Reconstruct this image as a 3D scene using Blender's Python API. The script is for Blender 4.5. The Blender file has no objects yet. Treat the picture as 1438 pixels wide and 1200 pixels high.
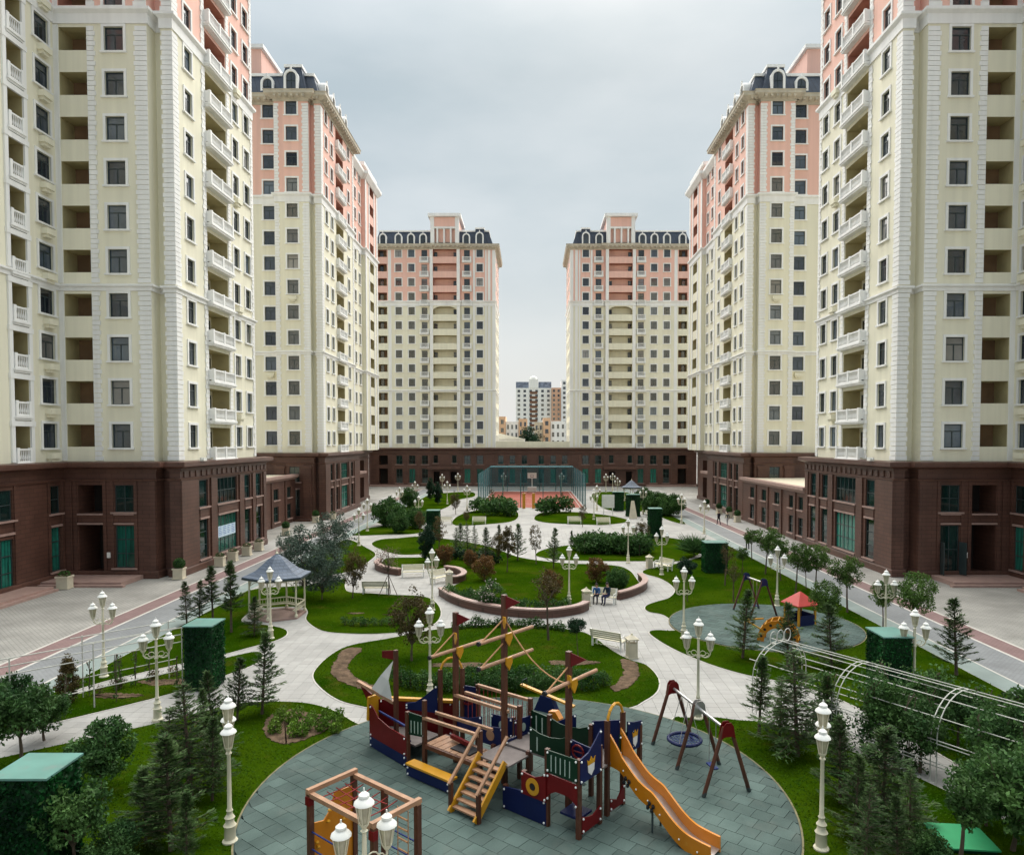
import bpy, bmesh, math, random
import numpy as np
from mathutils import Vector, Matrix
random.seed(7); RNG = np.random.default_rng(7)
R = math.radians
S = bpy.context.scene
COL = S.collection
# ------------------------------------------------------------------ camera
cam = bpy.data.cameras.new('camera'); co = bpy.data.objects.new('camera', cam); COL.objects.link(co)
co.location = (0, 0, 10.2); co.rotation_euler = (R(88), 0, 0)
cam.sensor_width = 36; cam.lens = 25.03; cam.shift_x = -0.0181; cam.shift_y = 0.0375
cam.clip_start = .1; cam.clip_end = 6000
S.camera = co
# ------------------------------------------------------------------ sky, sun, exposure
SUN_EL, SUN_AZ = R(46), R(8)          # azimuth measured from +Y towards +X
W = bpy.data.worlds.new('World'); S.world = W; W.use_nodes = True
nt = W.node_tree; nt.nodes.clear(); N = nt.nodes.new; LK = nt.links.new
out = N('ShaderNodeOutputWorld'); mx = N('ShaderNodeMixShader')
b1 = N('ShaderNodeBackground'); b2 = N('ShaderNodeBackground')
sky = N('ShaderNodeTexSky'); sky.sky_type = 'NISHITA'; sky.sun_disc = False
sky.sun_elevation = SUN_EL; sky.sun_rotation = SUN_AZ; sky.air_density = 1.5; sky.dust_density = 3
LK(sky.outputs[0], b1.inputs[0]); b1.inputs[1].default_value = .05
tc = N('ShaderNodeTexCoord'); sep = N('ShaderNodeSeparateXYZ'); LK(tc.outputs['Generated'], sep.inputs[0])
mp = N('ShaderNodeMapping'); mp.inputs['Scale'].default_value = (1.0, 1.0, 2.6); LK(tc.outputs['Generated'], mp.inputs[0])
nz = N('ShaderNodeTexNoise'); nz.inputs['Scale'].default_value = 1.9; nz.inputs['Detail'].default_value = 6; nz.inputs['Roughness'].default_value = .5
LK(mp.outputs[0], nz.inputs['Vector'])
rp = N('ShaderNodeValToRGB'); LK(nz.outputs[0], rp.inputs[0])
rp.color_ramp.elements[0].position = .36; rp.color_ramp.elements[0].color = (.49, .61, .68, 1)
rp.color_ramp.elements[1].position = .64; rp.color_ramp.elements[1].color = (.74, .82, .87, 1)
hz = N('ShaderNodeMapRange'); hz.inputs[1].default_value = .02; hz.inputs[2].default_value = .27; hz.inputs[3].default_value = .92; hz.inputs[4].default_value = 0
LK(sep.outputs[2], hz.inputs[0])
mc = N('ShaderNodeMixRGB'); LK(hz.outputs[0], mc.inputs[0]); LK(rp.outputs[0], mc.inputs[1]); mc.inputs[2].default_value = (.97, .985, .99, 1)
# overcast skies brighten steadily from mid-height to the zenith
zn = N('ShaderNodeMapRange'); zn.inputs[1].default_value = .45; zn.inputs[2].default_value = 1.0; zn.inputs[3].default_value = 1.0; zn.inputs[4].default_value = 2.0; LK(sep.outputs[2], zn.inputs[0])
mz = N('ShaderNodeMixRGB'); mz.blend_type = 'MULTIPLY'; mz.inputs[0].default_value = 1; LK(mc.outputs[0], mz.inputs[1]); LK(zn.outputs[0], mz.inputs[2])
LK(mz.outputs[0], b2.inputs[0]); b2.inputs[1].default_value = .137
mx.inputs[0].default_value = .95
LK(b1.outputs[0], mx.inputs[1]); LK(b2.outputs[0], mx.inputs[2]); LK(mx.outputs[0], out.inputs[0])
sl = bpy.data.lights.new('sun', 'SUN'); sl.energy = 1.5; sl.angle = R(108); sl.color = (1, .96, .9)
so = bpy.data.objects.new('sun', sl); COL.objects.link(so)
sd = Vector((math.sin(SUN_AZ)*math.cos(SUN_EL), math.cos(SUN_AZ)*math.cos(SUN_EL), math.sin(SUN_EL)))
so.rotation_euler = sd.to_track_quat('Z', 'Y').to_euler(); so.location = (0, 60, 120)
vs = S.view_settings; vs.view_transform = 'Standard'; vs.look = 'None'; vs.gamma = 1; vs.exposure = 2.55; vs.use_curve_mapping = False

# ------------------------------------------------------------------ materials
MATS = {}
def PATCH(m, col, scale, lo, hi, amt=1.0, detail=6):
    """worn, dry or dirty patches with shapes of their own"""
    t = m.node_tree; n = t.nodes.new; l = t.links.new; p = t.nodes['Principled BSDF']; g = n('ShaderNodeNewGeometry')
    no = n('ShaderNodeTexNoise'); no.inputs['Scale'].default_value = scale; no.inputs['Detail'].default_value = detail; no.inputs['Roughness'].default_value = .65; l(g.outputs['Position'], no.inputs['Vector'])
    r = n('ShaderNodeMapRange'); r.inputs[1].default_value = lo; r.inputs[2].default_value = hi; r.inputs[4].default_value = amt; l(no.outputs[0], r.inputs[0])
    h = n('ShaderNodeMixRGB'); l(r.outputs[0], h.inputs[0]); src = p.inputs['Base Color'].links[0].from_socket; l(src, h.inputs[1]); h.inputs[2].default_value = (*col, 1); l(h.outputs[0], p.inputs['Base Color']); return m
def M(name, col, rough=.7, var=.10, scale=.8, bump=0, bscale=30, spec=.35, metal=0, island=0, col2=None, stretch=None, objrand=0, fine=0, streak=0):
    m = bpy.data.materials.new(name); m.use_nodes = True; t = m.node_tree; n = t.nodes.new; l = t.links.new
    p = t.nodes['Principled BSDF']
    p.inputs['Roughness'].default_value = rough; p.inputs['Specular IOR Level'].default_value = spec; p.inputs['Metallic'].default_value = metal
    geo = n('ShaderNodeNewGeometry'); vec = geo.outputs['Position']
    if stretch:
        mpn = n('ShaderNodeMapping'); mpn.inputs['Scale'].default_value = stretch; l(vec, mpn.inputs[0]); vec = mpn.outputs[0]
    no = n('ShaderNodeTexNoise'); no.inputs['Scale'].default_value = scale; no.inputs['Detail'].default_value = 5; l(vec, no.inputs['Vector'])
    mr = n('ShaderNodeMapRange'); mr.inputs[1].default_value = .3; mr.inputs[2].default_value = .7; l(no.outputs[0], mr.inputs[0])
    mix = n('ShaderNodeMixRGB'); l(mr.outputs[0], mix.inputs[0])
    c = Vector(col)
    a = c*(1-var); b = Vector(col2) if col2 else c*(1+var)
    mix.inputs[1].default_value = (*a, 1); mix.inputs[2].default_value = (*b, 1)
    o = mix.outputs[0]
    def mul(o, src, lo, hi):
        r = n('ShaderNodeMapRange'); r.inputs[3].default_value = lo; r.inputs[4].default_value = hi; l(src, r.inputs[0])
        h = n('ShaderNodeMixRGB'); h.blend_type = 'MULTIPLY'; h.inputs[0].default_value = 1; l(o, h.inputs[1]); l(r.outputs[0], h.inputs[2]); return h.outputs[0]
    if island: o = mul(o, geo.outputs['Random Per Island'], 1-island, 1+island)
    if objrand:
        oi = n('ShaderNodeObjectInfo'); o = mul(o, oi.outputs['Random'], 1-objrand, 1+objrand)
    if fine:
        nf = n('ShaderNodeTexNoise'); nf.inputs['Scale'].default_value = 45; nf.inputs['Detail'].default_value = 3; l(geo.outputs['Position'], nf.inputs['Vector'])
        o = mul(o, nf.outputs[0], 1-fine, 1+fine)
    if streak:   # rain streaks and grime down a wall
        ms = n('ShaderNodeMapping'); ms.inputs['Scale'].default_value = (1.6, 1.6, .05); l(geo.outputs['Position'], ms.inputs[0]); ns = n('ShaderNodeTexNoise'); ns.inputs['Scale'].default_value = 1.3; ns.inputs['Detail'].default_value = 6; l(ms.outputs[0], ns.inputs['Vector'])
        rs = n('ShaderNodeMapRange'); rs.inputs[1].default_value = .38; rs.inputs[2].default_value = .62; l(ns.outputs[0], rs.inputs[0]); o = mul(o, rs.outputs[0], 1-streak, 1.0)
    l(o, p.inputs['Base Color'])
    if bump:
        nb = n('ShaderNodeTexNoise'); nb.inputs['Scale'].default_value = bscale; nb.inputs['Detail'].default_value = 4; l(geo.outputs['Position'], nb.inputs['Vector'])
        bp = n('ShaderNodeBump'); bp.inputs['Strength'].default_value = bump; bp.inputs['Distance'].default_value = .02; l(nb.outputs[0], bp.inputs['Height']); l(bp.outputs[0], p.inputs['Normal'])
    MATS[name] = m; return m
def LEAF(name, col, col2, rough=.55, isl=.45):
    m = M(name, col, rough, 0, .9, col2=col2, island=isl, spec=.12, objrand=.16)
    t = m.node_tree; p = t.nodes['Principled BSDF']; tr = t.nodes.new('ShaderNodeBsdfTranslucent'); ms = t.nodes.new('ShaderNodeMixShader')
    src = p.inputs['Base Color'].links[0].from_socket; t.links.new(src, tr.inputs[0]); ms.inputs[0].default_value = .25
    t.links.new(p.outputs[0], ms.inputs[1]); t.links.new(tr.outputs[0], ms.inputs[2]); t.links.new(ms.outputs[0], t.nodes['Material Output'].inputs[0])
    return m
def BRICKS(m, sx, sy, mortar, amt, axes='xy', offset=.5, rot=0):
    """fine joints over a material's colour (cladding too far off to tell the pieces apart)"""
    t = m.node_tree; n = t.nodes.new; l = t.links.new; p = t.nodes['Principled BSDF']
    g = n('ShaderNodeNewGeometry'); sp = n('ShaderNodeSeparateXYZ'); l(g.outputs['Position'], sp.inputs[0]); cb = n('ShaderNodeCombineXYZ')
    if axes == 'xy': l(sp.outputs[0], cb.inputs[0]); l(sp.outputs[1], cb.inputs[1])
    else:
        ad = n('ShaderNodeMath'); l(sp.outputs[0], ad.inputs[0]); l(sp.outputs[1], ad.inputs[1]); l(ad.outputs[0], cb.inputs[0]); l(sp.outputs[2], cb.inputs[1])
    v = cb.outputs[0]
    if rot:
        mpn = n('ShaderNodeMapping'); mpn.inputs['Rotation'].default_value = (0, 0, rot); l(v, mpn.inputs[0]); v = mpn.outputs[0]
    bt = n('ShaderNodeTexBrick'); l(v, bt.inputs['Vector']); bt.offset = offset
    bt.inputs['Scale'].default_value = 1; bt.inputs['Brick Width'].default_value = sx; bt.inputs['Row Height'].default_value = sy; bt.inputs['Mortar Size'].default_value = mortar
    bt.inputs['Color1'].default_value = (1, 1, 1, 1); bt.inputs['Color2'].default_value = (1-amt*.35,)*3+(1,); bt.inputs['Mortar'].default_value = (1-amt,)*3+(1,)
    h = n('ShaderNodeMixRGB'); h.blend_type = 'MULTIPLY'; h.inputs[0].default_value = 1
    src = p.inputs['Base Color'].links[0].from_socket; l(src, h.inputs[1]); l(bt.outputs[0], h.inputs[2]); l(h.outputs[0], p.inputs['Base Color'])
    return m
YEL = M('cream_yellow_stucco', (.80, .76, .60), .85, .05, .25, bump=.05, stretch=(1, 1, .25), spec=.2, streak=.065)
PNK = M('salmon_stucco', (.82, .51, .42), .85, .05, .25, bump=.05, stretch=(1, 1, .25), spec=.2, streak=.065)
WHT = M('white_trim_stucco', (.84, .83, .80), .8, .06, .4, stretch=(1, 1, .3), spec=.2, streak=.065)
STN = M('beige_cornice_stone', (.50, .45, .36), .8, .15, 1.2, spec=.2)
SLATE = BRICKS(M('dark_slate_roof', (.040, .054, .082), .5, .2, 1.5), .6, 60, .05, .4, 'xz', 0)
GRAN = BRICKS(M('brown_granite', (.108, .050, .035), .45, .22, .5, spec=.4, fine=.3), .9, .3, .02, .45, 'xz')
GRANL = M('pink_granite_trim', (.33, .215, .18), .5, .12, 2, spec=.5, fine=.2)
FRAME = M('dark_window_frame', (.035, .05, .05), .4, .1, 2)
def glass(name, col, col2, rough=.06):
    m = M(name, col, rough, 0, .35, col2=col2, objrand=.45, spec=.8); return m
GLS = glass('dark_window_glass', (.010, .013, .018), (.055, .066, .080))
GRN = glass('green_shop_glass', (.003, .009, .008), (.006, .028, .024))
CURT = M('green_curtain_glass', (.004, .030, .022), .15, 0, 2.2, col2=(.02, .20, .145), stretch=(3, 3, .15), spec=.6, objrand=.4)
GLB = glass('sky_tinted_glass', (.05, .065, .085), (.11, .14, .17)); GLC = glass('curtained_glass', (.16, .155, .145), (.26, .25, .235), .12)
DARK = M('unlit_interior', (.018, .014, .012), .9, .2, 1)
INTR = M('raw_shaded_loggia_back_wall', (.20, .125, .07), .9, .25, .6)  # raw brown wall, its colour also darkened to carry the loggia shade
CREAM = M('cream_painted_metal', (.62, .57, .42), .45, .08, 3, spec=.5)
WPAINT = M('white_painted_metal', (.74, .73, .68), .45, .06, 3, spec=.5)
LGLASS = M('lantern_glass', (.42, .38, .27), .15, .2, 6, spec=.7)
PAVE = M('pale_stone_slab', (.30, .29, .27), .75, .10, .35, col2=(.385, .37, .345), island=.07, fine=.15, spec=.3)
JOINT = M('paving_joint', (.22, .21, .20), .9, .1, 2)
GRASS = M('lawn_grass', (.012, .042, .0005), .95, .25, .28, col2=(.036, .066, .002), bump=.9, bscale=55, spec=0, fine=.5)
BLADE = LEAF('grass_blade', (.018, .062, .001), (.046, .090, .003), .95, .35)
ROADG = BRICKS(M('grey_block_paving', (.235, .24, .24), .8, .12, .5, fine=.25), .24, .12, .015, .35, 'xy')
ROADB = BRICKS(M('beige_block_paving', (.30, .285, .255), .8, .2, .4, fine=.25), .4, .2, .02, .28, 'xy', rot=R(45))
ROADP = BRICKS(M('dusty_pink_paving', (.235, .150, .140), .8, .12, .8, fine=.25), .24, .12, .015, .3, 'xy')
ROADC = M('pale_green_lane', (.215, .255, .235), .75, .12, .8, fine=.15)
LINE = M('pale_kerb_line', (.50, .47, .42), .8, .08, 1)
RUB = M('green_rubber_tile', (.046, .072, .064), .85, .10, .7, col2=(.078, .112, .100), island=.13, objrand=.14, fine=.3, bump=.2, bscale=90, spec=.25)
RUBD = M('rubber_joint', (.036, .056, .05), .9, .1, 2)
BARK = M('bark_mulch', (.105, .070, .045), .95, .45, 4, bump=.8, bscale=25, fine=.5, spec=.1)
WOOD = M('brown_lacquered_timber', (.075, .022, .009), .5, .3, 5, stretch=(1, 1, .2), spec=.5)
WOODT = M('worn_pale_timber', (.32, .175, .10), .55, .2, 4, spec=.4)
BLUE = M('dark_blue_panel', (.004, .010, .058), .45, .12, 2, spec=.25)
RED = M('dark_red_panel', (.115, .003, .004), .45, .12, 2, spec=.25)
REDB = M('coral_red_roof', (.42, .045, .035), .5, .1, 2)
GREEN = M('dark_green_panel', (.002, .024, .010), .45, .12, 2, spec=.25)
YELP = M('yellow_panel', (.50, .235, .009), .35, .1, 2, spec=.5)
ORNG = M('orange_slide_plastic', (.50, .17, .005), .3, .1, 1.5, spec=.5)
STEEL = M('stainless_steel', (.55, .54, .53), .3, .1, 2, metal=.8)
BOLT = M('pale_bolt_cap', (.7, .7, .68), .4, .05, 3)
BLK = M('black_plastic', (.012, .012, .014), .5, .1, 3)
SAIL = M('white_sailcloth', (.62, .60, .57), .8, .06, 2)
ROPE = M('tan_rope', (.36, .19, .09), .9, .2, 8)
ROPER = M('red_rope', (.24, .03, .028), .9, .2, 8)
NETB = M('blue_rope', (.008, .022, .12), .7, .15, 8)
DECK = M('grey_deck_board', (.155, .13, .12), .75, .15, 3, fine=.2)
TRUNK = M('tree_bark', (.10, .072, .05), .9, .25, 5, bump=.5, bscale=30)
COURT = M('red_court_surface', (.26, .066, .042), .85, .08, .4, fine=.15)
BOXTOP = M('turquoise_metal_lid', (.10, .225, .19), .4, .12, 1.5, spec=.5)
GREENLID = M('bright_green_lid', (.035, .30, .12), .45, .1, 1.5, spec=.4)
ROOFB = BRICKS(M('blue_grey_shingles', (.11, .138, .185), .6, .14, 2.5), .35, .16, .02, .4, 'xz')
STONEP = M('cream_stone_planter', (.55, .49, .37), .7, .1, 2)
SKIN = M('skin', (.50, .29, .21), .5, .05, 5)
L_CON = LEAF('conifer_needles', (.020, .054, .014), (.074, .125, .036))
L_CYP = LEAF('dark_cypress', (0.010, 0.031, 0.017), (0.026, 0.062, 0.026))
L_BRD = LEAF('broad_leaves', (0.025, 0.069, 0.022), (0.068, 0.136, 0.035))
L_STR = LEAF('street_tree_leaves', (0.044, 0.093, 0.018), (0.088, 0.151, 0.034))
L_OLV = LEAF('grey_green_leaves', (0.050, 0.083, 0.061), (0.110, 0.149, 0.110))
L_BRN = LEAF('rusty_leaves', (0.103, 0.052, 0.019), (0.187, 0.099, 0.033))
L_MIX = LEAF('turning_leaves', (0.054, 0.048, 0.018), (0.117, 0.083, 0.029))
L_RED = LEAF('sparse_pinkish_leaves', (.16, .10, .085), (.24, .16, .13))
L_HDG = LEAF('hedge_leaves', (0.022, 0.068, 0.016), (0.068, 0.135, 0.035))
L_IVY = LEAF('artificial_ivy', (0.005, 0.033, 0.009), (0.015, 0.095, 0.023), .4, .6)
L_LIM = LEAF('lime_bedding', (0.058, 0.128, 0.013), (0.128, 0.211, 0.026))
L_FLW = LEAF('pale_blossom', (.5, .42, .38), (.6, .52, .48))

PATCH(GRASS, (.060, .056, .008), .45, .56, .72, .7); PATCH(PAVE, (.21, .20, .18), .35, .55, .75, .55); PATCH(PAVE, (.17, .16, .14), 2.2, .66, .74, .5); PATCH(ROADB, (.19, .18, .16), .22, .55, .7, .6); PATCH(ROADG, (.15, .15, .15), .3, .56, .7, .6)
PATCH(RUB, (.10, .115, .10), .8, .55, .75, .6); PATCH(RUB, (.03, .045, .04), .5, .58, .72, .6); PATCH(BOXTOP, (.15, .20, .18), 2.5, .55, .7, .7); PATCH(GREENLID, (.06, .22, .10), 2.0, .55, .7, .6)
for m_, c_ in ((BLUE, (.012, .020, .075)), (RED, (.15, .015, .014)), (GREEN, (.008, .035, .018)), (ORNG, (.52, .24, .03)), (YELP, (.50, .29, .05)), (WOOD, (.13, .06, .035))): PATCH(m_, c_, 5, .56, .74, .7)
PTUBE = M('weathered_white_tube', (.47, .46, .41), .5, .15, 3, spec=.4)
# ------------------------------------------------------------------ mesh helpers
class MB:
    def __init__(s): s.v = []; s.f = []; s.m = []
    def q(s, *pts, m=0):
        i = len(s.v); s.v += [tuple(p) for p in pts]; s.f.append(tuple(range(i, i+len(pts)))); s.m.append(m)
    def box(s, x0, x1, y0, y1, z0, z1, m=0, skip=''):
        i = len(s.v)
        s.v += [(x, y, z) for z in (z0, z1) for y in (y0, y1) for x in (x0, x1)]
        for k, f in (('b', (0, 2, 3, 1)), ('t', (4, 5, 7, 6)), ('f', (0, 1, 5, 4)), ('k', (2, 6, 7, 3)), ('l', (0, 4, 6, 2)), ('r', (1, 3, 7, 5))):
            if k not in skip: s.f.append(tuple(i+j for j in f)); s.m.append(m)
    def obox(s, P, u, n, t0, t1, d0, d1, z0, z1, m=0):
        i = len(s.v)
        for z in (z0, z1):
            for d in (d0, d1):
                for t in (t0, t1): s.v.append((P[0]+u[0]*t+n[0]*d, P[1]+u[1]*t+n[1]*d, z))
        for f in ((0, 2, 3, 1), (4, 5, 7, 6), (0, 1, 5, 4), (2, 6, 7, 3), (0, 4, 6, 2), (1, 3, 7, 5)): s.f.append(tuple(i+j for j in f)); s.m.append(m)
    def tube(s, p0, p1, r0, r1=None, n=8, m=0, cap=True):
        r1 = r0 if r1 is None else r1
        p0 = Vector(p0); p1 = Vector(p1); d = (p1-p0)
        if d.length < 1e-6: return
        d.normalize(); a = d.orthogonal().normalized() if abs(d.z) < .999 else Vector((1, 0, 0)); b = d.cross(a)
        i = len(s.v)
        for p, r in ((p0, r0), (p1, r1)):
            for k in range(n):
                w = 2*math.pi*(k+.5)/n; s.v.append(tuple(p+a*(r*math.cos(w))+b*(r*math.sin(w))))
        for k in range(n): s.f.append((i+k, i+(k+1) % n, i+n+(k+1) % n, i+n+k)); s.m.append(m)
        if cap: s.f.append(tuple(i+k for k in range(n))[::-1]); s.m.append(m); s.f.append(tuple(i+n+k for k in range(n))); s.m.append(m)
    def bar(s, p0, p1, w, h, m=0):
        """rectangular beam"""
        p0 = Vector(p0); p1 = Vector(p1); d = (p1-p0).normalized()
        a = d.cross(Vector((0, 0, 1)))
        a = Vector((1, 0, 0)) if a.length < 1e-4 else a.normalized()
        b = a.cross(d)
        i = len(s.v)
        for p in (p0, p1):
            for x, y in ((-1, -1), (1, -1), (1, 1), (-1, 1)): s.v.append(tuple(p+a*(x*w/2)+b*(y*h/2)))
        for f in ((3, 2, 1, 0), (4, 5, 6, 7), (0, 1, 5, 4), (1, 2, 6, 5), (2, 3, 7, 6), (3, 0, 4, 7)): s.f.append(tuple(i+j for j in f)); s.m.append(m)
    def path(s, pts, r, n=6, m=0):
        for a, b in zip(pts, pts[1:]): s.tube(a, b, r, r, n, m)
    def lathe(s, c, prof, n=12, m=0, ph=0, sx=1, sy=1):
        i = len(s.v); k = len(prof)
        for r, z in prof:
            for j in range(n):
                w = 2*math.pi*j/n+ph; s.v.append((c[0]+r*sx*math.cos(w), c[1]+r*sy*math.sin(w), c[2]+z))
        for a in range(k-1):
            for j in range(n): s.f.append((i+a*n+j, i+a*n+(j+1) % n, i+(a+1)*n+(j+1) % n, i+(a+1)*n+j)); s.m.append(m)
        s.f.append(tuple(i+j for j in range(n))[::-1]); s.m.append(m)
        s.f.append(tuple(i+(k-1)*n+j for j in range(n))); s.m.append(m)
    def prism(s, poly, z0, z1, m=0, ms=None):
        i = len(s.v); k = len(poly)
        s.v += [(x, y, z0) for x, y in poly]+[(x, y, z1) for x, y in poly]
        s.f.append(tuple(i+k+j for j in range(k))); s.m.append(m)
        for j in range(k): s.f.append((i+j, i+(j+1) % k, i+k+(j+1) % k, i+k+j)); s.m.append(m if ms is None else ms)
    def plate(s, fn, poly, t, m=0):
        """a flat panel: 2d outline poly mapped by fn(a, b, depth) to 3d, thickness t"""
        i = len(s.v); k = len(poly)
        s.v += [tuple(fn(a, b, 0)) for a, b in poly]+[tuple(fn(a, b, t)) for a, b in poly]
        s.f.append(tuple(i+j for j in range(k))); s.m.append(m); s.f.append(tuple(i+k+j for j in range(k))[::-1]); s.m.append(m)
        for j in range(k): s.f.append((i+j, i+k+j, i+k+(j+1) % k, i+(j+1) % k)); s.m.append(m)
    def mesh(s, name, mats, off=(0, 0, 0), smooth=False):
        me = bpy.data.meshes.new(name)
        me.from_pydata([(x-off[0], y-off[1], z-off[2]) for x, y, z in s.v], [], s.f)
        mats = mats if isinstance(mats, (list, tuple)) else [mats]
        for m in mats: me.materials.append(m)
        if len(mats) > 1: me.polygons.foreach_set('material_index', s.m)
        if smooth:
            me.polygons.foreach_set('use_smooth', [True]*len(s.f)); 
            try: me.set_sharp_from_angle(angle=R(40))
            except Exception: pass
        me.update(); return me
ORG = {}
def ob(name, me, parent=None, loc=(0, 0, 0), rot=0, scale=None):
    o = bpy.data.objects.new(name, me); COL.objects.link(o)
    if parent is not None: o.parent = parent
    o.location = loc; o.rotation_euler = (0, 0, rot) if not isinstance(rot, (tuple, list)) else rot
    if scale: o.scale = scale if isinstance(scale, (tuple, list)) else (scale,)*3
    return o
def thing(name, label, cat, loc=(0, 0, 0), rot=0, group=None, scale=None):
    o = ob(name, None, None, loc, rot, scale); o['label'] = label; o['category'] = cat
    if group: o['group'] = group
    ORG[o.name] = tuple(loc); return o
def tag(o, label, cat, group=None):
    o['label'] = label; o['category'] = cat
    if group: o['group'] = group
    return o
def wpart(name, mb, mats, root, smooth=False):
    """a part whose MB is in world coordinates, under an unrotated root"""
    return ob(name, mb.mesh(name, mats, ORG[root.name], smooth), root)
def wsplit(name, mb, mats, root):
    """like wpart, but every separate piece becomes a part of its own"""
    par = list(range(len(mb.v)))
    def find(a):
        while par[a] != a: par[a] = par[par[a]]; a = par[a]
        return a
    for f in mb.f:
        for a in f[1:]: par[find(a)] = find(f[0])
    grp = {}
    for f, m in zip(mb.f, mb.m): grp.setdefault(find(f[0]), []).append((f, m))
    for fs in grp.values():
        q = MB(); ix = {}
        for f, m in fs:
            for a in f:
                if a not in ix: ix[a] = len(q.v); q.v.append(mb.v[a])
            q.f.append(tuple(ix[a] for a in f)); q.m.append(m)
        wpart(name, q, mats, root)
def part(name, mb, mats, root, smooth=False): return ob(name, mb.mesh(name, mats, (0, 0, 0), smooth), root)
def struct(o, kind='structure'): o['kind'] = kind; return o
def dup(root, label=None, loc=None, rot=None, group=None):
    r = root.copy(); COL.objects.link(r)
    if loc is not None: r.location = loc
    if rot is not None: r.rotation_euler = (0, 0, rot)
    if label: r['label'] = label
    if group: r['group'] = group
    for ch in root.children:
        c = ch.copy(); COL.objects.link(c); c.parent = r
        for g in ch.children:
            d = g.copy(); COL.objects.link(d); d.parent = c
    return r
def smooth_closed(pts, sub=5, clampx=None):
    n = len(pts); o = []
    for i in range(n):
        p0, p1, p2, p3 = (np.array(pts[(i+k-1) % n]) for k in range(4))
        for j in range(sub):
            t = j/sub
            q = .5*((2*p1)+(-p0+p2)*t+(2*p0-5*p1+4*p2-p3)*t*t+(-p0+3*p1-3*p2+p3)*t**3)
            if clampx: q[0] = min(max(q[0], -clampx), clampx)
            o.append((float(q[0]), float(q[1])))
    return o
def smooth_open(pts, sub=6):
    P = [pts[0]]+list(pts)+[pts[-1]]; o = []
    for i in range(1, len(P)-2):
        p0, p1, p2, p3 = (np.array(P[i+k-1], float) for k in range(4))
        for j in range(sub):
            t = j/sub; o.append(tuple(.5*((2*p1)+(-p0+p2)*t+(2*p0-5*p1+4*p2-p3)*t*t+(-p0+3*p1-3*p2+p3)*t**3)))
    o.append(tuple(map(float, pts[-1]))); return o
def sweep(mb, line, prof, side, m=0, closed_prof=False, ends=True, loop=False):
    """mouldings: profile [(outward d, z)] swept along a mitred polyline; side +1: outward is to the left of travel"""
    line = list(line)
    if loop: line = line+[line[0]]
    n = len(line); nor = []
    for a, b in zip(line, line[1:]):
        dx, dy = b[0]-a[0], b[1]-a[1]; L = math.hypot(dx, dy); nor.append((-dy/L*side, dx/L*side))
    off = []
    for i in range(n):
        if loop and i in (0, n-1): a, b = nor[-1], nor[0]; k = 1+a[0]*b[0]+a[1]*b[1]; off.append(((a[0]+b[0])/k, (a[1]+b[1])/k))
        elif i == 0: off.append(nor[0])
        elif i == n-1: off.append(nor[-1])
        else:
            a, b = nor[i-1], nor[i]; k = 1+a[0]*b[0]+a[1]*b[1]; off.append(((a[0]+b[0])/k, (a[1]+b[1])/k))
    i0 = len(mb.v); k = len(prof)
    for p, o in zip(line, off):
        for d, z in prof: mb.v.append((p[0]+o[0]*d, p[1]+o[1]*d, z))
    rng = range(k) if closed_prof else range(k-1)
    for i in range(n-1):
        for j in rng:
            a = i0+i*k+j; b = i0+i*k+(j+1) % k; mb.f.append((a, b, b+k, a+k)); mb.m.append(m)
    if ends and not loop:
        mb.f.append(tuple(i0+j for j in range(k))); mb.m.append(m); mb.f.append(tuple(i0+(n-1)*k+j for j in range(k))); mb.m.append(m)
# ------------------------------------------------------------------ the ground (setting)
def sheet(name, x0, x1, y0, y1, z, mat, thick=.02):
    mb = MB(); mb.box(x0, x1, y0, y1, z-thick, z); return struct(ob(name, mb.mesh(name, mat)))
GND = M('outer_ground', (.22, .21, .19), .9, .2, .05)
gm = MB(); gm.q((-3000, -300, -.06), (3000, -300, -.06), (3000, 5000, -.06), (-3000, 5000, -.06)); struct(ob('ground', gm.mesh('ground', GND)))
sheet('road', -44, 45, 5, 162, -.004, ROADB)
for nm, a, b, mt, z in (('lane', 20.5, 22.75, ROADG, .004), ('lane_stripe', 22.9, 24.1, ROADP, .008), ('green_strip', 19.2, 20.45, ROADC, .008),
                        ('road_line', 22.75, 22.9, LINE, .012), ('road_line', 24.1, 24.25, LINE, .012), ('road_line', 20.45, 20.55, LINE, .013)):
    for s in (-1, 1):
        sheet(nm, min(s*a, s*b), max(s*a, s*b), 5, 150, z, mt, .03)
sheet('footway', 24.25, 26.9, 66, 150, .006, PAVE); sheet('footway', -26.5, -24.25, 66, 150, .006, PAVE)
sheet('lane', -19.2, 19.2, 145.2, 150, .005, ROADG, .03)

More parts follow.
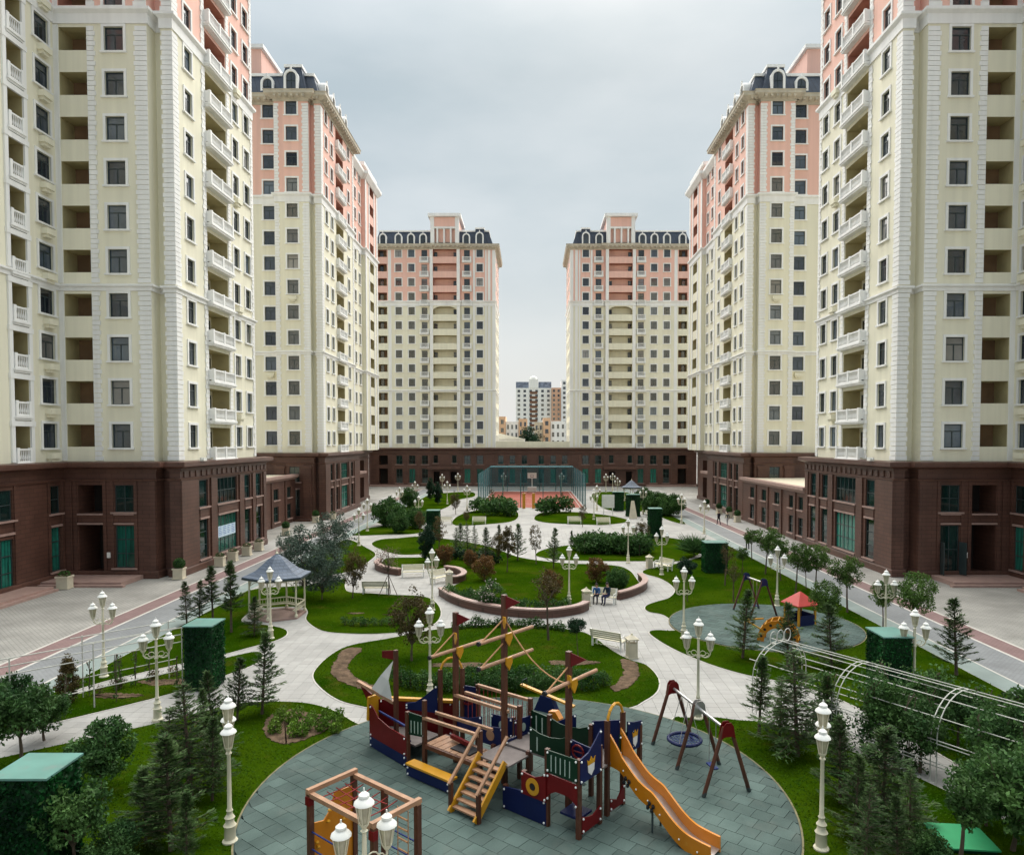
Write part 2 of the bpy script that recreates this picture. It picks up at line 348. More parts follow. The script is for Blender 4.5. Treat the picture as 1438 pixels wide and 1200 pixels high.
# ------------------------------------------------------------------ buildings
Z0, FH, NF, ZB, ZT = 8.7, 3.2, 14, 40.7, 53.5
LSY = M('shaded_loggia_side', (.42, .36, .19), .9, .12, .8); LSP = M('shaded_salmon_loggia_side', (.44, .20, .14), .9, .12, .8)  # darker wall colours: shade painted into the loggia sides and ceilings
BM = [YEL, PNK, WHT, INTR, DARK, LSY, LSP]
def panel(mb, P, u, n, T0, T1, z0, z1, ops, split=ZB, m0=0, m1=1):
    pt = lambda t, z, d=0: (P[0]+u[0]*t-n[0]*d, P[1]+u[1]*t-n[1]*d, z)
    cuts = sorted({T0, T1}|{round(o[0], 4) for o in ops}|{round(o[1], 4) for o in ops})
    for a, b in zip(cuts, cuts[1:]):
        c = (a+b)/2; segs = []; z = z0
        for o in sorted((o for o in ops if o[0] < c < o[1]), key=lambda o: o[2]):
            if o[2] > z: segs.append((z, o[2]))
            z = o[3]
        if z < z1: segs.append((z, z1))
        for p, q in segs:
            for za, zb, m in ((p, min(q, split), m0), (max(p, split), q, m1)):
                if zb-za > 1e-4: mb.q(pt(a, za), pt(b, za), pt(b, zb), pt(a, zb), m=m)
    for o in ops:
        a, b, za, zb, d, k = o[:6]; mm = m0 if za < split else m1
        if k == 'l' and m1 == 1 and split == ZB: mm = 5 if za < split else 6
        for p, q in (((a, za), (a, zb)), ((b, zb), (b, za)), ((a, zb), (b, zb)), ((b, za), (a, za))):
            mb.q(pt(*p), pt(*q), pt(*q, d), pt(*p, d), m=mm)
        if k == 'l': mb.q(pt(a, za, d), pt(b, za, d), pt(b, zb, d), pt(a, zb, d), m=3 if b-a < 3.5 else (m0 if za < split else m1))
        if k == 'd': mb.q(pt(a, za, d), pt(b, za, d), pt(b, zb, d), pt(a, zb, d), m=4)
CACHE = {}
def cached(key, fn):
    if key not in CACHE: CACHE[key] = fn()
    return CACHE[key]
def win_frame(w, h, cols, rows, arch=False):
    mb = MB(); f = .06
    mb.box(-w/2, w/2, .12, .19, 0, f); mb.box(-w/2, w/2, .12, .19, h-f, h)
    mb.box(-w/2, -w/2+f, .121, .189, f, h-f); mb.box(w/2-f, w/2, .121, .189, f, h-f)
    if rows == 'T':
        zt = h*.70; mb.box(-w/2+f, w/2-f, .122, .188, zt-.035, zt+.035)
        if w > .8: mb.box(-.035, .035, .123, .187, f, zt-.035)
        return mb.mesh('window', FRAME)
    for c in range(1, cols): x = -w/2+w*c/cols; mb.box(x-.03, x+.03, .122, .188, f, h-f)
    for r in range(1, rows): z = h*r/rows; mb.box(-w/2+f, w/2-f, .124, .186, z-.03, z+.03)
    return mb.mesh('window', FRAME)
def win_pane(w, h, mt):
    mb = MB(); mb.q((-w/2+.05, .155, .05), (w/2-.05, .155, .05), (w/2-.05, .158, h-.05), (-w/2+.05, .158, h-.05)); return mb.mesh('pane', mt)
def win_sur(w, h):
    mb = MB(); b = .19; d = -.07
    mb.box(-w/2-b, -w/2, d, .02, 0, h); mb.box(w/2, w/2+b, d, .02, 0, h); mb.box(-w/2-b, w/2+b, d-.004, .016, h, h+b); return mb.mesh('window_surround', WHT)
def win_sill(w, mt, b=.26, d=.16): 
    mb = MB(); mb.box(-w/2-b, w/2+b, -d, .03, -.13, 0); return mb.mesh('sill', mt)
def window(root, w, h, x, y, z, rot, mt=GLS, sur=True, sill=True, cols=2, rows='T', name='window'):
    if mt is GLS: q_ = random.random(); mt = GLC if q_ < .07 else (GLB if q_ < .26 else GLS)
    o0 = ORG[root.name]; f = ob(name, cached(('f', w, h, cols, rows), lambda: win_frame(w, h, cols, rows)), root, (x-o0[0], y-o0[1], z-o0[2]), rot)
    p = ob('pane', cached(('p', w, h, mt.name), lambda: win_pane(w, h, mt)), f, (0, 0, 0), (R(random.uniform(-.7, .7)), 0, R(random.uniform(-.7, .7))))
    if sur: ob('window_surround', cached(('s', w, h), lambda: win_sur(w, h)), f)
    if sill: ob('sill', cached(('i', w, sill if isinstance(sill, str) else 'w'), lambda: win_sill(w, GRANL if sill == 'g' else WHT)), f)
    return f
def balustrade(w, d=.42, ped=3):
    mb = MB(); y0 = -d
    def run(p0, p1, nb):
        for k in range(nb):
            t = (k+.5)/nb; x = p0[0]+(p1[0]-p0[0])*t; y = p0[1]+(p1[1]-p0[1])*t
            mb.lathe((x, y, .12), ((.03, 0), (.055, .2), (.03, .5), (.045, .72)), 6)
    mb.box(-w/2, w/2, y0-.07, y0+.07, .84, .96); mb.box(-w/2, w/2, y0-.06, y0+.06, .0, .12)
    for k in range(ped):
        x = -w/2+.12+(w-.24)*k/(ped-1); mb.box(x-.12, x+.12, y0-.10, y0+.10, .0, 1.02)
    for k in range(ped-1):
        xa = -w/2+.24+(w-.24)*k/(ped-1); xb = -w/2+(w-.24)*(k+1)/(ped-1); run((xa, y0), (xb, y0), max(2, int((xb-xa)/.17)))
    if d > .2:
        for sx in (-1, 1): mb.box(min(sx*w/2, sx*(w/2-.12)), max(sx*w/2, sx*(w/2-.12)), y0+.1, .0, .1, .955)
    return mb.mesh('balustrade', WHT)
def bal_slab(w, d=.42):
    mb = MB(); mb.box(-w/2-.08, w/2+.08, -d-.16, .03, -.16, 0); mb.box(-w/2-.02, w/2+.02, -d-.08, .02, -.3, -.16); return mb.mesh('balcony', WHT)
def balcony(root, w, x, y, z, rot, d=.42, ped=3):
    o0 = ORG[root.name]; b = ob('balcony', cached(('bs', w, d), lambda: bal_slab(w, d)), root, (x-o0[0], y-o0[1], z-o0[2]), rot)
    ob('balustrade', cached(('bb', w, d, ped), lambda: balustrade(w, d, ped)), b); return b
def inner_door(root, w, h, x, y, z, rot):
    def mk():
        mb = MB(); mb.box(-w/2, w/2, -.04, .04, 0, h); mb.box(-w/2+.08, w/2-.08, -.05, -.04, .1, h-.1, m=1); return mb.mesh('door', [FRAME, GLS])
    o0 = ORG[root.name]; return ob('door', cached(('id', w, h), mk), root, (x-o0[0], y-o0[1], z-o0[2]), rot)
def ac_shelf(root, x, y, z, rot):
    def mk():
        mb = MB(); mb.box(-.5, .5, -.45, 0, 0, .08); mb.box(-.36, .36, -.34, 0, -.22, 0); mb.box(-.5, .5, -.45, -.40, .08, .42); mb.box(-.5, -.45, -.40, 0, .08, .42); mb.box(.45, .5, -.40, 0, .08, .42); return mb.mesh('conditioner_shelf', YEL)
    o0 = ORG[root.name]; return ob('conditioner_shelf', cached('ac', mk), root, (x-o0[0], y-o0[1], z-o0[2]), rot)
QH = FH/9
def quoin_strip(root, P, u, n, t0, t1, z0, z1, single, mb, flip=False, proud=.07):
    """alternating rusticated blocks up an edge; single: each block an object of its own"""
    o0 = ORG[root.name]; k = 0; z = z0
    while z+QH <= z1+.01:
        sh = .10 if k % 2 else 0
        a, b = (t0, t1-sh) if not flip else (t0+sh, t1)
        if single:
            def mk():
                q = MB(); w = b-a; q.box(-w/2, w/2, -proud, .01, .02, QH-.02); return q.mesh('quoin', WHT)
            c = (a+b)/2; rot = math.atan2(u[1], u[0]); rot = math.atan2(n[0], -n[1])
            ob('quoin', cached(('q', round(b-a, 3), proud), mk), root, (P[0]+u[0]*c-o0[0], P[1]+u[1]*c-o0[1], z-o0[2]), rot)
        else: mb.obox(P, u, n, a, b, -.01, proud, z+.02, z+QH-.02)
        z += QH; k += 1
BELT1 = [(0, 40.45), (.10, 40.45), (.10, 41.15), (.34, 41.35), (.34, 41.55), (0, 41.62)]
BELT2 = [(0, 21.22), (.10, 21.22), (.10, 21.45), (.26, 21.55), (.26, 21.68), (0, 21.75)]
CORN = [(0, 52.95), (.12, 52.95), (.12, 53.25), (.30, 53.3), (.95, 53.62), (.95, 53.95), (1.05, 54.05), (0, 54.15)]
PCORN = [(0, 7.95), (.10, 7.95), (.12, 8.12), (.55, 8.28), (.62, 8.30), (.62, 8.62), (.0, 8.70)]
PFRZ = [(0, 7.22), (.10, 7.22), (.14, 7.38), (0, 7.42)]
PBASE = [(.14, 0), (.14, .48), (.10, .58), (0, .60)]
def brackets(mb, line, side, z0, z1, d0, d1, step, w):
    for a, b in zip(line, line[1:]):
        L = math.hypot(b[0]-a[0], b[1]-a[1]); u = ((b[0]-a[0])/L, (b[1]-a[1])/L); n = (-u[1]*side, u[0]*side); k = int((L+.8)/step)
        for i in range(k):
            t = (i+.5)*L/k; mb.obox(a, u, n, t-w/2, t+w/2, d0, d1, z0, z1)
def mansard(root, poly, z0, z1, inset):
    """poly ccw; slate slopes, white coping, flat top"""
    c = np.array(poly); n = len(c); inn = []
    for i in range(n):
        p, q, r = c[i-1], c[i], c[(i+1) % n]; e1 = (q-p)/np.linalg.norm(q-p); e2 = (r-q)/np.linalg.norm(r-q)
        n1 = np.array((-e1[1], e1[0])); n2 = np.array((-e2[1], e2[0])); k = 1+n1@n2; inn.append(tuple(q+(n1+n2)/k*inset))
    mb = MB()
    for i in range(n):
        j = (i+1) % n; mb.q((*c[i], z0), (*c[j], z0), (*inn[j], z1), (*inn[i], z1))
    mb.q(*[(*p, z1) for p in inn])
    r = wpart('mansard_roof', mb, SLATE, root)
    m2 = MB(); sweep(m2, inn, [(-.1, z1-.02), (.15, z1-.02), (.15, z1+.32), (-.1, z1+.32)], -1, closed_prof=True, loop=True)
    ob('coping', m2.mesh('coping', WHT, ORG[root.name]), r)
def dormer(root, x, y, z, rot, w=1.15, h=2.2):
    def mk():
        mb = MB(); pts = []; hs = h-w/2
        arc = [(math.cos(t), math.sin(t)) for t in np.linspace(0, math.pi, 9)]
        outer = [(-w/2-.28, 0), (-w/2-.28, hs)]+[(-c*(w/2+.28)*-1*-1, hs+s*(w/2+.28)) for c, s in arc][1:-1]+[(w/2+.28, hs), (w/2+.28, 0)]
        outer = [(w/2+.28, 0)]+[(c*(w/2+.28), hs+s*(w/2+.30)) for c, s in arc]+[(-w/2-.28, 0)]
        inner = [(w/2, 0)]+[(c*w/2, hs+s*w/2) for c, s in arc]+[(-w/2, 0)]
        for (a, b), (c, d) in zip(zip(outer, outer[1:]), zip(inner, inner[1:])):
            mb.q((a[0], -.06, a[1]), (b[0], -.06, b[1]), (d[0], -.06, d[1]), (c[0], -.06, c[1]))
            mb.q((a[0], -.06, a[1]), (b[0], -.06, b[1]), (b[0], 1.5, b[1]), (a[0], 1.5, a[1]))
            mb.q((c[0], -.06, c[1]), (d[0], -.06, d[1]), (d[0], .2, d[1]), (c[0], .2, c[1]))
        mb.box(-.09, .09, -.12, .1, h+.2, h+.62); mb.box(-w/2-.4, w/2+.4, -.16, .1, -.16, 0)
        return mb.mesh('dormer_window', WHT)
    def pane():
        mb = MB(); hs = h-w/2; arc = [(math.cos(t)*w/2, hs+math.sin(t)*w/2) for t in np.linspace(0, math.pi, 9)]
        mb.q((-w/2, .12, 0), (w/2, .12, 0), *[(a, .12, b) for a, b in arc]); return mb.mesh('pane', GLS)
    def fr():
        mb = MB(); mb.box(-.03, .03, .06, .13, 0, h-.02); mb.box(-w/2, w/2, .062, .128, h*.55, h*.55+.06); return mb.mesh('glazing_bar', FRAME)
    o0 = ORG[root.name]; d = ob('dormer_window', cached(('dm', w, h), mk), root, (x-o0[0], y-o0[1], z-o0[2]), rot)
    ob('pane', cached(('dp', w, h), pane), d); ob('glazing_bar', cached(('df', w, h), fr), d)
def shopwin(root, P, u, n, rot, t0, t1, z0, z1, cols, rows, mt=None, sill=True):
    w = t1-t0; c = (t0+t1)/2
    return window(root, round(w, 3), round(z1-z0, 3), P[0]+u[0]*c, P[1]+u[1]*c, z0, rot, mt or GRN, False, 'g' if sill else False, cols, rows)
XC = .5
def podium(root, s, line, ops_by_seg, depth=.35):
    """line [(a, Y)] of the granite base; ops_by_seg {segment index: [(t0,t1,z0,z1,depth,kind,cols,rows,mat)]}"""
    wl = [(XC+s*a, y) for a, y in line]; mb = MB()
    for i, (p, q) in enumerate(zip(wl, wl[1:])):
        L = math.hypot(q[0]-p[0], q[1]-p[1]); u = ((q[0]-p[0])/L, (q[1]-p[1])/L); n = (u[1]*-s, -u[0]*-s); rot = math.atan2(n[0], -n[1])
        ops = ops_by_seg.get(i, []); panel(mb, p, u, n, 0, L, 0, 8.65, ops, split=99)
        for o in ops:
            if o[5] == 'w': shopwin(root, p, u, n, rot, o[0], o[1], o[2], o[3], o[6], o[7], o[8] if len(o) > 8 else None, o[2] > .4)
    w = wpart('podium_wall', mb, [GRAN, GRAN, GRANL, INTR, DARK], root)
    m2 = MB(); sweep(m2, wl, PCORN, s); sweep(m2, wl, PFRZ, s); sweep(m2, wl, PBASE, s); wpart('podium_cornice', m2, GRAN, root)
    return wl
def pil(mb, p, u, n, t0, t1, z0=.6, z1=7.2, d=.12): mb.obox(p, u, n, t0, t1, -.02, d, z0, z1)

def near_tower(s, label):
    root = thing('apartment_tower', label, 'building', (XC+s*30, 53, 0), group='towers around the court')
    X = lambda a: XC+s*a
    sl_rot = R(90) if s < 0 else R(-90); nS = (-s, 0); nF = (0, -1); uS = (0, 1); uF = (s, 0)
    wall = MB(); fl = [Z0+FH*k for k in range(NF)]
    # side face towards the court
    P = (X(26.9), 53.4); ops = []
    for z in fl:
        for a, b in ((1.8, 3.0), (10.5, 11.7), (13.0, 14.2)): ops.append((a, b, z+1.0, z+2.75, .2, 'w')); window(root, 1.2, 1.75, P[0], P[1]+(a+b)/2, z+1.0, sl_rot)
        ops.append((5.3, 9.2, z+.02, z+2.62, 1.5, 'l')); balcony(root, 4.3, P[0], P[1]+7.25, z+.02, sl_rot)
        inner_door(root, 1.5, 2.25, P[0]+s*1.44, P[1]+8.0, z+.03, sl_rot)
    panel(wall, P, uS, nS, 0, 15, Z0-.05, ZT, ops)
    for k in range(1, 14, 3): ac_shelf(root, P[0], P[1]+11.1, fl[k]+.25, sl_rot)
    # front faces
    for a0, a1, y, cols in ((26.9, 27.7, 53.4, 0), (27.7, 28.4, 54.0, 0), (28.4, 35.2, 52.8, 1), (35.2, 41, 52.8, 9)):
        if cols == 9: continue
        ops = []
        if cols:
            for z in fl:
                ops.append((1.7, 3.1, z+1.0, z+2.75, .2, 'w')); window(root, 1.4, 1.75, X(a0+2.4), y, z+1.0, 0)
                ops.append((4.4, 6.4, z+1.08, z+2.72, 1.6, 'l')); inner_door(root, .8, 1.95, X(a0+4.95), y+1.56, z+.75, 0)
        panel(wall, (X(a0), y), uF, nF, 0, a1-a0, Z0-.05, ZT, ops)
    for a, y0, y1 in ((27.7, 53.4, 54.0), (28.4, 52.8, 54.0)): panel(wall, (X(a), y0), uS, nS, 0, y1-y0, Z0-.05, ZT, [])
    # wing running towards the camera
    P = (X(35.2), 38.0); ops = []
    for z in fl:
        ops.append((12.7, 14.2, z+1.0, z+2.75, .2, 'w')); window(root, 1.5, 1.75, P[0], P[1]+13.45, z+1.0, sl_rot); ac_shelf(root, P[0], P[1]+13.5, z+.22, sl_rot)
        ops.append((9.9, 11.4, z+.02, z+2.5, 1.4, 'l')); balcony(root, 1.5, P[0], P[1]+10.65, z+.02, sl_rot, .10, 2)
        ops.append((3.0, 4.5, z+1.0, z+2.75, .2, 'w')); window(root, 1.5, 1.75, P[0], P[1]+3.75, z+1.0, sl_rot)
    panel(wall, P, uS, nS, 0, 14.8, Z0-.05, ZT, ops)
    # hidden faces and roof
    wall.q((X(26.9), 68.4, Z0), (X(41), 68.4, Z0), (X(41), 68.4, ZT), (X(26.9), 68.4, ZT), m=0)
    wall.q((X(35.2), 38, Z0), (X(41), 38, Z0), (X(41), 38, ZT), (X(35.2), 38, ZT)); wall.q((X(41), 38, Z0), (X(41), 68.4, Z0), (X(41), 68.4, ZT), (X(41), 38, ZT))
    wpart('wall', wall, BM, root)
    # white quoins
    qm = MB(); zq0, zq1 = Z0+.05, 40.4
    for (za, zb) in ((Z0+.05, 21.2), (21.8, 40.4), (41.7, 52.9)):
        quoin_strip(root, (X(28.4), 52.8), uF, nF, 0, .95, za, zb, True, qm)
        quoin_strip(root, (X(26.9), 53.4), uF, nF, -.07, .8, za, zb, True, qm)
        quoin_strip(root, (X(28.4), 52.8), uF, nF, 3.75, 4.35, za, zb, False, qm, True)
        quoin_strip(root, (X(26.9), 53.4), uS, nS, 0, .85, za, zb, False, qm)
        quoin_strip(root, (X(26.9), 53.4), uS, nS, 4.6, 5.2, za, zb, False, qm, True)
        quoin_strip(root, (X(26.9), 53.4), uS, nS, 9.3, 9.9, za, zb, False, qm)
        quoin_strip(root, (X(26.9), 53.4), uS, nS, 14.5, 15.0, za, zb, False, qm, True)
        quoin_strip(root, (X(35.2), 38), uS, nS, 7.6, 8.3, za, zb, False, qm)
        qm.obox((X(28.4), 52.8), uF, nF, 6.44, 6.8, -.01, .06, za, zb)
        for t in (9.55, 11.42): qm.obox((X(35.2), 38), uS, nS, t, t+.32, -.01, .12, za, zb)
    struct(wpart('rusticated_edges', qm, WHT, root), 'stuff')
    cm = MB()
    for z in fl: cm.obox((X(35.2), 38), uS, nS, 9.5, 11.8, -.02, .16, z+2.5, z+2.86)
    wsplit('balcony_lintel', cm, WHT, root)
    line = [(X(a), y) for a, y in ((35.2, 38), (35.2, 52.8), (28.4, 52.8), (28.4, 54), (27.7, 54), (27.7, 53.4), (26.9, 53.4), (26.9, 68.4), (40, 68.4))]
    b = MB(); sweep(b, line, BELT1, s); wpart('belt_course', b, WHT, root)
    b = MB(); sweep(b, line, BELT2, s); wpart('belt_course', b, WHT, root)
    b = MB(); sweep(b, line, CORN, s); brackets(b, line, s, 53.28, 53.6, .1, .85, 1.0, .35); wpart('cornice', b, STN, root)
    xs = sorted((X(27.1), X(41))); mansard(root, [(xs[0], 53.2), (xs[1], 53.2), (xs[1], 68.2), (xs[0], 68.2)], 54.1, 57.4, 1.0)
    # granite base
    pl = [(35.0, 38), (35.0, 52.6), (28.2, 52.6), (28.2, 53.8), (27.5, 53.8), (27.5, 53.2), (26.7, 53.2), (26.7, 70.2), (36, 70.2)]
    seg = {0: [(13.0, 14.1, 4.95, 6.95, .35, 'w', 1, 2), (13.0, 14.1, .75, 3.95, .35, 'w', 1, 3, CURT), (6.3, 9.3, 4.95, 6.95, .35, 'w', 3, 2), (6.3, 9.3, .32, 3.7, .35, 'w', 3, 3, CURT)],
           1: [(1.0, 2.8, .32, 4.0, 2.6, 'd'), (1.0, 2.8, 4.85, 6.95, 2.0, 'd'), (3.7, 5.1, 4.95, 6.95, .35, 'w', 2, 2), (3.7, 5.1, .8 if s < 0 else .34, 3.95, .35, 'w', 2, 3 if s < 0 else 2, CURT if s < 0 else GRN)],
           6: [(3.0, 4.5, 4.95, 7.1, .35, 'w', 1, 2), (3.0, 4.5, .8, 3.95, .35, 'w', 1, 3), (6.3, 10.2, 4.95, 7.1, .35, 'w', 5, 2), (6.3, 10.2, .8, 3.95, .35, 'w', 5, 3, CURT),
               (11.9, 13.2, 4.95, 7.1, .35, 'w', 1, 2), (11.9, 13.2, .8, 3.95, .35, 'w', 1, 3), (14.6, 15.9, 4.95, 7.1, .35, 'w', 1, 2), (14.6, 15.9, .8, 3.95, .35, 'w', 1, 3)]}
    wl = podium(root, s, pl, seg)
    pm = MB(); p = wl[6]
    for a, b_ in ((0, 2.6), (4.9, 5.9), (10.6, 11.5), (13.6, 14.2), (16.3, 17.0)): pil(pm, p, uS, nS, a, b_)
    for a, b_ in ((13.0, 14.1), (6.3, 9.3)):
        for e in (a-.32, b_+.06): pil(pm, wl[0], uS, nS, e, e+.26, .6, 7.2, .09)
    for a, b_ in ((1.0, 2.8), (3.7, 5.1)):
        for e in (a-.30, b_+.06): pil(pm, wl[1], (-s, 0), nF, e, e+.24, .6, 7.2, .09)
    for e in (0.02, 6.2): pil(pm, wl[1], (-s, 0), nF, e, e+.55, .6, 7.2, .10)
    for t in np.arange(.5, 16.8, .95): pm.obox(p, uS, nS, t, t+.5, -.02, .07, 7.46, 7.9)
    for a, b_ in ((3.0, 4.5), (6.3, 10.2), (11.9, 13.2), (14.6, 15.9)): pm.obox(p, uS, nS, a+.02, b_-.02, -.02, .05, 4.15, 4.75)
    wsplit('pilaster', pm, GRAN, root)
    tm = MB()
    for a, b_ in ((3.0, 4.5), (6.3, 10.2), (11.9, 13.2), (14.6, 15.9)): tm.obox(p, uS, nS, a-.05, b_+.05, -.02, .12, 3.97, 4.12)
    for a, b_ in ((13.0, 14.1), (6.3, 9.3)): tm.obox(wl[0], uS, nS, a-.05, b_+.05, -.02, .12, 3.97, 4.12)
    for a, b_ in ((3.7, 5.1), (1.0, 2.8)): tm.obox(wl[1], (-s, 0), nF, a-.05, b_+.05, -.02, .12, 4.02, 4.14); tm.obox(wl[1], (-s, 0), nF, a-.05, b_+.05, -.02, .12, 4.72, 4.84)
    wsplit('window_lintel', tm, GRANL, root)
    # entrance steps
    st = MB(); xs = lambda a, b_: (min(X(a), X(b_)), max(X(a), X(b_)))
    st.box(*xs(29.2, 34.9), 49.6, 52.55, 0, .30); st.box(*xs(28.9, 34.95), 49.25, 49.6, 0, .15); wpart('entrance_steps', st, GRANL, root)
    st = MB(); st.box(*xs(33.0, 34.95), 40, 48.2, 0, .30); st.box(*xs(32.65, 33.0), 40, 48.2, 0, .15); wpart('entrance_steps', st, GRANL, root)
    cm = MB(); o = (X(26.05), 55.6); cm.box(o[0]-.16, o[0]+.16, o[1]-.28, o[1]+.25, 8.66, 8.92); cm.tube((o[0], o[1]-.3, 8.8), (o[0]-s*.1, o[1]-.42, 8.74), .09, .1); wpart('security_camera', cm, WPAINT, root)
    mm = MB(); mm.obox(wl[1], (-s, 0), nF, 3.1, 3.35, 0, .1, 1.55, 1.95); wpart('meter_box', mm, WPAINT, root)
    if s < 0:
        nb = MB(); nb.obox(p, uS, nS, 6.5, 10.0, -.115, -.10, 2.05, 3.0); no = wpart('window_notice', nb, M('pale_blue_notice', (.52, .64, .74), .5, .1, 3), root); no['label'] = 'pale blue printed notice'
        tb = MB()
        for k in range(4):
            for j in range(5): 
                t = 6.65+k*.85; tb.obox(p, uS, nS, t, t+.35+.3*random.random(), -.10, -.096, 2.85-j*.15, 2.90-j*.15)
        ob('notice_print', tb.mesh('notice_print', M('notice_ink', (.06, .16, .42), .6), ORG[root.name]), no)
    else:
        db = MB()
        xd = wl[1][0]-s*4.4
        for sx in (-1, 1): db.bar((xd+sx*.68, 52.55, 1.55), (xd+sx*.82, 51.85, 1.55), .05, 2.4)
        wsplit('open_door', db, FRAME, root)
    return root
near_tower(-1, 'tall cream and pink tower with a blue notice in its granite base window')
near_tower(1, 'tall cream and pink tower whose granite base adjoins the low flat-roofed annex')

def mid_tower(s, label):
    root = thing('apartment_tower', label, 'building', (XC+s*31, 92, 0), group='towers around the court')
    X = lambda a: XC+s*a
    sl_rot = R(90) if s < 0 else R(-90); nS = (-s, 0); nF = (0, -1); uS = (0, 1); uF = (s, 0)
    wall = MB(); fl = [Z0+FH*k for k in range(NF)]
    def face(P, u, n, rot, L, wins, logs, bals, w=1.1):
        ops = []
        for z in fl:
            for t in wins: ops.append((t-w/2, t+w/2, z+1.0, z+2.75, .2, 'w')); window(root, w, 1.75, P[0]+u[0]*t, P[1]+u[1]*t, z+1.0, rot)
            for a, b in logs: ops.append((a, b, z+1.0, z+2.7, 1.5, 'l'))
            for a, b in bals:
                ops.append((a, b, z+.02, z+2.6, 1.5, 'l')); c = (a+b)/2; balcony(root, round(b-a+.3, 2), P[0]+u[0]*c, P[1]+u[1]*c, z+.02, rot, .35)
                inner_door(root, 1.5, 2.25, P[0]+u[0]*c-n[0]*1.44, P[1]+u[1]*c-n[1]*1.44, z+.03, rot)
        panel(wall, P, u, n, 0, L, Z0-.05, ZT, ops)
    face((X(27.2), 91.9), uS, nS, sl_rot, 16.6, (2.3, 4.9, 13.6), (), ((7.0, 10.8),))
    face((X(28.0), 108.5), uS, nS, sl_rot, 8.5, (4.2, 7.0), (), ())
    panel(wall, (X(27.2), 108.5), uF, (0, 1), 0, .8, Z0, ZT, [])
    panel(wall, (X(27.4), 117), uF, nF, 0, .6, Z0-.05, ZT, [])
    face((X(27.4), 117), uS, nS, sl_rot, 9, (), ((3.4, 6.2),), ())
    face((X(27.2), 91.9), uF, nF, 0, .8, (), (), ())
    face((X(28.0), 92.4), uF, nF, 0, .6, (), (), ())
    face((X(28.6), 91.3), uF, nF, 0, 4.3, (2.1,), (), (), 1.4)
    face((X(32.9), 92.3), uF, nF, 0, 11.1, (1.1, 4.6, 8.1), (), (), 1.4)
    for a, y0, y1 in ((28.0, 91.9, 92.4), (28.6, 91.3, 92.4)): panel(wall, (X(a), y0), uS, nS, 0, y1-y0, Z0-.05, ZT, [])
    panel(wall, (X(32.9), 91.3), uS, (s, 0), 0, 1.0, Z0-.05, ZT, [])
    wall.q((X(27.4), 126, Z0), (X(44), 126, Z0), (X(44), 126, ZT), (X(27.4), 126, ZT)); wall.q((X(44), 92.3, Z0), (X(44), 126, Z0), (X(44), 126, ZT), (X(44), 92.3, ZT))
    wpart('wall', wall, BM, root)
    for k, t in ((6, 1), (3, 2)): ac_shelf(root, X(28.6+2.1) if t == 1 else X(34), 91.3 if t == 1 else 92.3, fl[k]+.25, 0)
    qm = MB()
    for (za, zb) in ((Z0+.05, 21.2), (21.8, 40.4), (41.7, 52.9)):
        quoin_strip(root, (X(28.6), 91.3), uF, nF, -.07, .8, za, zb, False, qm)
        quoin_strip(root, (X(28.6), 91.3), uF, nF, 3.7, 4.3, za, zb, False, qm, True)
        quoin_strip(root, (X(27.2), 91.9), uF, nF, -.07, .8, za, zb, False, qm)
        quoin_strip(root, (X(27.2), 91.9), uS, nS, 0, .9, za, zb, False, qm)
        quoin_strip(root, (X(27.2), 91.9), uS, nS, 15.9, 16.6, za, zb, False, qm, True)
        for t in (0, 8.2): qm.obox((X(27.4), 117), uS, nS, t, t+.8, -.01, .09, za, zb)
        for t in (2.6, 6.3): qm.obox((X(27.4), 117), uS, nS, t, t+.5, -.01, .07, za, zb)
    struct(wpart('rusticated_edges', qm, WHT, root), 'stuff')
    line = [(X(a), y) for a, y in ((44, 92.3), (32.9, 92.3), (32.9, 91.3), (28.6, 91.3), (28.6, 92.4), (28.0, 92.4), (28.0, 91.9), (27.2, 91.9), (27.2, 108.5), (28, 108.5), (28, 117), (27.4, 117), (27.4, 126), (30, 126))]
    b = MB(); sweep(b, line, BELT1, s); wpart('belt_course', b, WHT, root)
    b = MB(); sweep(b, line, BELT2, s); wpart('belt_course', b, WHT, root)
    l1 = line[:9]
    b = MB(); sweep(b, l1+[(X(29), 108.5)], CORN, s); brackets(b, l1, s, 53.28, 53.6, .1, .85, .8, .3); wpart('cornice', b, STN, root)
    b = MB(); sweep(b, [(X(28), 109), (X(28), 117), (X(27.4), 117), (X(27.4), 126), (X(30), 126)], [(0, 52.6), (.2, 52.6), (.75, 53.3), (.75, 53.75), (0, 53.9)], s); wpart('cornice', b, WHT, root)
    xs = sorted((X(27.4), X(43.5))); mansard(root, [(xs[0], 92.2), (xs[1], 92.2), (xs[1], 108.3), (xs[0], 108.3)], 54.12, 57.0, 1.0)
    xs = sorted((X(28.8), X(32.6))); mansard(root, [(xs[0], 91.45), (xs[1], 91.45), (xs[1], 96), (xs[0], 96)], 54.13, 57.7, .9)
    dormer(root, X(30.7), 91.35, 54.2, 0, 1.25, 2.5); dormer(root, X(34.1), 92.5, 54.2, 0); dormer(root, X(37.6), 92.5, 54.2, 0)
    for t in (3.2, 6.4, 9.6, 12.8): dormer(root, X(27.25), 91.9+t, 54.5, sl_rot)
    pk = MB(); xa = sorted((X(36.3), X(43))); pk.box(*xa, 96.5, 106, 56, 62.2); xb = sorted((X(27.9), X(43))); pk.box(*xb, 117.3, 125.7, 53.5, 54.9); pk.box(*xb, 108.5, 117.2, 53.4, 54.3); wsplit('roof_block', pk, PNK, root)
    pk = MB(); pk.box(xa[0]-.4, xa[1]+.4, 96.1, 106.4, 62.2, 62.7); pk.box(xb[0]-.5, xb[1]+.5, 116.8, 126.2, 54.9, 55.4); wsplit('roof_coping', pk, WHT, root)
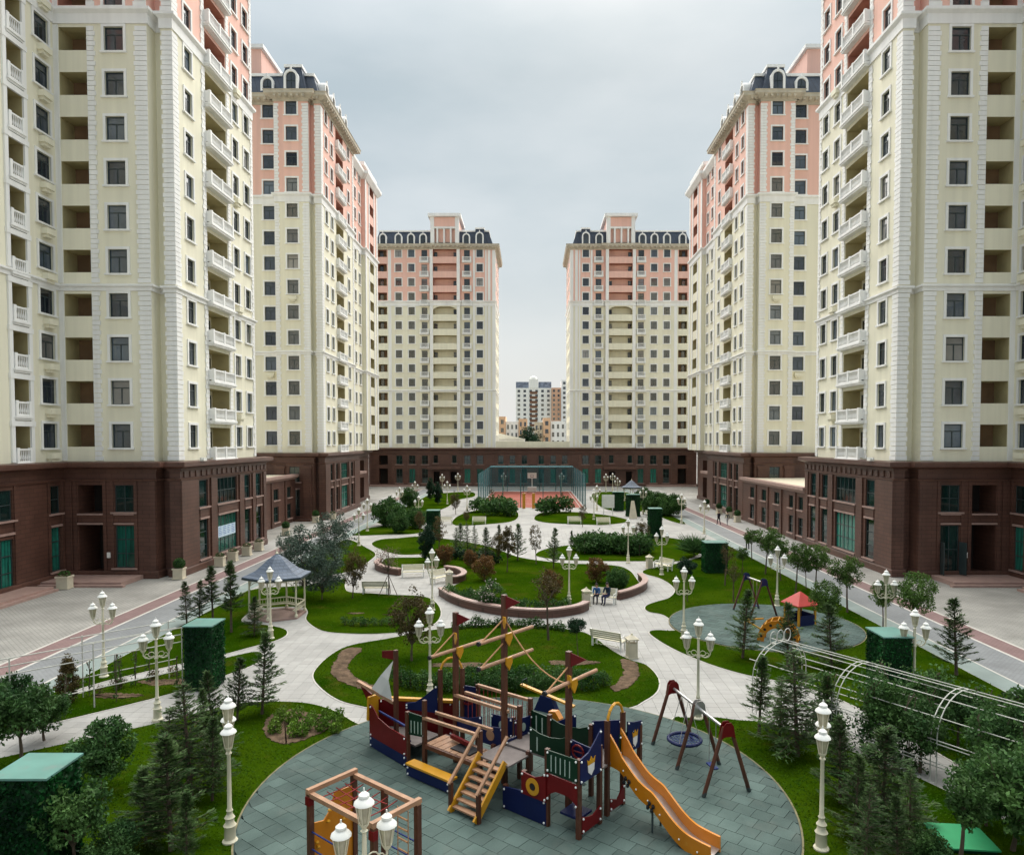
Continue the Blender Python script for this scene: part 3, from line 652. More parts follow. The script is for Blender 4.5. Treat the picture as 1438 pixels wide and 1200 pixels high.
    pl = [(44, 92.1), (33.3, 92.1), (33.3, 91.1), (28.2, 91.1), (28.2, 92.2), (27.8, 92.2), (27.8, 91.7), (27.0, 91.7), (27.0, 110.2), (29.2, 110.2), (29.2, 126.2), (37, 126.2), (37, 160)]
    seg = {2: [(1.9, 3.2, 4.95, 6.9, .35, 'w', 2, 2), (1.9, 3.2, .34, 4.0, .35, 'w', 2, 3)],
           0: [(7.6, 8.9, 4.95, 6.9, .35, 'w', 2, 2), (7.6, 8.9, .8, 4.0, .35, 'w', 2, 3)],
           7: [(a, b_, z, z2, .35, 'w', c, r, *mm) for a, b_, c, mm in ((2.6, 3.7, 1, ()), (5.2, 6.3, 1, ()), (7.9, 11.4, 4, (CURT,)), (13.4, 14.6, 1, ())) for z, z2, r in ((4.95, 7.1, 2), (.8, 3.95, 3))],
           9: [(2.0, 4.6, .32, 4.0, 1.5, 'd'), (6, 7.4, 4.95, 6.9, .35, 'w', 2, 2), (6, 7.4, .8, 3.95, .35, 'w', 2, 3), (9.5, 12.4, .32, 4.0, 1.5, 'd'), (9.5, 12.4, 4.9, 6.9, 1.5, 'd')],
           11: [(6, 8, .32, 4, 1, 'd'), (12, 14, 4.9, 6.9, .35, 'w', 2, 2), (22, 24, 4.9, 6.9, .35, 'w', 2, 2)]}
    wl = podium(root, s, pl, seg)
    pm = MB(); p = wl[7]
    for a, b_ in ((0, 2.2), (4.0, 4.9), (6.6, 7.5), (11.8, 12.9), (15.1, 18.4)): pil(pm, p, uS, nS, a, b_)
    for a in (.35, 3.75):
        q = wl[2]; ux = (-s, 0); pil(pm, q, ux, nF, a, a+1.0, .3, 6.7, .28); pm.obox(q, ux, nF, a-.12, a+1.12, -.02, .42, 6.7, 7.0); pm.obox(q, ux, nF, a-.1, a+1.1, -.02, .4, 0, .5)
    for a, b_ in ((2.6, 3.7), (5.2, 6.3), (7.9, 11.4), (13.4, 14.6)): pm.obox(p, uS, nS, a+.02, b_-.02, -.02, .05, 4.15, 4.75)
    wsplit('pilaster', pm, GRAN, root)
    tm = MB()
    for a, b_ in ((2.6, 3.7), (5.2, 6.3), (7.9, 11.4), (13.4, 14.6)): tm.obox(p, uS, nS, a-.05, b_+.05, -.02, .12, 3.97, 4.12)
    tm.obox(wl[2], (-s, 0), nF, 1.85, 3.25, -.02, .12, 4.02, 4.16)
    wsplit('window_lintel', tm, GRANL, root)
    cm = MB(); xs = sorted((X(27.3), X(29.3))); cm.box(*xs, 110.6, 116.5, 5.0, 5.35); wpart('entrance_canopy', cm, GRANL, root)
    st = MB(); xs = sorted((X(28.4), X(33.2))); st.box(*xs, 89.9, 91.05, 0, .3); wpart('entrance_steps', st, GRAN, root)
    return root
mid_tower(-1, 'cream and pink tower with slate mansard behind the grey-green bushes')
mid_tower(1, 'cream and pink tower with slate mansard beyond the low flat-roofed annex')

def annex(s, a, y0, y1, h, label, wins):
    root = thing('granite_annex', label, 'annex', (XC+s*a, y0, 0)); X = lambda q: XC+s*q
    nS = (-s, 0); uS = (0, 1); mb = MB(); ops = []
    for t, w in wins:
        for z, z2, r in ((.6, 2.4, 2), (3.2, 4.5, 1)): ops.append((t, t+w, z, z2, .3, 'w'))
    P = (X(a), y0); panel(mb, P, uS, nS, 0, y1-y0, 0, h-.6, ops, split=99)
    wpart('wall', mb, [GRAN]*5, root)
    for t, w in wins:
        for z, z2, r in ((.6, 2.4, 2), (3.2, 4.5, 1)): shopwin(root, P, uS, nS, R(90) if s < 0 else R(-90), t, t+w, z, z2, 2, r)
    m2 = MB(); line = [(X(a), y0), (X(a), y1)]; sweep(m2, line, [(0, h-.65), (.12, h-.6), (.5, h-.3), (.5, h), (-.3, h), (-.3, h-.2)], s); wpart('cornice', m2, GRANL, root)
    m3 = MB(); xs = sorted((X(a+.2), X(a+9))); m3.box(*xs, y0+.02, y1-.02, h-.4, h-.12); wpart('flat_roof', m3, STONEP, root)
    m4 = MB()
    for t, w in wins: m4.obox(P, uS, nS, t-.9, t-.35, -.02, .12, 0, h-.7)
    wsplit('pilaster', m4, GRAN, root)
annex(1, 26.9, 70.25, 91.6, 5.6, 'low brown granite annex with pale flat roof between two towers', ((1.2, 1.2), (3.9, 1.2), (8.0, 1.6), (12.4, 1.6), (16.8, 1.6)))
annex(-1, 30.6, 70.25, 91.05, 6.0, 'low brown granite annex recessed behind the white planters', ((3, 1.6), (8.0, 1.6), (13, 1.6), (17.6, 1.4)))

def far_tower(s, label):
    root = thing('apartment_tower', label, 'building', (XC+s*21, 161, 0), group='towers around the court')
    X = lambda a: XC+s*a; uF = (s, 0); nF = (0, -1); uS = (0, 1); nS = (-s, 0); fl = [Z0+FH*k for k in range(NF)]
    wall = MB(); ops = []; A0, A1 = 8.5, 35.5; P = (X(A0), 161)
    for k, z in enumerate(fl):
        for a in (11.9, 27.2, 30.1): ops.append((a-.7-A0, a+.7-A0, z+1.0, z+2.72, .2, 'w')); window(root, 1.4, 1.72, X(a), 161, z+1.0, 0)
        for a in (14.75, 24.3):
            ops.append((a-.65-A0, a+.65-A0, z+.05, z+2.6, .3, 'w')); window(root, 1.3, 2.55, X(a), 161, z+.05, 0, sur=False, sill=False, name='balcony_window'); balcony(root, 2.0, X(a), 161, z+.02, 0, .55, 2)
        ops.append((32.7-A0, 34.7-A0, z+1.05, z+2.75, 1.5, 'l')); inner_door(root, .8, 1.9, X(34.1), 162.45, z+.85, 0)
    panel(wall, P, uF, nF, 0, 16.3-A0, Z0-.05, ZT, [o for o in ops if o[1] < 16.3-A0]); panel(wall, P, uF, nF, 23.05-A0, A1-A0, Z0-.05, ZT, [o for o in ops if o[0] > 23.05-A0])
    ops = []; Q = (X(16.3), 160.5)
    for k, z in enumerate(fl):
        ops.append((.75, 6.0, z+1.0, z+2.75, 1.7, 'l'))
        for a in (17.5, 21.9): inner_door(root, .75, 1.3, X(a), 162.1, z+1.05, 0) if random.random() < .75 else None
    panel(wall, Q, uF, nF, 0, 6.75, Z0-.05, ZT, ops)
    for a, d in ((16.3, -1), (23.05, 1)): panel(wall, (X(a), 160.5), uS, (s*d, 0), 0, .5, Z0-.05, ZT, [])
    wins = []
    ops = []
    for z in fl:
        for t in (4.0, 9.0, 14.0): ops.append((t-.6, t+.6, z+1.0, z+2.72, .2, 'w')); window(root, 1.2, 1.72, X(A0), 161+t, z+1.0, R(90) if s < 0 else R(-90))
    panel(wall, (X(A0), 161), uS, nS, 0, 18, Z0-.05, ZT, ops)
    wall.q((X(A1), 161, Z0), (X(A1), 179, Z0), (X(A1), 179, ZT), (X(A1), 161, ZT)); wall.q((X(A0), 179, Z0), (X(A1), 179, Z0), (X(A1), 179, ZT), (X(A0), 179, ZT))
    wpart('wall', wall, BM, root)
    qm = MB()
    for za, zb in ((Z0+.05, 21.2), (21.8, 40.4), (41.7, 52.9)):
        for a, w in ((8.5, .6), (9.5, .6), (31.75, .7), (12.95, .45), (10.35, .3)): qm.obox(P, uF, nF, a-A0, a-A0+w, -.01, .08, za, zb)
        for t in (0, 6.05): qm.obox(Q, uF, nF, t, t+.7, -.01, .10, za, zb)
        qm.obox(P, uS, nS, 0, .7, -.01, .08, za, zb); qm.obox(P, uS, nS, 2, 2.5, -.01, .08, za, zb); qm.obox(P, uS, nS, 17.3, 18, -.01, .08, za, zb)
    wsplit('pilaster', qm, WHT, root)
    am = MB(); zc = fl[9]+1.9
    for d in (-1, 1):
        pts = [(.75+2.625+d*2.625, 40.4)]+[(.75+2.625+d*2.625*math.cos(t), zc+.95*math.sin(t)) for t in np.linspace(0, math.pi/2, 7)]+[(.75+2.625, 40.4)]
        am.plate(lambda a, b_, t_: (Q[0]+s*a, 160.46+t_, b_), pts, .12)
    wpart('arch_spandrel', am, YEL, root)
    line = [(X(a), y) for a, y in ((36, 161), (23.05, 161), (23.05, 160.5), (16.3, 160.5), (16.3, 161), (8.5, 161), (8.5, 179))]
    b = MB(); sweep(b, line, BELT1, s); wpart('belt_course', b, WHT, root)
    b = MB(); sweep(b, line, BELT2, s); wpart('belt_course', b, WHT, root)
    b = MB(); sweep(b, line, CORN, s); brackets(b, line, s, 53.28, 53.6, .1, .85, 1.0, .4); wpart('cornice', b, STN, root)
    xs = sorted((X(8.9), X(35.5))); mansard(root, [(xs[0], 161.3), (xs[1], 161.3), (xs[1], 178.7), (xs[0], 178.7)], 54.12, 57.3, 1.0)
    xs = sorted((X(10.2), X(13.6))); mansard(root, [(xs[0], 160.9), (xs[1], 160.9), (xs[1], 166), (xs[0], 166)], 54.13, 57.75, .8)
    for a in (14.9, 24.6, 27.3, 30.1, 33.6): dormer(root, X(a), 161.2, 54.2, 0)
    dormer(root, X(11.9), 160.8, 54.2, 0, 1.25, 2.4)
    g = MB(); gx = sorted((X(16.6), X(22.75))); g.box(*gx, 161.5, 170, 54, 60.0, 0)
    for a in (16.6, 18.15, 19.65, 21.15, 22.45): x = sorted((X(a), X(a+.35))); g.box(*x, 160.6, 161.5, 54.16, 57.6, 2)
    x = sorted((X(16.55), X(22.85))); g.box(*x, 160.55, 161.5, 57.6, 57.95, 2); g.box(*x, 160.62, 161.48, 57.95, 60.0, 0)
    for a in (16.5, 22.0): x = sorted((X(a), X(a+.85))); g.box(*x, 160.5, 161.49, 54.17, 60.1, 2)
    x = sorted((X(16.0), X(23.35))); g.box(*x, 159.9, 170.4, 60.1, 60.75, 2)
    wpart('roof_gable', g, [PNK, PNK, WHT], root)
    # base
    pl = [(37, 160.6), (0, 160.6)]; L = 37; T = lambda a: 37-a
    ops = []
    for a, w in ((1.9, 1.2), (4.6, 1.2), (7.2, 1.2), (11.9, 1.4), (14.75, 1.4), (24.3, 1.4), (27.2, 1.4), (30.1, 1.4)):
        ops.append((T(a)-w/2, T(a)+w/2, 4.95, 6.95, .35, 'w', 2, 2)); ops.append((T(a)-w/2, T(a)+w/2, .7, 3.95, .35, 'w', 2, 3, *((CURT,) if random.random() < .45 else ())))
    for a in (17.7, 21.9): ops.append((T(a)-.5, T(a)+.5, 5.2, 7.0, .35, 'w', 1, 1))
    ops.append((T(34.7), T(32.7), .32, 4.0, 1.8, 'd')); ops.append((T(34.7), T(32.7), 4.9, 6.95, 1.8, 'd'))
    ops.append((T(22.4), T(21.0), .32, 3.3, 1.5, 'd')); ops.append((T(18.6), T(17.2), .32, 3.3, 1.5, 'd'))
    wl = podium(root, s, pl, {0: sorted(ops)})
    pm = MB(); ux = (-s, 0)
    for a in (9.2, 10.7, 13.2, 16.4, 23.3, 25.8, 28.6, 31.6): pm.obox(wl[0], ux, nF, T(a)-.35, T(a)+.35, -.02, .15, .6, 7.2)
    wsplit('pilaster', pm, GRAN, root)
    cn = MB(); x = sorted((X(15.9), X(23.7))); cn.box(*x, 158.9, 160.5, 3.9, 4.4); wpart('entrance_canopy', cn, GRAN, root)
    st = MB(); x = sorted((X(25.5), X(36.6))); st.box(*x, 158.8, 160.4, 0, .3); wpart('entrance_steps', st, GRANL, root)
    par = MB(); x = sorted((X(0 if s > 0 else .001), X(8.35))); par.box(*x, 160.9, 161.3, 8.66, 10.1); wpart('parapet', par, YEL, root)
    return root
far_tower(-1, 'gabled cream and pink tower closing the court, beside the basketball hoop')
far_tower(1, 'gabled cream and pink tower closing the court, behind the small far gazebo')

# ------------------------------------------------------------------ the town beyond
def block(label, x0, x1, y, z1, cols, rows, mat, h0=3.1, name='distant_block', zb=0, roof=None):
    root = thing(name, label, 'building', ((x0+x1)/2, y, 0), group='buildings beyond the court')
    mb = MB(); mb.box(x0, x1, y, y+14, zb-.05, z1); wpart('wall', mb, mat, root)
    dx = (x1-x0)/cols
    def mk():
        q = MB(); q.box(-dx*.22, dx*.22, -.06, .05, 0, 1.6); return q.mesh('window', GLS)
    me = mk()
    for r in range(rows):
        for c in range(cols):
            z = z1-1.2-1.6-r*h0
            if z > zb+1: ob('window', me, root, (x0+dx*(c+.5)-(x0+x1)/2, 0, z))
    if roof:
        m2 = MB(); m2.box(x0-.5, x1+.5, y-.5, y+14.5, z1, z1+.5, 0); wpart('roof_edge', m2, roof, root)
    return root
PALEB = M('pale_distant_wall', (.84, .83, .76), .9, .05, .05); ORB = M('orange_distant_wall', (.62, .38, .25), .9, .1, .1); PEACH = M('peach_distant_wall', (.66, .42, .26), .9, .1, .1)
b = block('pale high-rise in the distance with dark roof ornaments', -9.5, 13.5, 463, 44.5, 6, 11, PALEB, 3.0)
mb = MB(); mb.box(-9.5, -1.2, 463.5, 476, 44.5, 48.5); mb.box(5.2, 13.5, 463.5, 476, 44.5, 48.5); wpart('mansard_roof', mb, M('grey_roof_ornament', (.20, .23, .29), .8, .5, .6), b)
mb = MB(); mb.box(-.9, 4.9, 462.7, 470, 44.5, 50.2); mb.lathe((2, 465, 50.2), ((2.6, 0), (2.2, 1.3), (.6, 2.2)), 10); wpart('roof_gable', mb, PALEB, b)
mb = MB()
for k in range(9): mb.box(-.4, 4.4, 462.6, 463.2, 12+k*3.0+4.6, 12+k*3.0+6.2)
wpart('loggia_band', mb, M('brown_loggia', (.18, .09, .05), .9), b)
block('narrow orange slab standing against the distant high-rise', 13.6, 19.6, 460, 44.5, 2, 11, ORB, 3.0)
block('pale slab with one column of windows beside the orange slab', 19.7, 27, 455, 49, 2, 12, WHT, 3.1)
block('low peach apartment house with orange stair tower', -14, -9.2, 262, 19.2, 2, 5, PEACH, 3.0)
block('low white apartment house beside the orange stair tower', -9.1, -4.5, 264, 17.4, 3, 4, WHT, 3.0)
block('low pinkish apartment house beside a dark tree', -4.4, -1.2, 263, 18.4, 2, 4, PEACH, 3.0)
block('low grey apartment house behind the bare tree', 1.5, 4.6, 266, 17.2, 2, 3, STONEP, 3.0)
block('low peach stair tower among the far houses', 4.7, 7.4, 265, 18.8, 1, 4, PEACH, 3.0)
block('low white apartment house under the pale slab', 7.5, 13, 266, 17.6, 3, 3, WHT, 3.0)
t = thing('shed_roof', 'white pitched shed roof showing over the court parapet', 'roof', (-6.5, 190, 0)); mb = MB()
mb.box(-11, -1.6, 188, 204, 0, 10.8); wpart('wall', mb, WHT, t); mb = MB(); mb.q((-11.4, 187.6, 12.9), (-11.4, 205, 12.9), (-1.2, 205, 10.7), (-1.2, 187.6, 10.7)); mb.q((-11.4, 187.6, 10.7), (-1.2, 187.6, 10.7), (-11.4, 187.6, 12.9)); wpart('roof', mb, WPAINT, t)
# ------------------------------------------------------------------ garden paving and lawns (setting)
pv = sheet('plaza_paving', -19.2, 19.2, 8, 145.2, .012, JOINT, .03)
mb = MB(); sz = .48
for i in range(80):
    for j in range(144):
        x = -19.2+i*sz; y = 12+j*sz; h = .030+.003*random.random(); mb.box(x+.004, x+sz-.004, y+.004, y+sz-.004, .01, h, skip='b')
struct(ob('paving_slabs', mb.mesh('paving_slabs', PAVE), pv), 'stuff')
mb = MB()
for i in range(32):
    for j in range(54):
        x = -19.2+i*1.2; y = 81+j*1.2; mb.box(x+.006, x+1.194, y+.006, min(y+1.194, 145.1), .01, .030, skip='b')
struct(ob('paving_slabs', mb.mesh('paving_slabs', PAVE), pv), 'stuff')
LAWNS = {
 'a': [(-13.08, 25.56), (-12.19, 26.45), (-11.42, 27.17), (-10.12, 27.39), (-8.69, 27.24), (-7.47, 26.52), (-6.38, 25.37), (-4.97, 23.9), (-4, 20), (-4, 12), (-6, 9), (-19, 9), (-19.2, 14), (-19.2, 20.2), (-16.9, 22.5), (-15, 24.0)],
 'b': [(-19.2, 28.0), (-17.97, 29.86), (-16.26, 31.86), (-14.73, 33.46), (-13.85, 34.74), (-13.03, 35.86), (-12.82, 37.05), (-13.36, 38.18), (-14.69, 39.0), (-16.14, 39.6), (-16.6, 41.0), (-16.5, 42.6), (-15.35, 43.3), (-13.9, 43.2), (-13.2, 41.9), (-12.81, 40.33), (-11.93, 38.77), (-11.04, 37.75), (-9.98, 37.33), (-8.44, 37.19), (-6.99, 37.47), (-5.95, 38.04), (-5.3, 39.54), (-5.34, 42.02), (-6.1, 44.83), (-7.22, 46.28), (-9.41, 46.71), (-10.68, 47.14), (-12.22, 47.59), (-12.99, 49.46), (-13.64, 52.0), (-14.5, 51.5), (-16.0, 49.6), (-19.2, 48.0), (-19.2, 40), (-19.2, 33)],
 'c': [(-18.41, 24.37), (-19.2, 25.5), (-18.74, 27.02), (-17.55, 29.16), (-15.81, 30.97), (-14.41, 32.8), (-13.36, 33.91), (-12.78, 33.57), (-12.55, 32.27), (-13.18, 30.68), (-14.48, 28.33), (-16.84, 25.76)],
 'd': [(-15.31, 53.39), (-13.82, 56.07), (-13.67, 60.43), (-13.99, 63.87), (-15.55, 67.28), (-18.0, 72.0), (-19.2, 72.5), (-19.2, 66), (-19.2, 58), (-19.2, 51), (-17, 51.5)],
 'e': [(-19.11, 76.43), (-19.19, 81.34), (-18.14, 84.04), (-15.87, 85.46), (-13.13, 83.35), (-11.97, 80.06), (-12.86, 77.6), (-15.46, 77.01)],
 'f': [(-15.7, 70.07), (-15.42, 73.11), (-13.78, 74.19), (-11.72, 75.29), (-7.65, 72.59), (-3.74, 67.73), (-1.25, 62.3), (0.91, 60.07), (3.24, 58.68), (5.57, 58.34), (7.21, 57.34), (7.75, 55.45), (7.83, 53.68), (7.8, 51.75), (7.75, 49.95), (7.3, 48.4), (6.5, 47.2), (5.6, 46.5), (4.89, 46.8), (3.7, 46.4), (3.3, 43.5), (2.6, 42.2), (1.24, 41.3), (-0.21, 41.3), (-1.8, 42.1), (-3.55, 43.5), (-4.75, 45.0), (-5.7, 47.0), (-5.6, 48.8), (-4.95, 51.3), (-5.0, 53.11), (-6.04, 55.0), (-8.18, 56.5), (-10.26, 55.7), (-11.3, 56.0), (-12.1, 57.67), (-12.5, 60.07), (-12.2, 61.54), (-9.4, 61.91), (-9.63, 63.47), (-11.8, 63.47), (-14.01, 66.39)],
 'g': [(0.44, 63.08), (1.33, 66.39), (3.82, 69.12), (6.64, 69.59), (9.13, 71.56), (12.32, 75.29), (15.16, 73.65), (16.18, 69.12), (15.7, 65.11), (13.71, 61.16), (12.01, 59.72), (9.91, 59.9), (7.14, 59.9), (3.28, 60.4), (1.53, 61.4)],
 'h': [(8.67, 54.55), (9.47, 56.38), (12.16, 58.7), (15.31, 62.6), (17.47, 66.8), (19.2, 72.0), (19.2, 60), (19.2, 48), (19.2, 36), (19.2, 26), (19.2, 14), (14.5, 18.5), (12.6, 26.5), (11.2, 29.2), (9.43, 30.59), (8.48, 31.66), (7.79, 32.8), (7.09, 34.26), (6.54, 35.99), (6.31, 37.47), (6.8, 37.9), (7.7, 37.8), (8.0, 39), (7.8, 41.2), (7.07, 42.02), (6.96, 42.92), (7.29, 43.85), (8.13, 44.83), (9.01, 45.85), (9.82, 48.04), (9.9, 50.45), (9.52, 52.56)],
 'i': [(5.15, 25.56), (5.69, 25.76), (6.67, 25.83), (7.51, 25.56), (8.6, 25.2), (10.3, 23.2), (12.2, 20.0), (14, 14), (14, 9), (5, 9), (4, 14), (4, 22)],
 'j': [(-9.4, 30.5), (-9.56, 31.76), (-9.5, 33.24), (-9.23, 34.5), (-8.64, 35.35), (-7.32, 36.25), (-5.52, 37.75), (-3.7, 38.62), (-1.77, 39.07), (0.58, 38.62), (2.48, 37.75), (3.22, 36.65), (3.97, 34.15), (4.62, 32.69), (5.18, 32.06), (5.42, 30.97), (5.42, 29.77), (5.12, 28.57), (4.46, 27.55), (3.43, 26.66), (0, 26), (-4, 26), (-6.55, 27.0), (-7.68, 27.78), (-8.79, 29.25)],
 'k': [(-9.92, 94.2), (-8.68, 101.77), (-5.85, 106.02), (-2.37, 102.8), (-1.65, 96.91), (-2.1, 90.83), (-3.96, 87.68), (-9.01, 85.46)],
 'l': [(0.47, 93.34), (1.72, 100.76), (5.61, 101.77), (10.21, 97.5), (12.53, 90.5), (9.01, 86.2), (3.93, 87.2), (1.34, 89.23)],
 'm': [(-19.2, 88.5), (-19.2, 98.79), (-19.2, 111.87), (-19.2, 134.02), (-12.22, 142), (-10.3, 130.57), (-12.5, 122.69), (-12.8, 109.45), (-14.0, 98.79), (-13.88, 90.5), (-16.0, 87.2)],
 'n': [(12.58, 139.54), (19.2, 139.54), (19.2, 111.87), (19.2, 88.5), (17.91, 89.23), (17.0, 98.79), (14.9, 104), (11.52, 104.5), (10.8, 118.39)],
}
def inside(pt, poly):
    x, y = pt; c = False; n = len(poly)
    for i in range(n):
        x1, y1 = poly[i]; x2, y2 = poly[i-1]
        if (y1 > y) != (y2 > y) and x < (x2-x1)*(y-y1)/(y2-y1)+x1: c = not c
    return c
PC, PR = (-.32, 20.2), 7.62      # big rubber circle
QC, QR = (12.85, 38.9), 5.1      # small rubber circle
SM = {}
for k, pts in LAWNS.items():
    q = smooth_closed(pts, 4, 19.2); SM[k] = q; z = .075
    mb = MB(); mb.prism(q, .0, z); struct(ob('lawn', mb.mesh('lawn', GRASS)))
    mb = MB(); sweep(mb, q, [(-.02, .0), (.06, .0), (.06, .052), (-.02, .052)], 1 if sum((a[0]*b[1]-b[0]*a[1]) for a, b in zip(q, q[1:]+q[:1])) < 0 else -1, closed_prof=True, loop=True)
    struct(ob('lawn_edging', mb.mesh('lawn_edging', LINE)))
# blades of grass on the lawns one can see close to
P3 = []
for k in 'aijbchf':
    q = SM[k]; A = np.array(q); lo, hi = A.min(0), A.max(0); dens = {'a': 170, 'i': 200, 'j': 150, 'b': 45, 'c': 110, 'h': 55, 'f': 32}[k]
    cnt = int((hi-lo).prod()*dens); r = RNG.random((cnt, 2))*(hi-lo)+lo
    px, py = r[:, 0], r[:, 1]; ins = np.zeros(cnt, bool)
    for i in range(len(q)):
        x1, y1 = q[i]; x2, y2 = q[i-1]
        if y1 == y2: continue
        ins ^= ((y1 > py) != (y2 > py)) & (px < (x2-x1)*(py-y1)/(y2-y1)+x1)
    ins &= (np.hypot(px-PC[0], py-PC[1]) > PR+.05) & (np.hypot(px-QC[0], py-QC[1]) > QR+.05) & (np.abs(px) < py*.78+.5) & (py > 12)
    P3.append(r[ins])
P3 = np.concatenate(P3)
def tris_mesh(name, V, mat):
    n = len(V)//3; me = bpy.data.meshes.new(name); me.vertices.add(len(V)); me.vertices.foreach_set('co', V.ravel().astype(np.float32))
    me.loops.add(len(V)); me.loops.foreach_set('vertex_index', np.arange(len(V), dtype=np.int32)); me.polygons.add(n)
    me.polygons.foreach_set('loop_start', np.arange(0, len(V), 3, dtype=np.int32)); me.polygons.foreach_set('loop_total', np.full(n, 3, np.int32))
    me.materials.append(mat); me.update(calc_edges=True); return me
n = len(P3); ang = RNG.random(n)*6.283; hgt = .012+.03*RNG.random(n); wd = .018+.012*RNG.random(n); ln = (RNG.random((n, 2))-.5)*.15
V = np.zeros((n, 3, 3)); V[:, 0, :2] = P3-np.c_[np.cos(ang), np.sin(ang)]*wd[:, None]; V[:, 1, :2] = P3+np.c_[np.cos(ang), np.sin(ang)]*wd[:, None]; V[:, 2, :2] = P3+ln
V[:, :2, 2] = .072; V[:, 2, 2] = .075+hgt
g = struct(ob('grass', tris_mesh('grass', V.reshape(-1, 3), BLADE)), 'stuff'); tag(g, 'short green blades growing over the lawns', 'grass')
def patch(name, pts, mat, z0, z1, sub=4):
    q = smooth_closed(pts, sub*3); q = [(a+random.uniform(-.06, .06), b+random.uniform(-.06, .06)) for a, b in q]; mb = MB(); mb.prism(q, z0, z1); return struct(ob(name, mb.mesh(name, mat)))
patch('mulch_bed', [(-8.88, 34.5), (-9.11, 33.8), (-9.0, 32.69), (-8.9, 31.46), (-8.45, 30.31), (-7.5, 29.2), (-6.25, 28.3), (-5.73, 28.5), (-6.84, 29.42), (-7.7, 30.5), (-8.2, 31.66), (-8.3, 32.69), (-8.2, 34.3)], BARK, .05, .10)
patch('mulch_bed', [(4.19, 32.69), (4.6, 32.5), (4.85, 31.86), (4.7, 30.5), (4.3, 29.42), (3.59, 28.5), (3.29, 28.84), (3.76, 29.77), (4.1, 30.97)], BARK, .05, .10)
patch('mulch_bed', [(-9.6, 25.5), (-9.5, 26.2), (-9.1, 26.5), (-8.44, 26.3), (-7.48, 25.8), (-6.95, 25.3), (-7.1, 24.7), (-7.6, 23.9), (-8.13, 23.5), (-8.52, 23.6), (-9.2, 24.3)], BARK, .05, .10)
for (x, y, a, b) in ((-3.2, 31.9, 1.5, .35), (1.9, 32.2, 1.2, .45), (-10.3, 41.6, .5, .2), (-7.9, 41.3, .7, .25), (-8.7, 57.0, 1.4, .6), (-15.2, 29.6, 1.2, .4), (-16.5, 28.0, 1.0, .35)):
    patch('bare_soil', [(x+a*math.cos(t)*random.uniform(.7, 1.2), y+b*math.sin(t)*random.uniform(.7, 1.2)) for t in np.linspace(0, 6.283, 11)[:-1]], BARK, .05, .088)
EDGE = M('worn_soil_edge', (.16, .14, .075), .9, .3, 3)
# rubber-tile circles
def rubber(c, r, rot, ts, singles, label):
    base = MB(); base.prism([(c[0]+r*math.cos(t), c[1]+r*math.sin(t)) for t in np.linspace(0, 2*math.pi, 97)[:-1]], 0, .083)
    root = struct(ob('rubber_surface', base.mesh('rubber_surface', RUBD)))
    ca, sa = math.cos(rot), math.sin(rot); cells = []; hw = ts/2-.006
    n = int(r/ts)+2; rest = MB(); rim = []
    for j in range(-n, n+1):
        for i in range(-n, n+1):
            u = (i+(.5 if j % 2 else 0))*ts; v = j*ts
            cor = [(u+a*hw, v+b*hw) for a, b in ((-1, -1), (1, -1), (1, 1), (-1, 1))]
            ds = [math.hypot(*q) for q in cor]
            if min(ds) > r-.03: continue
            w = lambda p: (c[0]+p[0]*ca-p[1]*sa, c[1]+p[0]*sa+p[1]*ca)
            if max(ds) <= r-.03: cells.append((w((u, v)), cor, w))
            else:   # cut tile on the rim
                k = [tuple(np.array(p)*min(1, (r-.03)/max(1e-6, math.hypot(*p)))) for p in cor]
                k2 = []
                for a, b in zip(k, k[1:]+k[:1]):
                    k2.append(a); m_ = ((a[0]+b[0])/2, (a[1]+b[1])/2); d = math.hypot(*m_)
                    if d > r-.25 and math.hypot(*a) > r-.05 and math.hypot(*b) > r-.05: k2.append((m_[0]*(r-.03)/d, m_[1]*(r-.03)/d))
                rest.prism([w(p) for p in k2], .07, .105)
    cells.sort(key=lambda q: q[0][1]+.0*q[0][0])
    vis = [q for q in cells if q[0][1] > 15.2] if singles else []
    vis = sorted(vis, key=lambda q: q[0][1])[:singles]; ids = {id(q) for q in vis}
    if vis:
        t = MB(); t.box(-hw, hw, -hw, hw, -.02, 0, skip='b'); tm = t.mesh('rubber_tile', RUB)
        for q in vis: ob('rubber_tile', tm, root, (q[0][0], q[0][1], .106+random.uniform(-.002, .003)), (R(random.uniform(-.25, .25)), R(random.uniform(-.25, .25)), rot))
    for q in cells:
        if id(q) not in ids: rest.prism([q[2](p) for p in q[1]], .07, .106+random.uniform(-.002, .003))
    struct(ob('rubber_tiles', rest.mesh('rubber_tiles', RUB), root), 'stuff')
    mb = MB(); cir = [(c[0]+r*math.cos(t), c[1]+r*math.sin(t)) for t in np.linspace(0, 2*math.pi, 97)]
    sweep(mb, cir[:-1], [(-.0, 0), (.05, 0), (.05, .086), (0, .086)], -1, closed_prof=True, loop=True); struct(ob('rubber_edging', mb.mesh('rubber_edging', EDGE)))
rubber(PC, PR, R(-38), .5, 300, '')
rubber(QC, QR, R(-38), .5, 0, '')
ZR = .106
# the red ball court
crt = sheet('ball_court', -7.7, 8.1, 108.3, 143.4, .05, COURT, .05)
mb = MB()
for a in ((-7.3, -7.2, 109, 142.8), (7.6, 7.7, 109, 142.8), (-7.2, 7.6, 109, 109.1), (-7.2, 7.6, 142.7, 142.8), (-7.2, 7.6, 125.9, 126.0), (-2.2, -2.1, 109.1, 114.9), (2.5, 2.6, 109.1, 114.9), (-2.2, 2.6, 114.9, 115.0)): mb.box(a[0], a[1], a[2], a[3], .05, .054)
struct(ob('court_line', mb.mesh('court_line', LINE), crt))
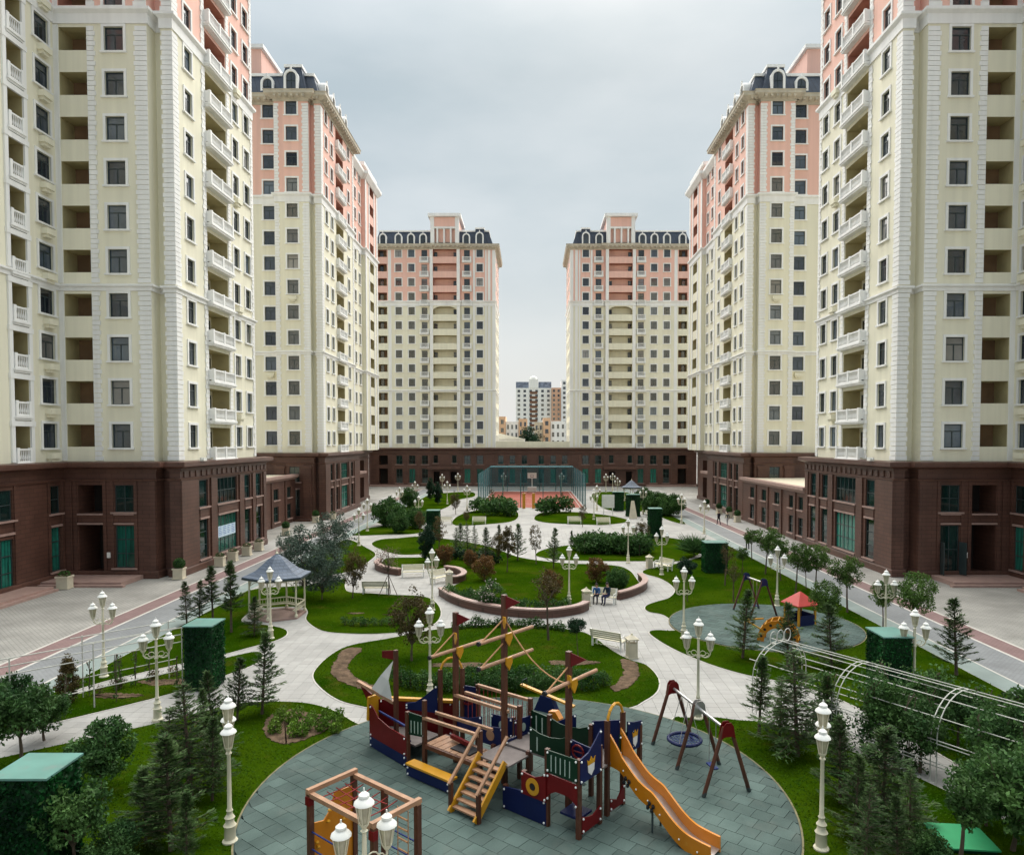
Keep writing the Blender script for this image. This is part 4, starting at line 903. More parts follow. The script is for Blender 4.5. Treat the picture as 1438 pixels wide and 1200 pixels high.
# ------------------------------------------------------------------ low planter walls
def planter_wall(label, pts, h=.48, w=.30):
    c = pts[len(pts)//2]; root = thing('planter_wall', label, 'wall', (c[0], c[1], 0)); ln = smooth_open(pts, 6)
    mb = MB(); sweep(mb, ln, [(-w/2, 0), (w/2, 0), (w/2, h), (-w/2, h)], 1, closed_prof=True); wpart('wall', mb, GRAN, root)
    mb = MB(); sweep(mb, ln, [(-w/2-.06, h), (w/2+.06, h), (w/2+.06, h+.09), (-w/2-.06, h+.09)], 1, closed_prof=True); wpart('coping', mb, GRANL, root)
planter_wall('long curved granite planter wall below the central green mound', [(-5.93, 46.71), (-4.95, 44.63), (-3.68, 42.92), (-1.88, 41.5), (-0.2, 40.75), (1.23, 40.75), (2.73, 41.67), (3.4, 42.7)])
planter_wall('short curved granite wall beside the two people on the bench', [(5.6, 45.3), (6.52, 46.28), (7.59, 48.04), (8.05, 49.7), (8.0, 51.75)])
planter_wall('curved granite wall end behind the staked pinkish tree', [(-12.4, 58.34), (-12.25, 56.38), (-11.19, 54.6), (-9.89, 53.6)])
planter_wall('small hooked granite wall behind the stone bin', [(-5.9, 50.6), (-5.2, 50.8), (-4.9, 52.2), (-5.5, 53.97), (-6.6, 54.9)])

# ------------------------------------------------------------------ lamp posts
def lantern_meshes():
    a = MB(); a.lathe((0, 0, 0), ((.03, -.10), (.06, -.06), (.10, 0), (.105, .03)), 10); a.lathe((0, 0, .40), ((.175, 0), (.185, .03)), 10)
    for k in range(6):
        w = k*math.pi/3; a.bar((.10*math.cos(w), .10*math.sin(w), .02), (.172*math.cos(w), .172*math.sin(w), .41), .02, .02)
    b = MB(); b.lathe((0, 0, .03), ((.085, 0), (.155, .37)), 10)
    c = MB(); c.lathe((0, 0, .43), ((.215, 0), (.20, .04), (.13, .10), (.10, .13), (.115, .15), (.11, .19), (.05, .24), (.02, .26), (.015, .33)), 12)
    return a.mesh('lantern', CREAM, smooth=True), b.mesh('lantern_glass', LGLASS, smooth=True), c.mesh('lantern_cap', WPAINT, smooth=True)
LM = lantern_meshes()
def lamp_proto():
    pm = MB(); pm.lathe((0, 0, 0), ((.19, 0), (.19, .07), (.14, .12), (.13, .42), (.16, .46), (.11, .52), (.10, .62), (.13, .66), (.075, .74), (.065, .80), (.085, .84), (.055, .90), (.045, 2.25), (.075, 2.30), (.05, 2.36), (.04, 2.95), (.07, 2.98), (.03, 3.02)), 12)
    am = MB()
    pts = [(0, 0, 2.40), (.10, 0, 2.34), (.24, 0, 2.30), (.36, 0, 2.34), (.42, 0, 2.44), (.42, 0, 2.50)]; am.path(pts, .022, 6)
    am.path([(.06+.10*math.cos(t)+.1, 0, 2.45+.09*math.sin(t)) for t in np.linspace(-2.5, 3, 9)], .014, 5); am.path([(.31+.06*math.cos(t), 0, 2.42+.06*math.sin(t)) for t in np.linspace(-2, 3.4, 8)], .012, 5)
    return pm.mesh('post', CREAM, smooth=True), am.mesh('arm', CREAM)
LPM, LAM = lamp_proto()
def lamp(label, x, y, rot=0, sc=1.0):
    r = thing('lamp_post', label, 'street lamp', (x, y, .04), rot, 'cream garden lamp posts', sc)
    ob('post', LPM, r)
    for k in range(3):
        if k: w = R(180*k); loc = (.42*math.cos(w), .42*math.sin(w), 2.60); ob('arm', LAM, r, (0, 0, 0), w)
        else: loc = (0, 0, 3.10)
        l = ob('lantern', LM[0], r, loc, 0, .9); ob('lantern_glass', LM[1], l); ob('lantern_cap', LM[2], l)
for x, y, rr, lb in (
 (-18.36, 30.31, 0, 'at the green strip behind the white trellis'), (-13.57, 25.56, 20, 'on the footpath in front of the leafy vent box'), (-7.61, 17.69, -67, 'on the lawn beside the rubber circle and the tall conifers'),
 (-13.35, 36.25, 10, 'in front of the large blue-roofed gazebo'), (-5.89, 42.37, 60, 'on the plaza between the bench and the small lawn tip'), (-3.92, 27.47, 5, 'behind the timber ship among the clipped shrubs'),
 (2.37, 43.47, 0, 'just inside the long planter wall'), (7.87, 36.25, 8, 'at the edge of the small rubber circle'), (6.12, 25.7, -18, 'beside the nest swing'), (7.23, 17.37, 67, 'on the lawn near the green ground hatch'),
 (8.13, 59.02, -10, 'in front of the dark hedge'), (9.94, 53.68, 10, 'beside the bench and small round tree'), (18.65, 87.68, 10, 'on the lawn corner by the pale green strip'), (19.0, 77.6, -10, 'on the narrow lawn sliver by the road'),
 (8.18, 91.65, 0, 'behind the white bench near the ball court'), (-13.24, 84.04, 10, 'on the lawn edge before the leafy pillar'), (-18.4, 99.77, 0, 'among dark shrubs at the lane edge'), (-18.6, 114.39, 25, 'beyond the dark shrubs at the lane edge'),
 (-13.42, 114.39, 10, 'beside the far dark conifers'), (-17.34, 139.54, -20, 'against the far granite base by the canopy'), (-14.66, 143.48, 10, 'under the far entrance canopy'), (-5.46, 144.6, -20, 'behind the hoop end of the court near the pale parapet'), (6.32, 144.6, 0, 'behind the court fence end next to the hoop'),
 (15.16, 43.47, 0, 'between the blue-topped swing and the red-roofed playhouse'), (-16.62, 68.65, 10, 'at the path fork by the grey-green bushes'), (-9.3, 104, -10, 'beside the near corner of the court netting'), (9.7, 103.85, -10, 'outside the court netting by the white board'),
 (14.95, 141, 25, 'against the far granite base by the sign'), (16.57, 143.5, 0, 'tallest looking against the dark doorway'), (15.37, 125.72, 10, 'beside the small far gazebo'), (15.66, 98.79, 10, 'between two leafy vent boxes'), (17.77, 35.35, 0, 'behind the twin street trees at the lane'), (14.76, 27.1, 0, 'behind the leafy vent box by the arched pergola'),
 (-3.07, 12.9, 25, 'standing in front of the timber climbing frame'), (-18.4, 80, -10, 'by the lane opposite the tower corner')):
    lamp('cream three-lantern lamp post '+lb, x, y, R(rr), 1.0)

# ------------------------------------------------------------------ benches, bins, planters
def bench_proto():
    s = MB()
    for k in range(4): s.box(-.85, .85, -.42+k*.115, -.32+k*.115, .42, .455)
    b = MB()
    for k in range(4): z = .52+k*.105; y = .10+k*.03; b.plate(lambda a, c, t: (a, y+t+c*.28, z+c), [(-.85, 0), (.85, 0), (.85, .085), (-.85, .085)], .03)
    l = MB(); l.box(-.04, .04, -.40, -.34, 0, .42); l.box(-.04, .04, .02, .08, 0, .45); l.bar((0, .05, .42), (0, .20, .93), .07, .05); l.box(-.04, .04, -.42, .08, .37, .42); l.path([(0, -.4, .42), (0, -.42, .6), (0, -.30, .67), (0, .08, .65)], .025, 6)
    f = MB(); f.path([(-.7+.1*k, .05, .16+.05*(k % 2)) for k in range(15)], .015, 5)
    return s.mesh('seat', CREAM), b.mesh('backrest', CREAM), l.mesh('leg', WPAINT), f.mesh('scroll_rail', CREAM)
BNM = bench_proto()
def bench(label, x, y, rot):
    r = thing('park_bench', label, 'bench', (x, y, .034), R(rot), 'cream slatted park benches')
    ob('seat', BNM[0], r); ob('backrest', BNM[1], r); ob('scroll_rail', BNM[3], r)
    for sx in (-.78, .78): ob('leg', BNM[2], r, (sx, 0, 0))
bench('cream bench turned away, beside the staked pinkish tree', -10.3, 46.9, 182); bench('cream bench set into the gap of the curved planter wall', -8.8, 53.0, 8); bench('cream bench at an angle beside the hooked planter wall', -6.6, 50.9, 52)
bench('cream bench with two people sitting on it', 4.6, 44.5, -24); bench('cream bench seen from behind next to the grey litter bin', 3.75, 34.6, 146)
bench('cream bench on the court-side lawn edge beside the slim bare tree', 5.37, 87.1, 0); bench('cream bench on the court-side lawn edge under a lamp', 8.82, 86.0, 0); bench('cream bench beside a lamp and a small round tree', 10.6, 55.9, -60)
bench('cream bench among the pale lamps beyond the leafy pillar', -10.4, 86.8, 0); bench('cream bench beside the low green hedge near the court', -6.3, 87.0, 0); bench('cream bench at the lawn edge below the leafy vent boxes', 16.2, 95, 20)
def bin_(label, x, y, mat=STONEP):
    r = thing('litter_bin', label, 'bin', (x, y, .034), R(12), 'square litter bins'); b = MB(); b.box(-.22, .22, -.22, .22, .05, .72)
    for k in range(5): b.box(-.2+k*.09, -.16+k*.09, -.235, -.22, .1, .68)
    b.box(-.25, .25, -.25, .25, 0, .06); part('body', b, mat, r); c = MB()
    for sx in (-.19, .19):
        for sy in (-.19, .19): c.box(sx-.03, sx+.03, sy-.03, sy+.03, .72, .88)
    c.box(-.27, .27, -.27, .27, .88, .93); c.lathe((0, 0, .93), ((.34, 0), (.06, .16), (.05, .22)), 4, ph=R(45)); part('cap', c, STONEP, r)
bin_('slatted litter bin beside the bench seen from behind', 4.75, 33.1); bin_('stone litter bin at the end of the occupied bench', 3.45, 43.75); bin_('stone litter bin by the bench and the lamp', 9.5, 56.6); bin_('stone litter bin inside the hooked planter wall', -5.75, 50.0)

# ------------------------------------------------------------------ gazebos
def gazebo(label, x, y, sc=1, rot=30):
    r = thing('garden_gazebo', label, 'gazebo', (x, y, .034), R(rot), 'bell-roofed garden gazebos', sc); n = 6
    mb = MB(); mb.lathe((0, 0, 0), ((1.75, 0), (1.75, .12)), n); part('floor', mb, GRANL, r)
    rf = MB(); rf.lathe((0, 0, 2.55), ((2.08, 0), (2.08, .06), (1.70, .18), (1.30, .38), (.90, .70), (.55, 1.02), (.25, 1.22), (.06, 1.34)), n); ro = part('roof', rf, ROOFB, r)
    e = MB(); e.lathe((0, 0, 2.43), ((1.98, 0), (2.10, .02), (2.10, .12)), n); ob('eaves', e.mesh('eaves', FRAME), ro)
    f = MB(); f.lathe((0, 0, 3.86), ((.07, 0), (.10, .08), (.03, .16), (.012, .42)), 8); ob('finial', f.mesh('finial', CREAM), ro)
    pm = MB(); pm.lathe((0, 0, .1), ((.10, 0), (.10, .15), (.055, .2), (.05, 2.2), (.09, 2.3), (.09, 2.4)), 8); pmm = pm.mesh('post', CREAM)
    for k in range(n): w = 2*math.pi*k/n; ob('post', pmm, r, (1.66*math.cos(w), 1.66*math.sin(w), 0))
    for k in range(n):
        a = Vector((1.66*math.cos(2*math.pi*k/n), 1.66*math.sin(2*math.pi*k/n), 0)); b = Vector((1.66*math.cos(2*math.pi*(k+1)/n), 1.66*math.sin(2*math.pi*(k+1)/n), 0))
        v = MB(); v.bar(a+Vector((0, 0, 2.38)), b+Vector((0, 0, 2.38)), .06, .08)
        for q in range(1, 12):
            t = q/12; d = .34*abs(2*t-1)**2+.06; p = a.lerp(b, t); v.bar(p+Vector((0, 0, 2.36)), p+Vector((0, 0, 2.36-d)), .02, .02)
        v.path([a.lerp(b, t)+Vector((0, 0, 2.32-.36*abs(2*t-1)**2)) for t in np.linspace(0, 1, 9)], .02, 5); part('valance', v, CREAM, r)
        if k != 4:
            s = MB(); s.bar(a+Vector((0, 0, .82)), b+Vector((0, 0, .82)), .07, .06); s.bar(a+Vector((0, 0, .52)), b+Vector((0, 0, .52)), .04, .04)
            for q in range(1, 9):
                p = a.lerp(b, q/9); s.bar(p+Vector((0, 0, .52)), p+Vector((0, 0, .82)), .02, .02)
            c2 = a*.80; d2 = b*.80; s.plate(lambda u, w_, t: tuple((a*(.97-.0)).lerp(b*.97, u)*(1-.17*w_)+Vector((0, 0, .43+t))), [(0, 0), (1, 0), (1, 1), (0, 1)], .05); part('bench_seat', s, CREAM, r)
gazebo('large gazebo with blue-grey bell roof on the near lawn', -14.75, 41.2, .93)
gazebo('small far gazebo with blue-grey bell roof before the granite base', 17.2, 121, .9)

# ------------------------------------------------------------------ leaf helpers
def leafmesh(name, C, U, Vv, mats, idx=None):
    n = len(C); V = np.empty((n, 4, 3), np.float32); V[:, 0] = C-U; V[:, 1] = C+Vv; V[:, 2] = C+U; V[:, 3] = C-Vv
    me = bpy.data.meshes.new(name); me.vertices.add(n*4); me.vertices.foreach_set('co', V.ravel()); me.loops.add(n*4); me.loops.foreach_set('vertex_index', np.arange(n*4, dtype=np.int32))
    me.polygons.add(n); me.polygons.foreach_set('loop_start', np.arange(0, n*4, 4, dtype=np.int32)); me.polygons.foreach_set('loop_total', np.full(n, 4, np.int32))
    mats = mats if isinstance(mats, (list, tuple)) else [mats]
    for m in mats: me.materials.append(m)
    if idx is not None: me.polygons.foreach_set('material_index', np.asarray(idx, np.int32))
    me.update(calc_edges=True); return me
def rand_dirs(n):
    v = RNG.normal(size=(n, 3)); return v/np.linalg.norm(v, axis=1, keepdims=True)
def leaf_axes(n, ln, wd, bias=None):
    u = rand_dirs(n)
    if bias is not None: u = u*.6+bias; u /= np.linalg.norm(u, axis=1, keepdims=True)
    w = np.cross(u, rand_dirs(n)); w /= np.linalg.norm(w, axis=1, keepdims=True)
    s = (.7+.6*RNG.random((n, 1))); return u*ln/2*s, w*wd/2*s

# ------------------------------------------------------------------ leafy vent boxes
def vent_box(label, x0, x1, y0, y1, h, ls=.09, dens=420):
    cx, cy = (x0+x1)/2, (y0+y1)/2; r = thing('leafy_vent_box', label, 'vent box', (cx, cy, .07), group='ivy-clad vent boxes'); w, d = x1-x0, y1-y0
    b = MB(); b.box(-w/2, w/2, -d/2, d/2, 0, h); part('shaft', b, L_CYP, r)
    t = MB(); t.box(-w/2-.06, w/2+.06, -d/2-.06, d/2+.06, h, h+.05); part('lid', t, BOXTOP, r)
    C = []; Nn = []
    for ax, sgn, L in ((0, -1, d), (0, 1, d), (1, -1, w), (1, 1, w)):
        n = int(L*h*dens); a = (RNG.random(n)-.5)*L; z = RNG.random(n)*h; o = RNG.random(n)*.07
        p = np.zeros((n, 3)); p[:, 2] = z
        if ax == 0: p[:, 0] = sgn*(w/2+o); p[:, 1] = a
        else: p[:, 1] = sgn*(d/2+o); p[:, 0] = a
        C.append(p)
    C = np.concatenate(C); u, v = leaf_axes(len(C), ls, ls*.6, np.array((0, 0, -.5))); ob('leaf_cladding', leafmesh('leaf_cladding', C, u, v, L_IVY), r)
vent_box('tall ivy-clad vent box at the end of the white trellis', -14.05, -12.95, 28.6, 29.8, 2.6)
vent_box('tall ivy-clad vent box behind the arched pergola', 13.55, 14.6, 27.0, 28.4, 2.6)
vent_box('ivy-clad vent box with turquoise lid among the broadleaf shrubs', -12.0, -10.8, 15.6, 16.8, 2.6, .11)
vent_box('broad ivy-clad vent box on the lawn below the road', 13.45, 15.1, 54.3, 55.6, 2.3, .12, 260)
vent_box('slim ivy-clad pillar at the end of the dark hedge', 12.35, 13.6, 73.5, 74.7, 3.1, .14, 160); vent_box('slim ivy-clad pillar beside the brownish columnar tree', -10.6, -9.4, 72.5, 73.7, 3.0, .14, 160)
vent_box('ivy-clad vent box beside the leaning panel', 13.0, 14.7, 95.5, 96.6, 2.9, .16, 120); vent_box('ivy-clad vent box behind the white board', 12.0, 13.5, 103, 104.2, 2.7, .16, 120)
r = thing('ground_hatch', 'bright green low hatch lid lying on the lawn', 'hatch', (10.9, 17.7, .07), R(-6)); b = MB(); b.box(-.6, .6, -.55, .55, 0, .10); part('curb', b, GREEN, r); b = MB(); b.box(-.66, .66, -.6, .6, .10, .14); part('lid', b, GREENLID, r)

# ------------------------------------------------------------------ pergolas
def pergola(label, base, dr, perp, ts, hw, h, zs, rails):
    r = thing('garden_pergola', label, 'pergola', (*base, .04), group='white tube pergolas'); rot = math.atan2(dr[1], dr[0]); r.rotation_euler = (0, 0, rot)
    def prof(sft=0):
        p = [(-hw, 0), (-hw, zs)]+[(-hw*math.cos(t), zs+(h-zs)*math.sin(t)) for t in np.linspace(0, math.pi, 13)[1:-1]]+[(hw, zs), (hw, 0)]; return p
    for t in ts:
        m = MB()
        for dt in (-.09, .09): m.path([(t+dt, a, z) for a, z in prof()], .017, 6)
        for a, z in prof()[::2]: m.tube((t-.09, a, z), (t+.09, a, z), .015, n=5)
        part('arch', m, PTUBE, r)
    for a, z in rails:
        m = MB(); m.tube((ts[0]-.4, a, z), (ts[-1]+.4, a, z), .016, n=6); part('rail', m, PTUBE, r)
    return r
d = np.array((.56, -.83)); pr = pergola('white arched tube pergola overgrown with creeper beside the ivy box', (9.6, 27.1), d, None, (0, 3.25, 6.5, 9.75), 1.5, 2.5, 1.35,
    [(a, z) for a, z in ((0, 2.5), (-.75, 2.34), (.75, 2.34), (-1.3, 1.92), (1.3, 1.92), (-1.5, 1.3), (1.5, 1.3), (-1.5, 1.2), (-1.5, .62), (-1.5, .52), (1.5, .6))])
m = MB()
for k in (-.42, .0, .42): m.path([(0, k+.2*math.cos(t), 2.68+.24*math.sin(t)) for t in np.linspace(0, 6.283, 15)], .018, 5)
part('ring_crest', m, PTUBE, pr)
r = thing('garden_trellis', 'white tube trellis with young climbers beside the road', 'trellis', (-17.15, 27.3, .04), math.atan2(.71, .70))
for t in (-2.6, 0, 3.2):
    for v, rr in ((-.78, .035), (.78, .03)):
        if v > 0 and t < -1: continue
        m = MB(); m.tube((t, v, 0), (t, v, 2.5), rr*.75, n=8); part('post', m, PTUBE, r)
for v, z in ((-.78, 2.5), (-.78, 2.22), (-.78, 1.92), (-.78, .75), (.78, 2.45), (.78, 2.15), (.78, .8)):
    m = MB(); m.tube((-2.9 if v < 0 else -.4, v, z), (3.5, v, z), .020, n=6); part('rail', m, PTUBE, r)

# ------------------------------------------------------------------ ball court netting, hoop, posts, boards
NET = bpy.data.materials.new('green_netting'); NET.use_nodes = True; t_ = NET.node_tree
tr_ = t_.nodes.new('ShaderNodeBsdfTransparent'); ms_ = t_.nodes.new('ShaderNodeMixShader'); ms_.inputs[0].default_value = .55
t_.nodes['Principled BSDF'].inputs['Base Color'].default_value = (.02, .15, .175, 1); t_.nodes['Principled BSDF'].inputs['Roughness'].default_value = .8
t_.links.new(tr_.outputs[0], ms_.inputs[1]); t_.links.new(t_.nodes['Principled BSDF'].outputs[0], ms_.inputs[2]); t_.links.new(ms_.outputs[0], t_.nodes['Material Output'].inputs[0])
r = thing('court_netting', 'green netting cage around the red ball court', 'netting', (.2, 126, .05)); x0, x1, y0, y1, zt = -7.95, 8.35, 108.1, 143.6, 5.2
for nm, q in (('net_panel', ((x0, y0), (x0, y1))), ('net_panel', ((x1, y0), (x1, y1))), ('net_panel', ((x0, y1), (x1, y1)))):
    m = MB(); (a, b), (c, d) = q; m.q((a, b, .1), (c, d, .1), (c, d, zt), (a, b, zt)); wpart(nm, m, NET, r)
m = MB(); m.q((x0, y1, zt), (x1, y1, zt), (x1, y1-7, zt+.02), (x0, y1-7, zt+.02)); wpart('net_panel', m, NET, r)
pm = MB(); pm.tube((0, 0, 0), (0, 0, zt), .07, n=6); pmm = pm.mesh('net_post', M('teal_net_post', (.02, .09, .09), .5))
pts = [(x0, y) for y in np.linspace(y0, y1, 7)]+[(x1, y) for y in np.linspace(y0, y1, 7)]+[(x, y1) for x in np.linspace(x0, x1, 6)[1:-1]]+[(-4.2, y0), (4.6, y0), (-1.5, y0), (1.9, y0)]
for x, y in pts: ob('net_post', pmm, r, (x-.2, y-126, 0))
def hoop(label, x, y, rot, padc):
    r = thing('basketball_hoop', label, 'basketball hoop', (x, y, .055), R(rot)); m = MB(); m.box(-.9, .9, .6, 1.7, 0, 1.0); part('base_pad', m, padc, r)
    m = MB(); m.tube((0, 1.0, 1.0), (0, .9, 2.9), .09); m.tube((0, .9, 2.9), (0, .05, 3.1), .07); part('post', m, padc, r)
    m = MB(); m.box(-.9, .9, -.02, .03, 2.75, 3.85); bb = part('backboard', m, WPAINT, r); m = MB()
    for a in ((-.3, .3, 2.95, 3.0), (-.3, .3, 3.4, 3.45), (-.3, -.25, 3.0, 3.4), (.25, .3, 3.0, 3.4)): m.box(a[0], a[1], -.028, -.021, a[2], a[3])
    ob('target_square', m.mesh('target_square', FRAME), bb)
    m = MB(); m.path([(.23*math.cos(t), -.3+.23*math.sin(t), 3.05) for t in np.linspace(0, 6.283, 17)], .012, 5); part('rim', m, REDB, r)
hoop('white basketball hoop at the far end of the red court', .3, 141.2, 0, WPAINT)
for x, lb in ((-1.0, 'yellow slatted post pad at the open end of the red court'), (.45, 'yellow slatted post pad beside the white pole of the red court')):
    r = thing('yellow_post', lb, 'post pad', (x, 107.2, .03)); m = MB(); m.box(-.22, .22, -.15, .15, 0, 2.3); part('pad', m, YELP, r); m = MB()
    for k in range(6): m.box(-.24, .24, -.17, -.15, .3+k*.35, .36+k*.35)
    part('strap', m, ORNG, r)
r = thing('white_board', 'square white board on legs beside the court', 'board', (10.6, 97, .08)); m = MB(); m.box(-.85, .85, -.04, .04, 1.0, 2.8); part('panel', m, WPAINT, r)
for sx in (-.6, .6): m = MB(); m.box(sx-.05, sx+.05, -.03, .03, 0, 1.0); part('leg', m, WPAINT, r)
r = thing('leaning_panel', 'tall pale panel leaning before the ivy-clad vent box', 'panel', (13.4, 92.6, .08)); m = MB(); m.plate(lambda a, b, t: (a, t+b*.22, b), [(-.55, 0), (.55, 0), (.2, 2.3), (-.2, 2.3)], .05); part('panel', m, OLVP if 'OLVP' in globals() else STONEP, r); m = MB(); m.bar((0, .9, 0), (0, .5, 1.9), .05, .05); part('leg', m, FRAME, r)

# ------------------------------------------------------------------ stone planters with clipped balls
def ball_leaves(rad, n, ls, flat=1.0, cz=0):
    dd = rand_dirs(n); rr = rad*(.82+.2*RNG.random((n, 1))); C = dd*rr; C[:, 2] = C[:, 2]*flat+cz; u, v = leaf_axes(n, ls, ls*.6); return C, u, v
def core(rad, flat=1.0, cz=0, n=10):
    m = MB(); m.lathe((0, 0, cz), [(rad*math.sin(t)*1.0+.001, -rad*flat*math.cos(t)) for t in np.linspace(0, math.pi, 7)], n); return m
C_, u_, v_ = ball_leaves(.42, 1100, .085, 1, 1.12); BALLM = leafmesh('clipped_ball', C_, u_, v_, L_HDG); BALLC = core(.36, 1, 1.12).mesh('ball_core', L_CYP, smooth=True)
def planter(label, x, y, ball=True, sc=1):
    r = thing('stone_planter', label, 'planter', (x, y, .03), R(4), 'cream stone planters', sc); b = MB(); b.box(-.40, .40, -.40, .40, 0, .07); b.box(-.34, .34, -.34, .34, .07, .70); b.box(-.39, .39, -.39, .39, .70, .80); part('box', b, STONEP, r)
    s = MB(); s.box(-.33, .33, -.33, .33, .78, .806); part('soil', s, BARK, r)
    if ball: o = ob('clipped_ball', BALLM, r); ob('ball_core', BALLC, o)
    else:
        C, u, v = ball_leaves(.35, 260, .09, .6, .9); ob('low_foliage', leafmesh('low_foliage', C, u, v, L_HDG), r)
planter('cream planter with a dark clipped ball at the tower corner', -26.0, 52.4); planter('cream planter with a sprig by the wide steps', -32.2, 48.9, False, 1.1)
for i, (y, lb) in enumerate(((57.7, 'below the narrow shop window'), (60.2, 'below the notice window'), (63.2, 'below the next narrow pilaster'), (66.0, 'below the last narrow window'))): planter('cream planter with low green plants '+lb, -25.3, y, False)
planter('cream planter with clipped top by the recessed annex', -31.9, 88.6); planter('cream planter with clipped top beside the dark green door', -26.9, 88.9); planter('cream planter with low plants at the second tower corner', -25.6, 92, False); planter('lone cream planter with clipped bush on the open paving', -26.4, 76.5)
for y, lb in ((106, 'beside the far footway start'), (99, 'next to the walking couple'), (94, 'by the second granite corner')): planter('cream planter with clipped ball '+lb, 26.3, y)
planter('cream planter with clipped ball below the second granite plinth', 26.0, 89.2)
# ------------------------------------------------------------------ the timber ship
SR = R(-38.75)
ship = thing('play_ship', 'timber play ship with masts, flags, coloured panels and an orange slide', 'playground', (-.77, 20.7, ZR), SR)
def sp(name, mb, mats, parent=None, smooth=False): return ob(name, mb.mesh(name, mats, (0, 0, 0), smooth), parent or ship)
def post(u, v, h, w=.115, z0=0, nm='post'):
    m = MB(); m.box(u-w/2, u+w/2, v-w/2, v+w/2, z0, h); p = sp(nm, m, WOOD); return p
def bolts(parent, pts, r=.028):
    def mk(): m = MB(); m.lathe((0, 0, -r), ((r*.5, 0), (r, r*.5), (r, r*1.5), (r*.5, 2*r)), 8); return m.mesh('bolt_cap', BOLT)
    for p in pts: ob('bolt_cap', cached(('bolt', r), mk), parent, p)
def vpanel(name, p0, p1, poly, mat, t=.035, bolt=True, cuts=None):
    """upright panel between plan points; poly in (fraction along, z)"""
    d = Vector((p1[0]-p0[0], p1[1]-p0[1])); L = d.length; d /= L; nn = Vector((d.y, -d.x))
    fn = lambda a, z, k: (p0[0]+d.x*a*L+nn.x*(k-t/2), p0[1]+d.y*a*L+nn.y*(k-t/2), z)
    m = MB(); m.plate(fn, poly, t); o = sp(name, m, mat)
    if bolt:
        zs = [q[1] for q in poly]; lo, hi = min(zs), max(zs)
        l = [q[1] for q in poly if q[0] < .08]; r_ = [q[1] for q in poly if q[0] > .92]; b = []
        for a, zz in ((.04, l), (.96, r_)):
            for z in (min(zz)+.06, max(zz)-.06): b.append(fn(a, z, t+.01))
        bolts(o, b)
    if cuts:
        for (a0, a1, z0, z1, mt) in cuts:
            c = MB()
            for k0, k1 in ((-.004, 0), (t, t+.004)): c.plate(lambda a, z, k: fn(a, z, k0+k), [(a0, z0), (a1, z0), (a1, z1), (a0, z1)], k1-k0)
            ob('slot', c.mesh('slot', mt), o)
    return o, fn
SLOT = M('pale_slot_edge', (.34, .42, .36), .6)
# masts, flags, yards, ropes
for u, v, h, fl in ((-2.1, .1, 4.75, 1), (0, 0, 5.6, 1), (2.4, -.1, 4.4, 1)):
    p = post(u, v, h, .14, nm='mast')
    m = MB(); m.plate(lambda a, z, t: (u+.06+a*.78*.0+a*.6, v-.02+t+a*.35, z), [(0, h-.42), (.62, h-.20), (0, h-.02)], .02); ob('flag', m.mesh('flag', RED), p)
    m = MB(); m.plate(lambda a, z, t: (u+.05+a*.7, v-.10+t-a*.35, z), [(-.10, h-.62), (.16, h-.62), (.20, h-.78), (.03, h-.98), (-.10, h-.80)], .05); ob('bracket', m.mesh('bracket', YELP), p)
for u, v, z in ((0, 0, 4.43), (0, 0, 3.72), (-2.1, .1, 3.62), (2.4, -.1, 3.6)):
    m = MB(); m.tube((u+.10, v-1.2, z), (u+.10, v+1.2, z), .055, n=8); y = sp('yard', m, WOODT)
    m = MB(); m.tube((u+.10, v-1.24, z), (u+.10, v-1.18, z), .07, n=8); ob('end_cap', m.mesh('end_cap', BLK), y)
    m = MB(); m.plate(lambda a, zz, t: (u+.14+t, v+a, zz), [(-.12, z+.06), (.14, z+.06), (.16, z-.10), (.02, z-.32), (-.12, z-.12)], .05); ob('bracket', m.mesh('bracket', YELP), y)
def sag(a, b, s, n=8): return [tuple(Vector(a).lerp(Vector(b), t)-Vector((0, 0, s*4*t*(1-t)))) for t in np.linspace(0, 1, n)]
for a, b, s in (((0, 0, 4.9), (.1, -1.15, 4.43), 0), ((0, 0, 4.2), (.1, -1.15, 3.72), 0), ((-2.1, .1, 4.15), (-2.0, -1.0, 3.62), 0), ((.1, 0, 4.8), (2.35, -.1, 3.5), .35), ((2.4, -.1, 4.0), (2.5, -1.25, 3.6), 0)):
    m = MB(); m.path(sag(a, b, s), .022, 6); sp('rope', m, ROPE)
# posts of the decks
for u, v, h in ((-3.0, -1.1, 1.75), (-2.4, -.95, 2.2), (-.1, -.95, 1.85), (.95, -1.05, .66), (1.62, -1.05, 1.25), (2.4, -1.05, 2.05), (3.4, -1.05, 2.05), (3.4, -.1, 2.1), (2.4, 1.0, 2.05), (3.35, .35, 2.6), (3.35, 1.15, 2.6), (.15, .52, 2.2), (.1, 1.1, 2.25), (-2.1, 1.1, 2.2), (-2.9, .2, 2.75), (-2.45, .75, 2.75), (.95, .95, 2.0), (-.6, 1.1, 1.5), (.95, -.05, 1.25), (-1.2, -.1, .85), (-.35, -.1, 1.1)): post(u, v, h)
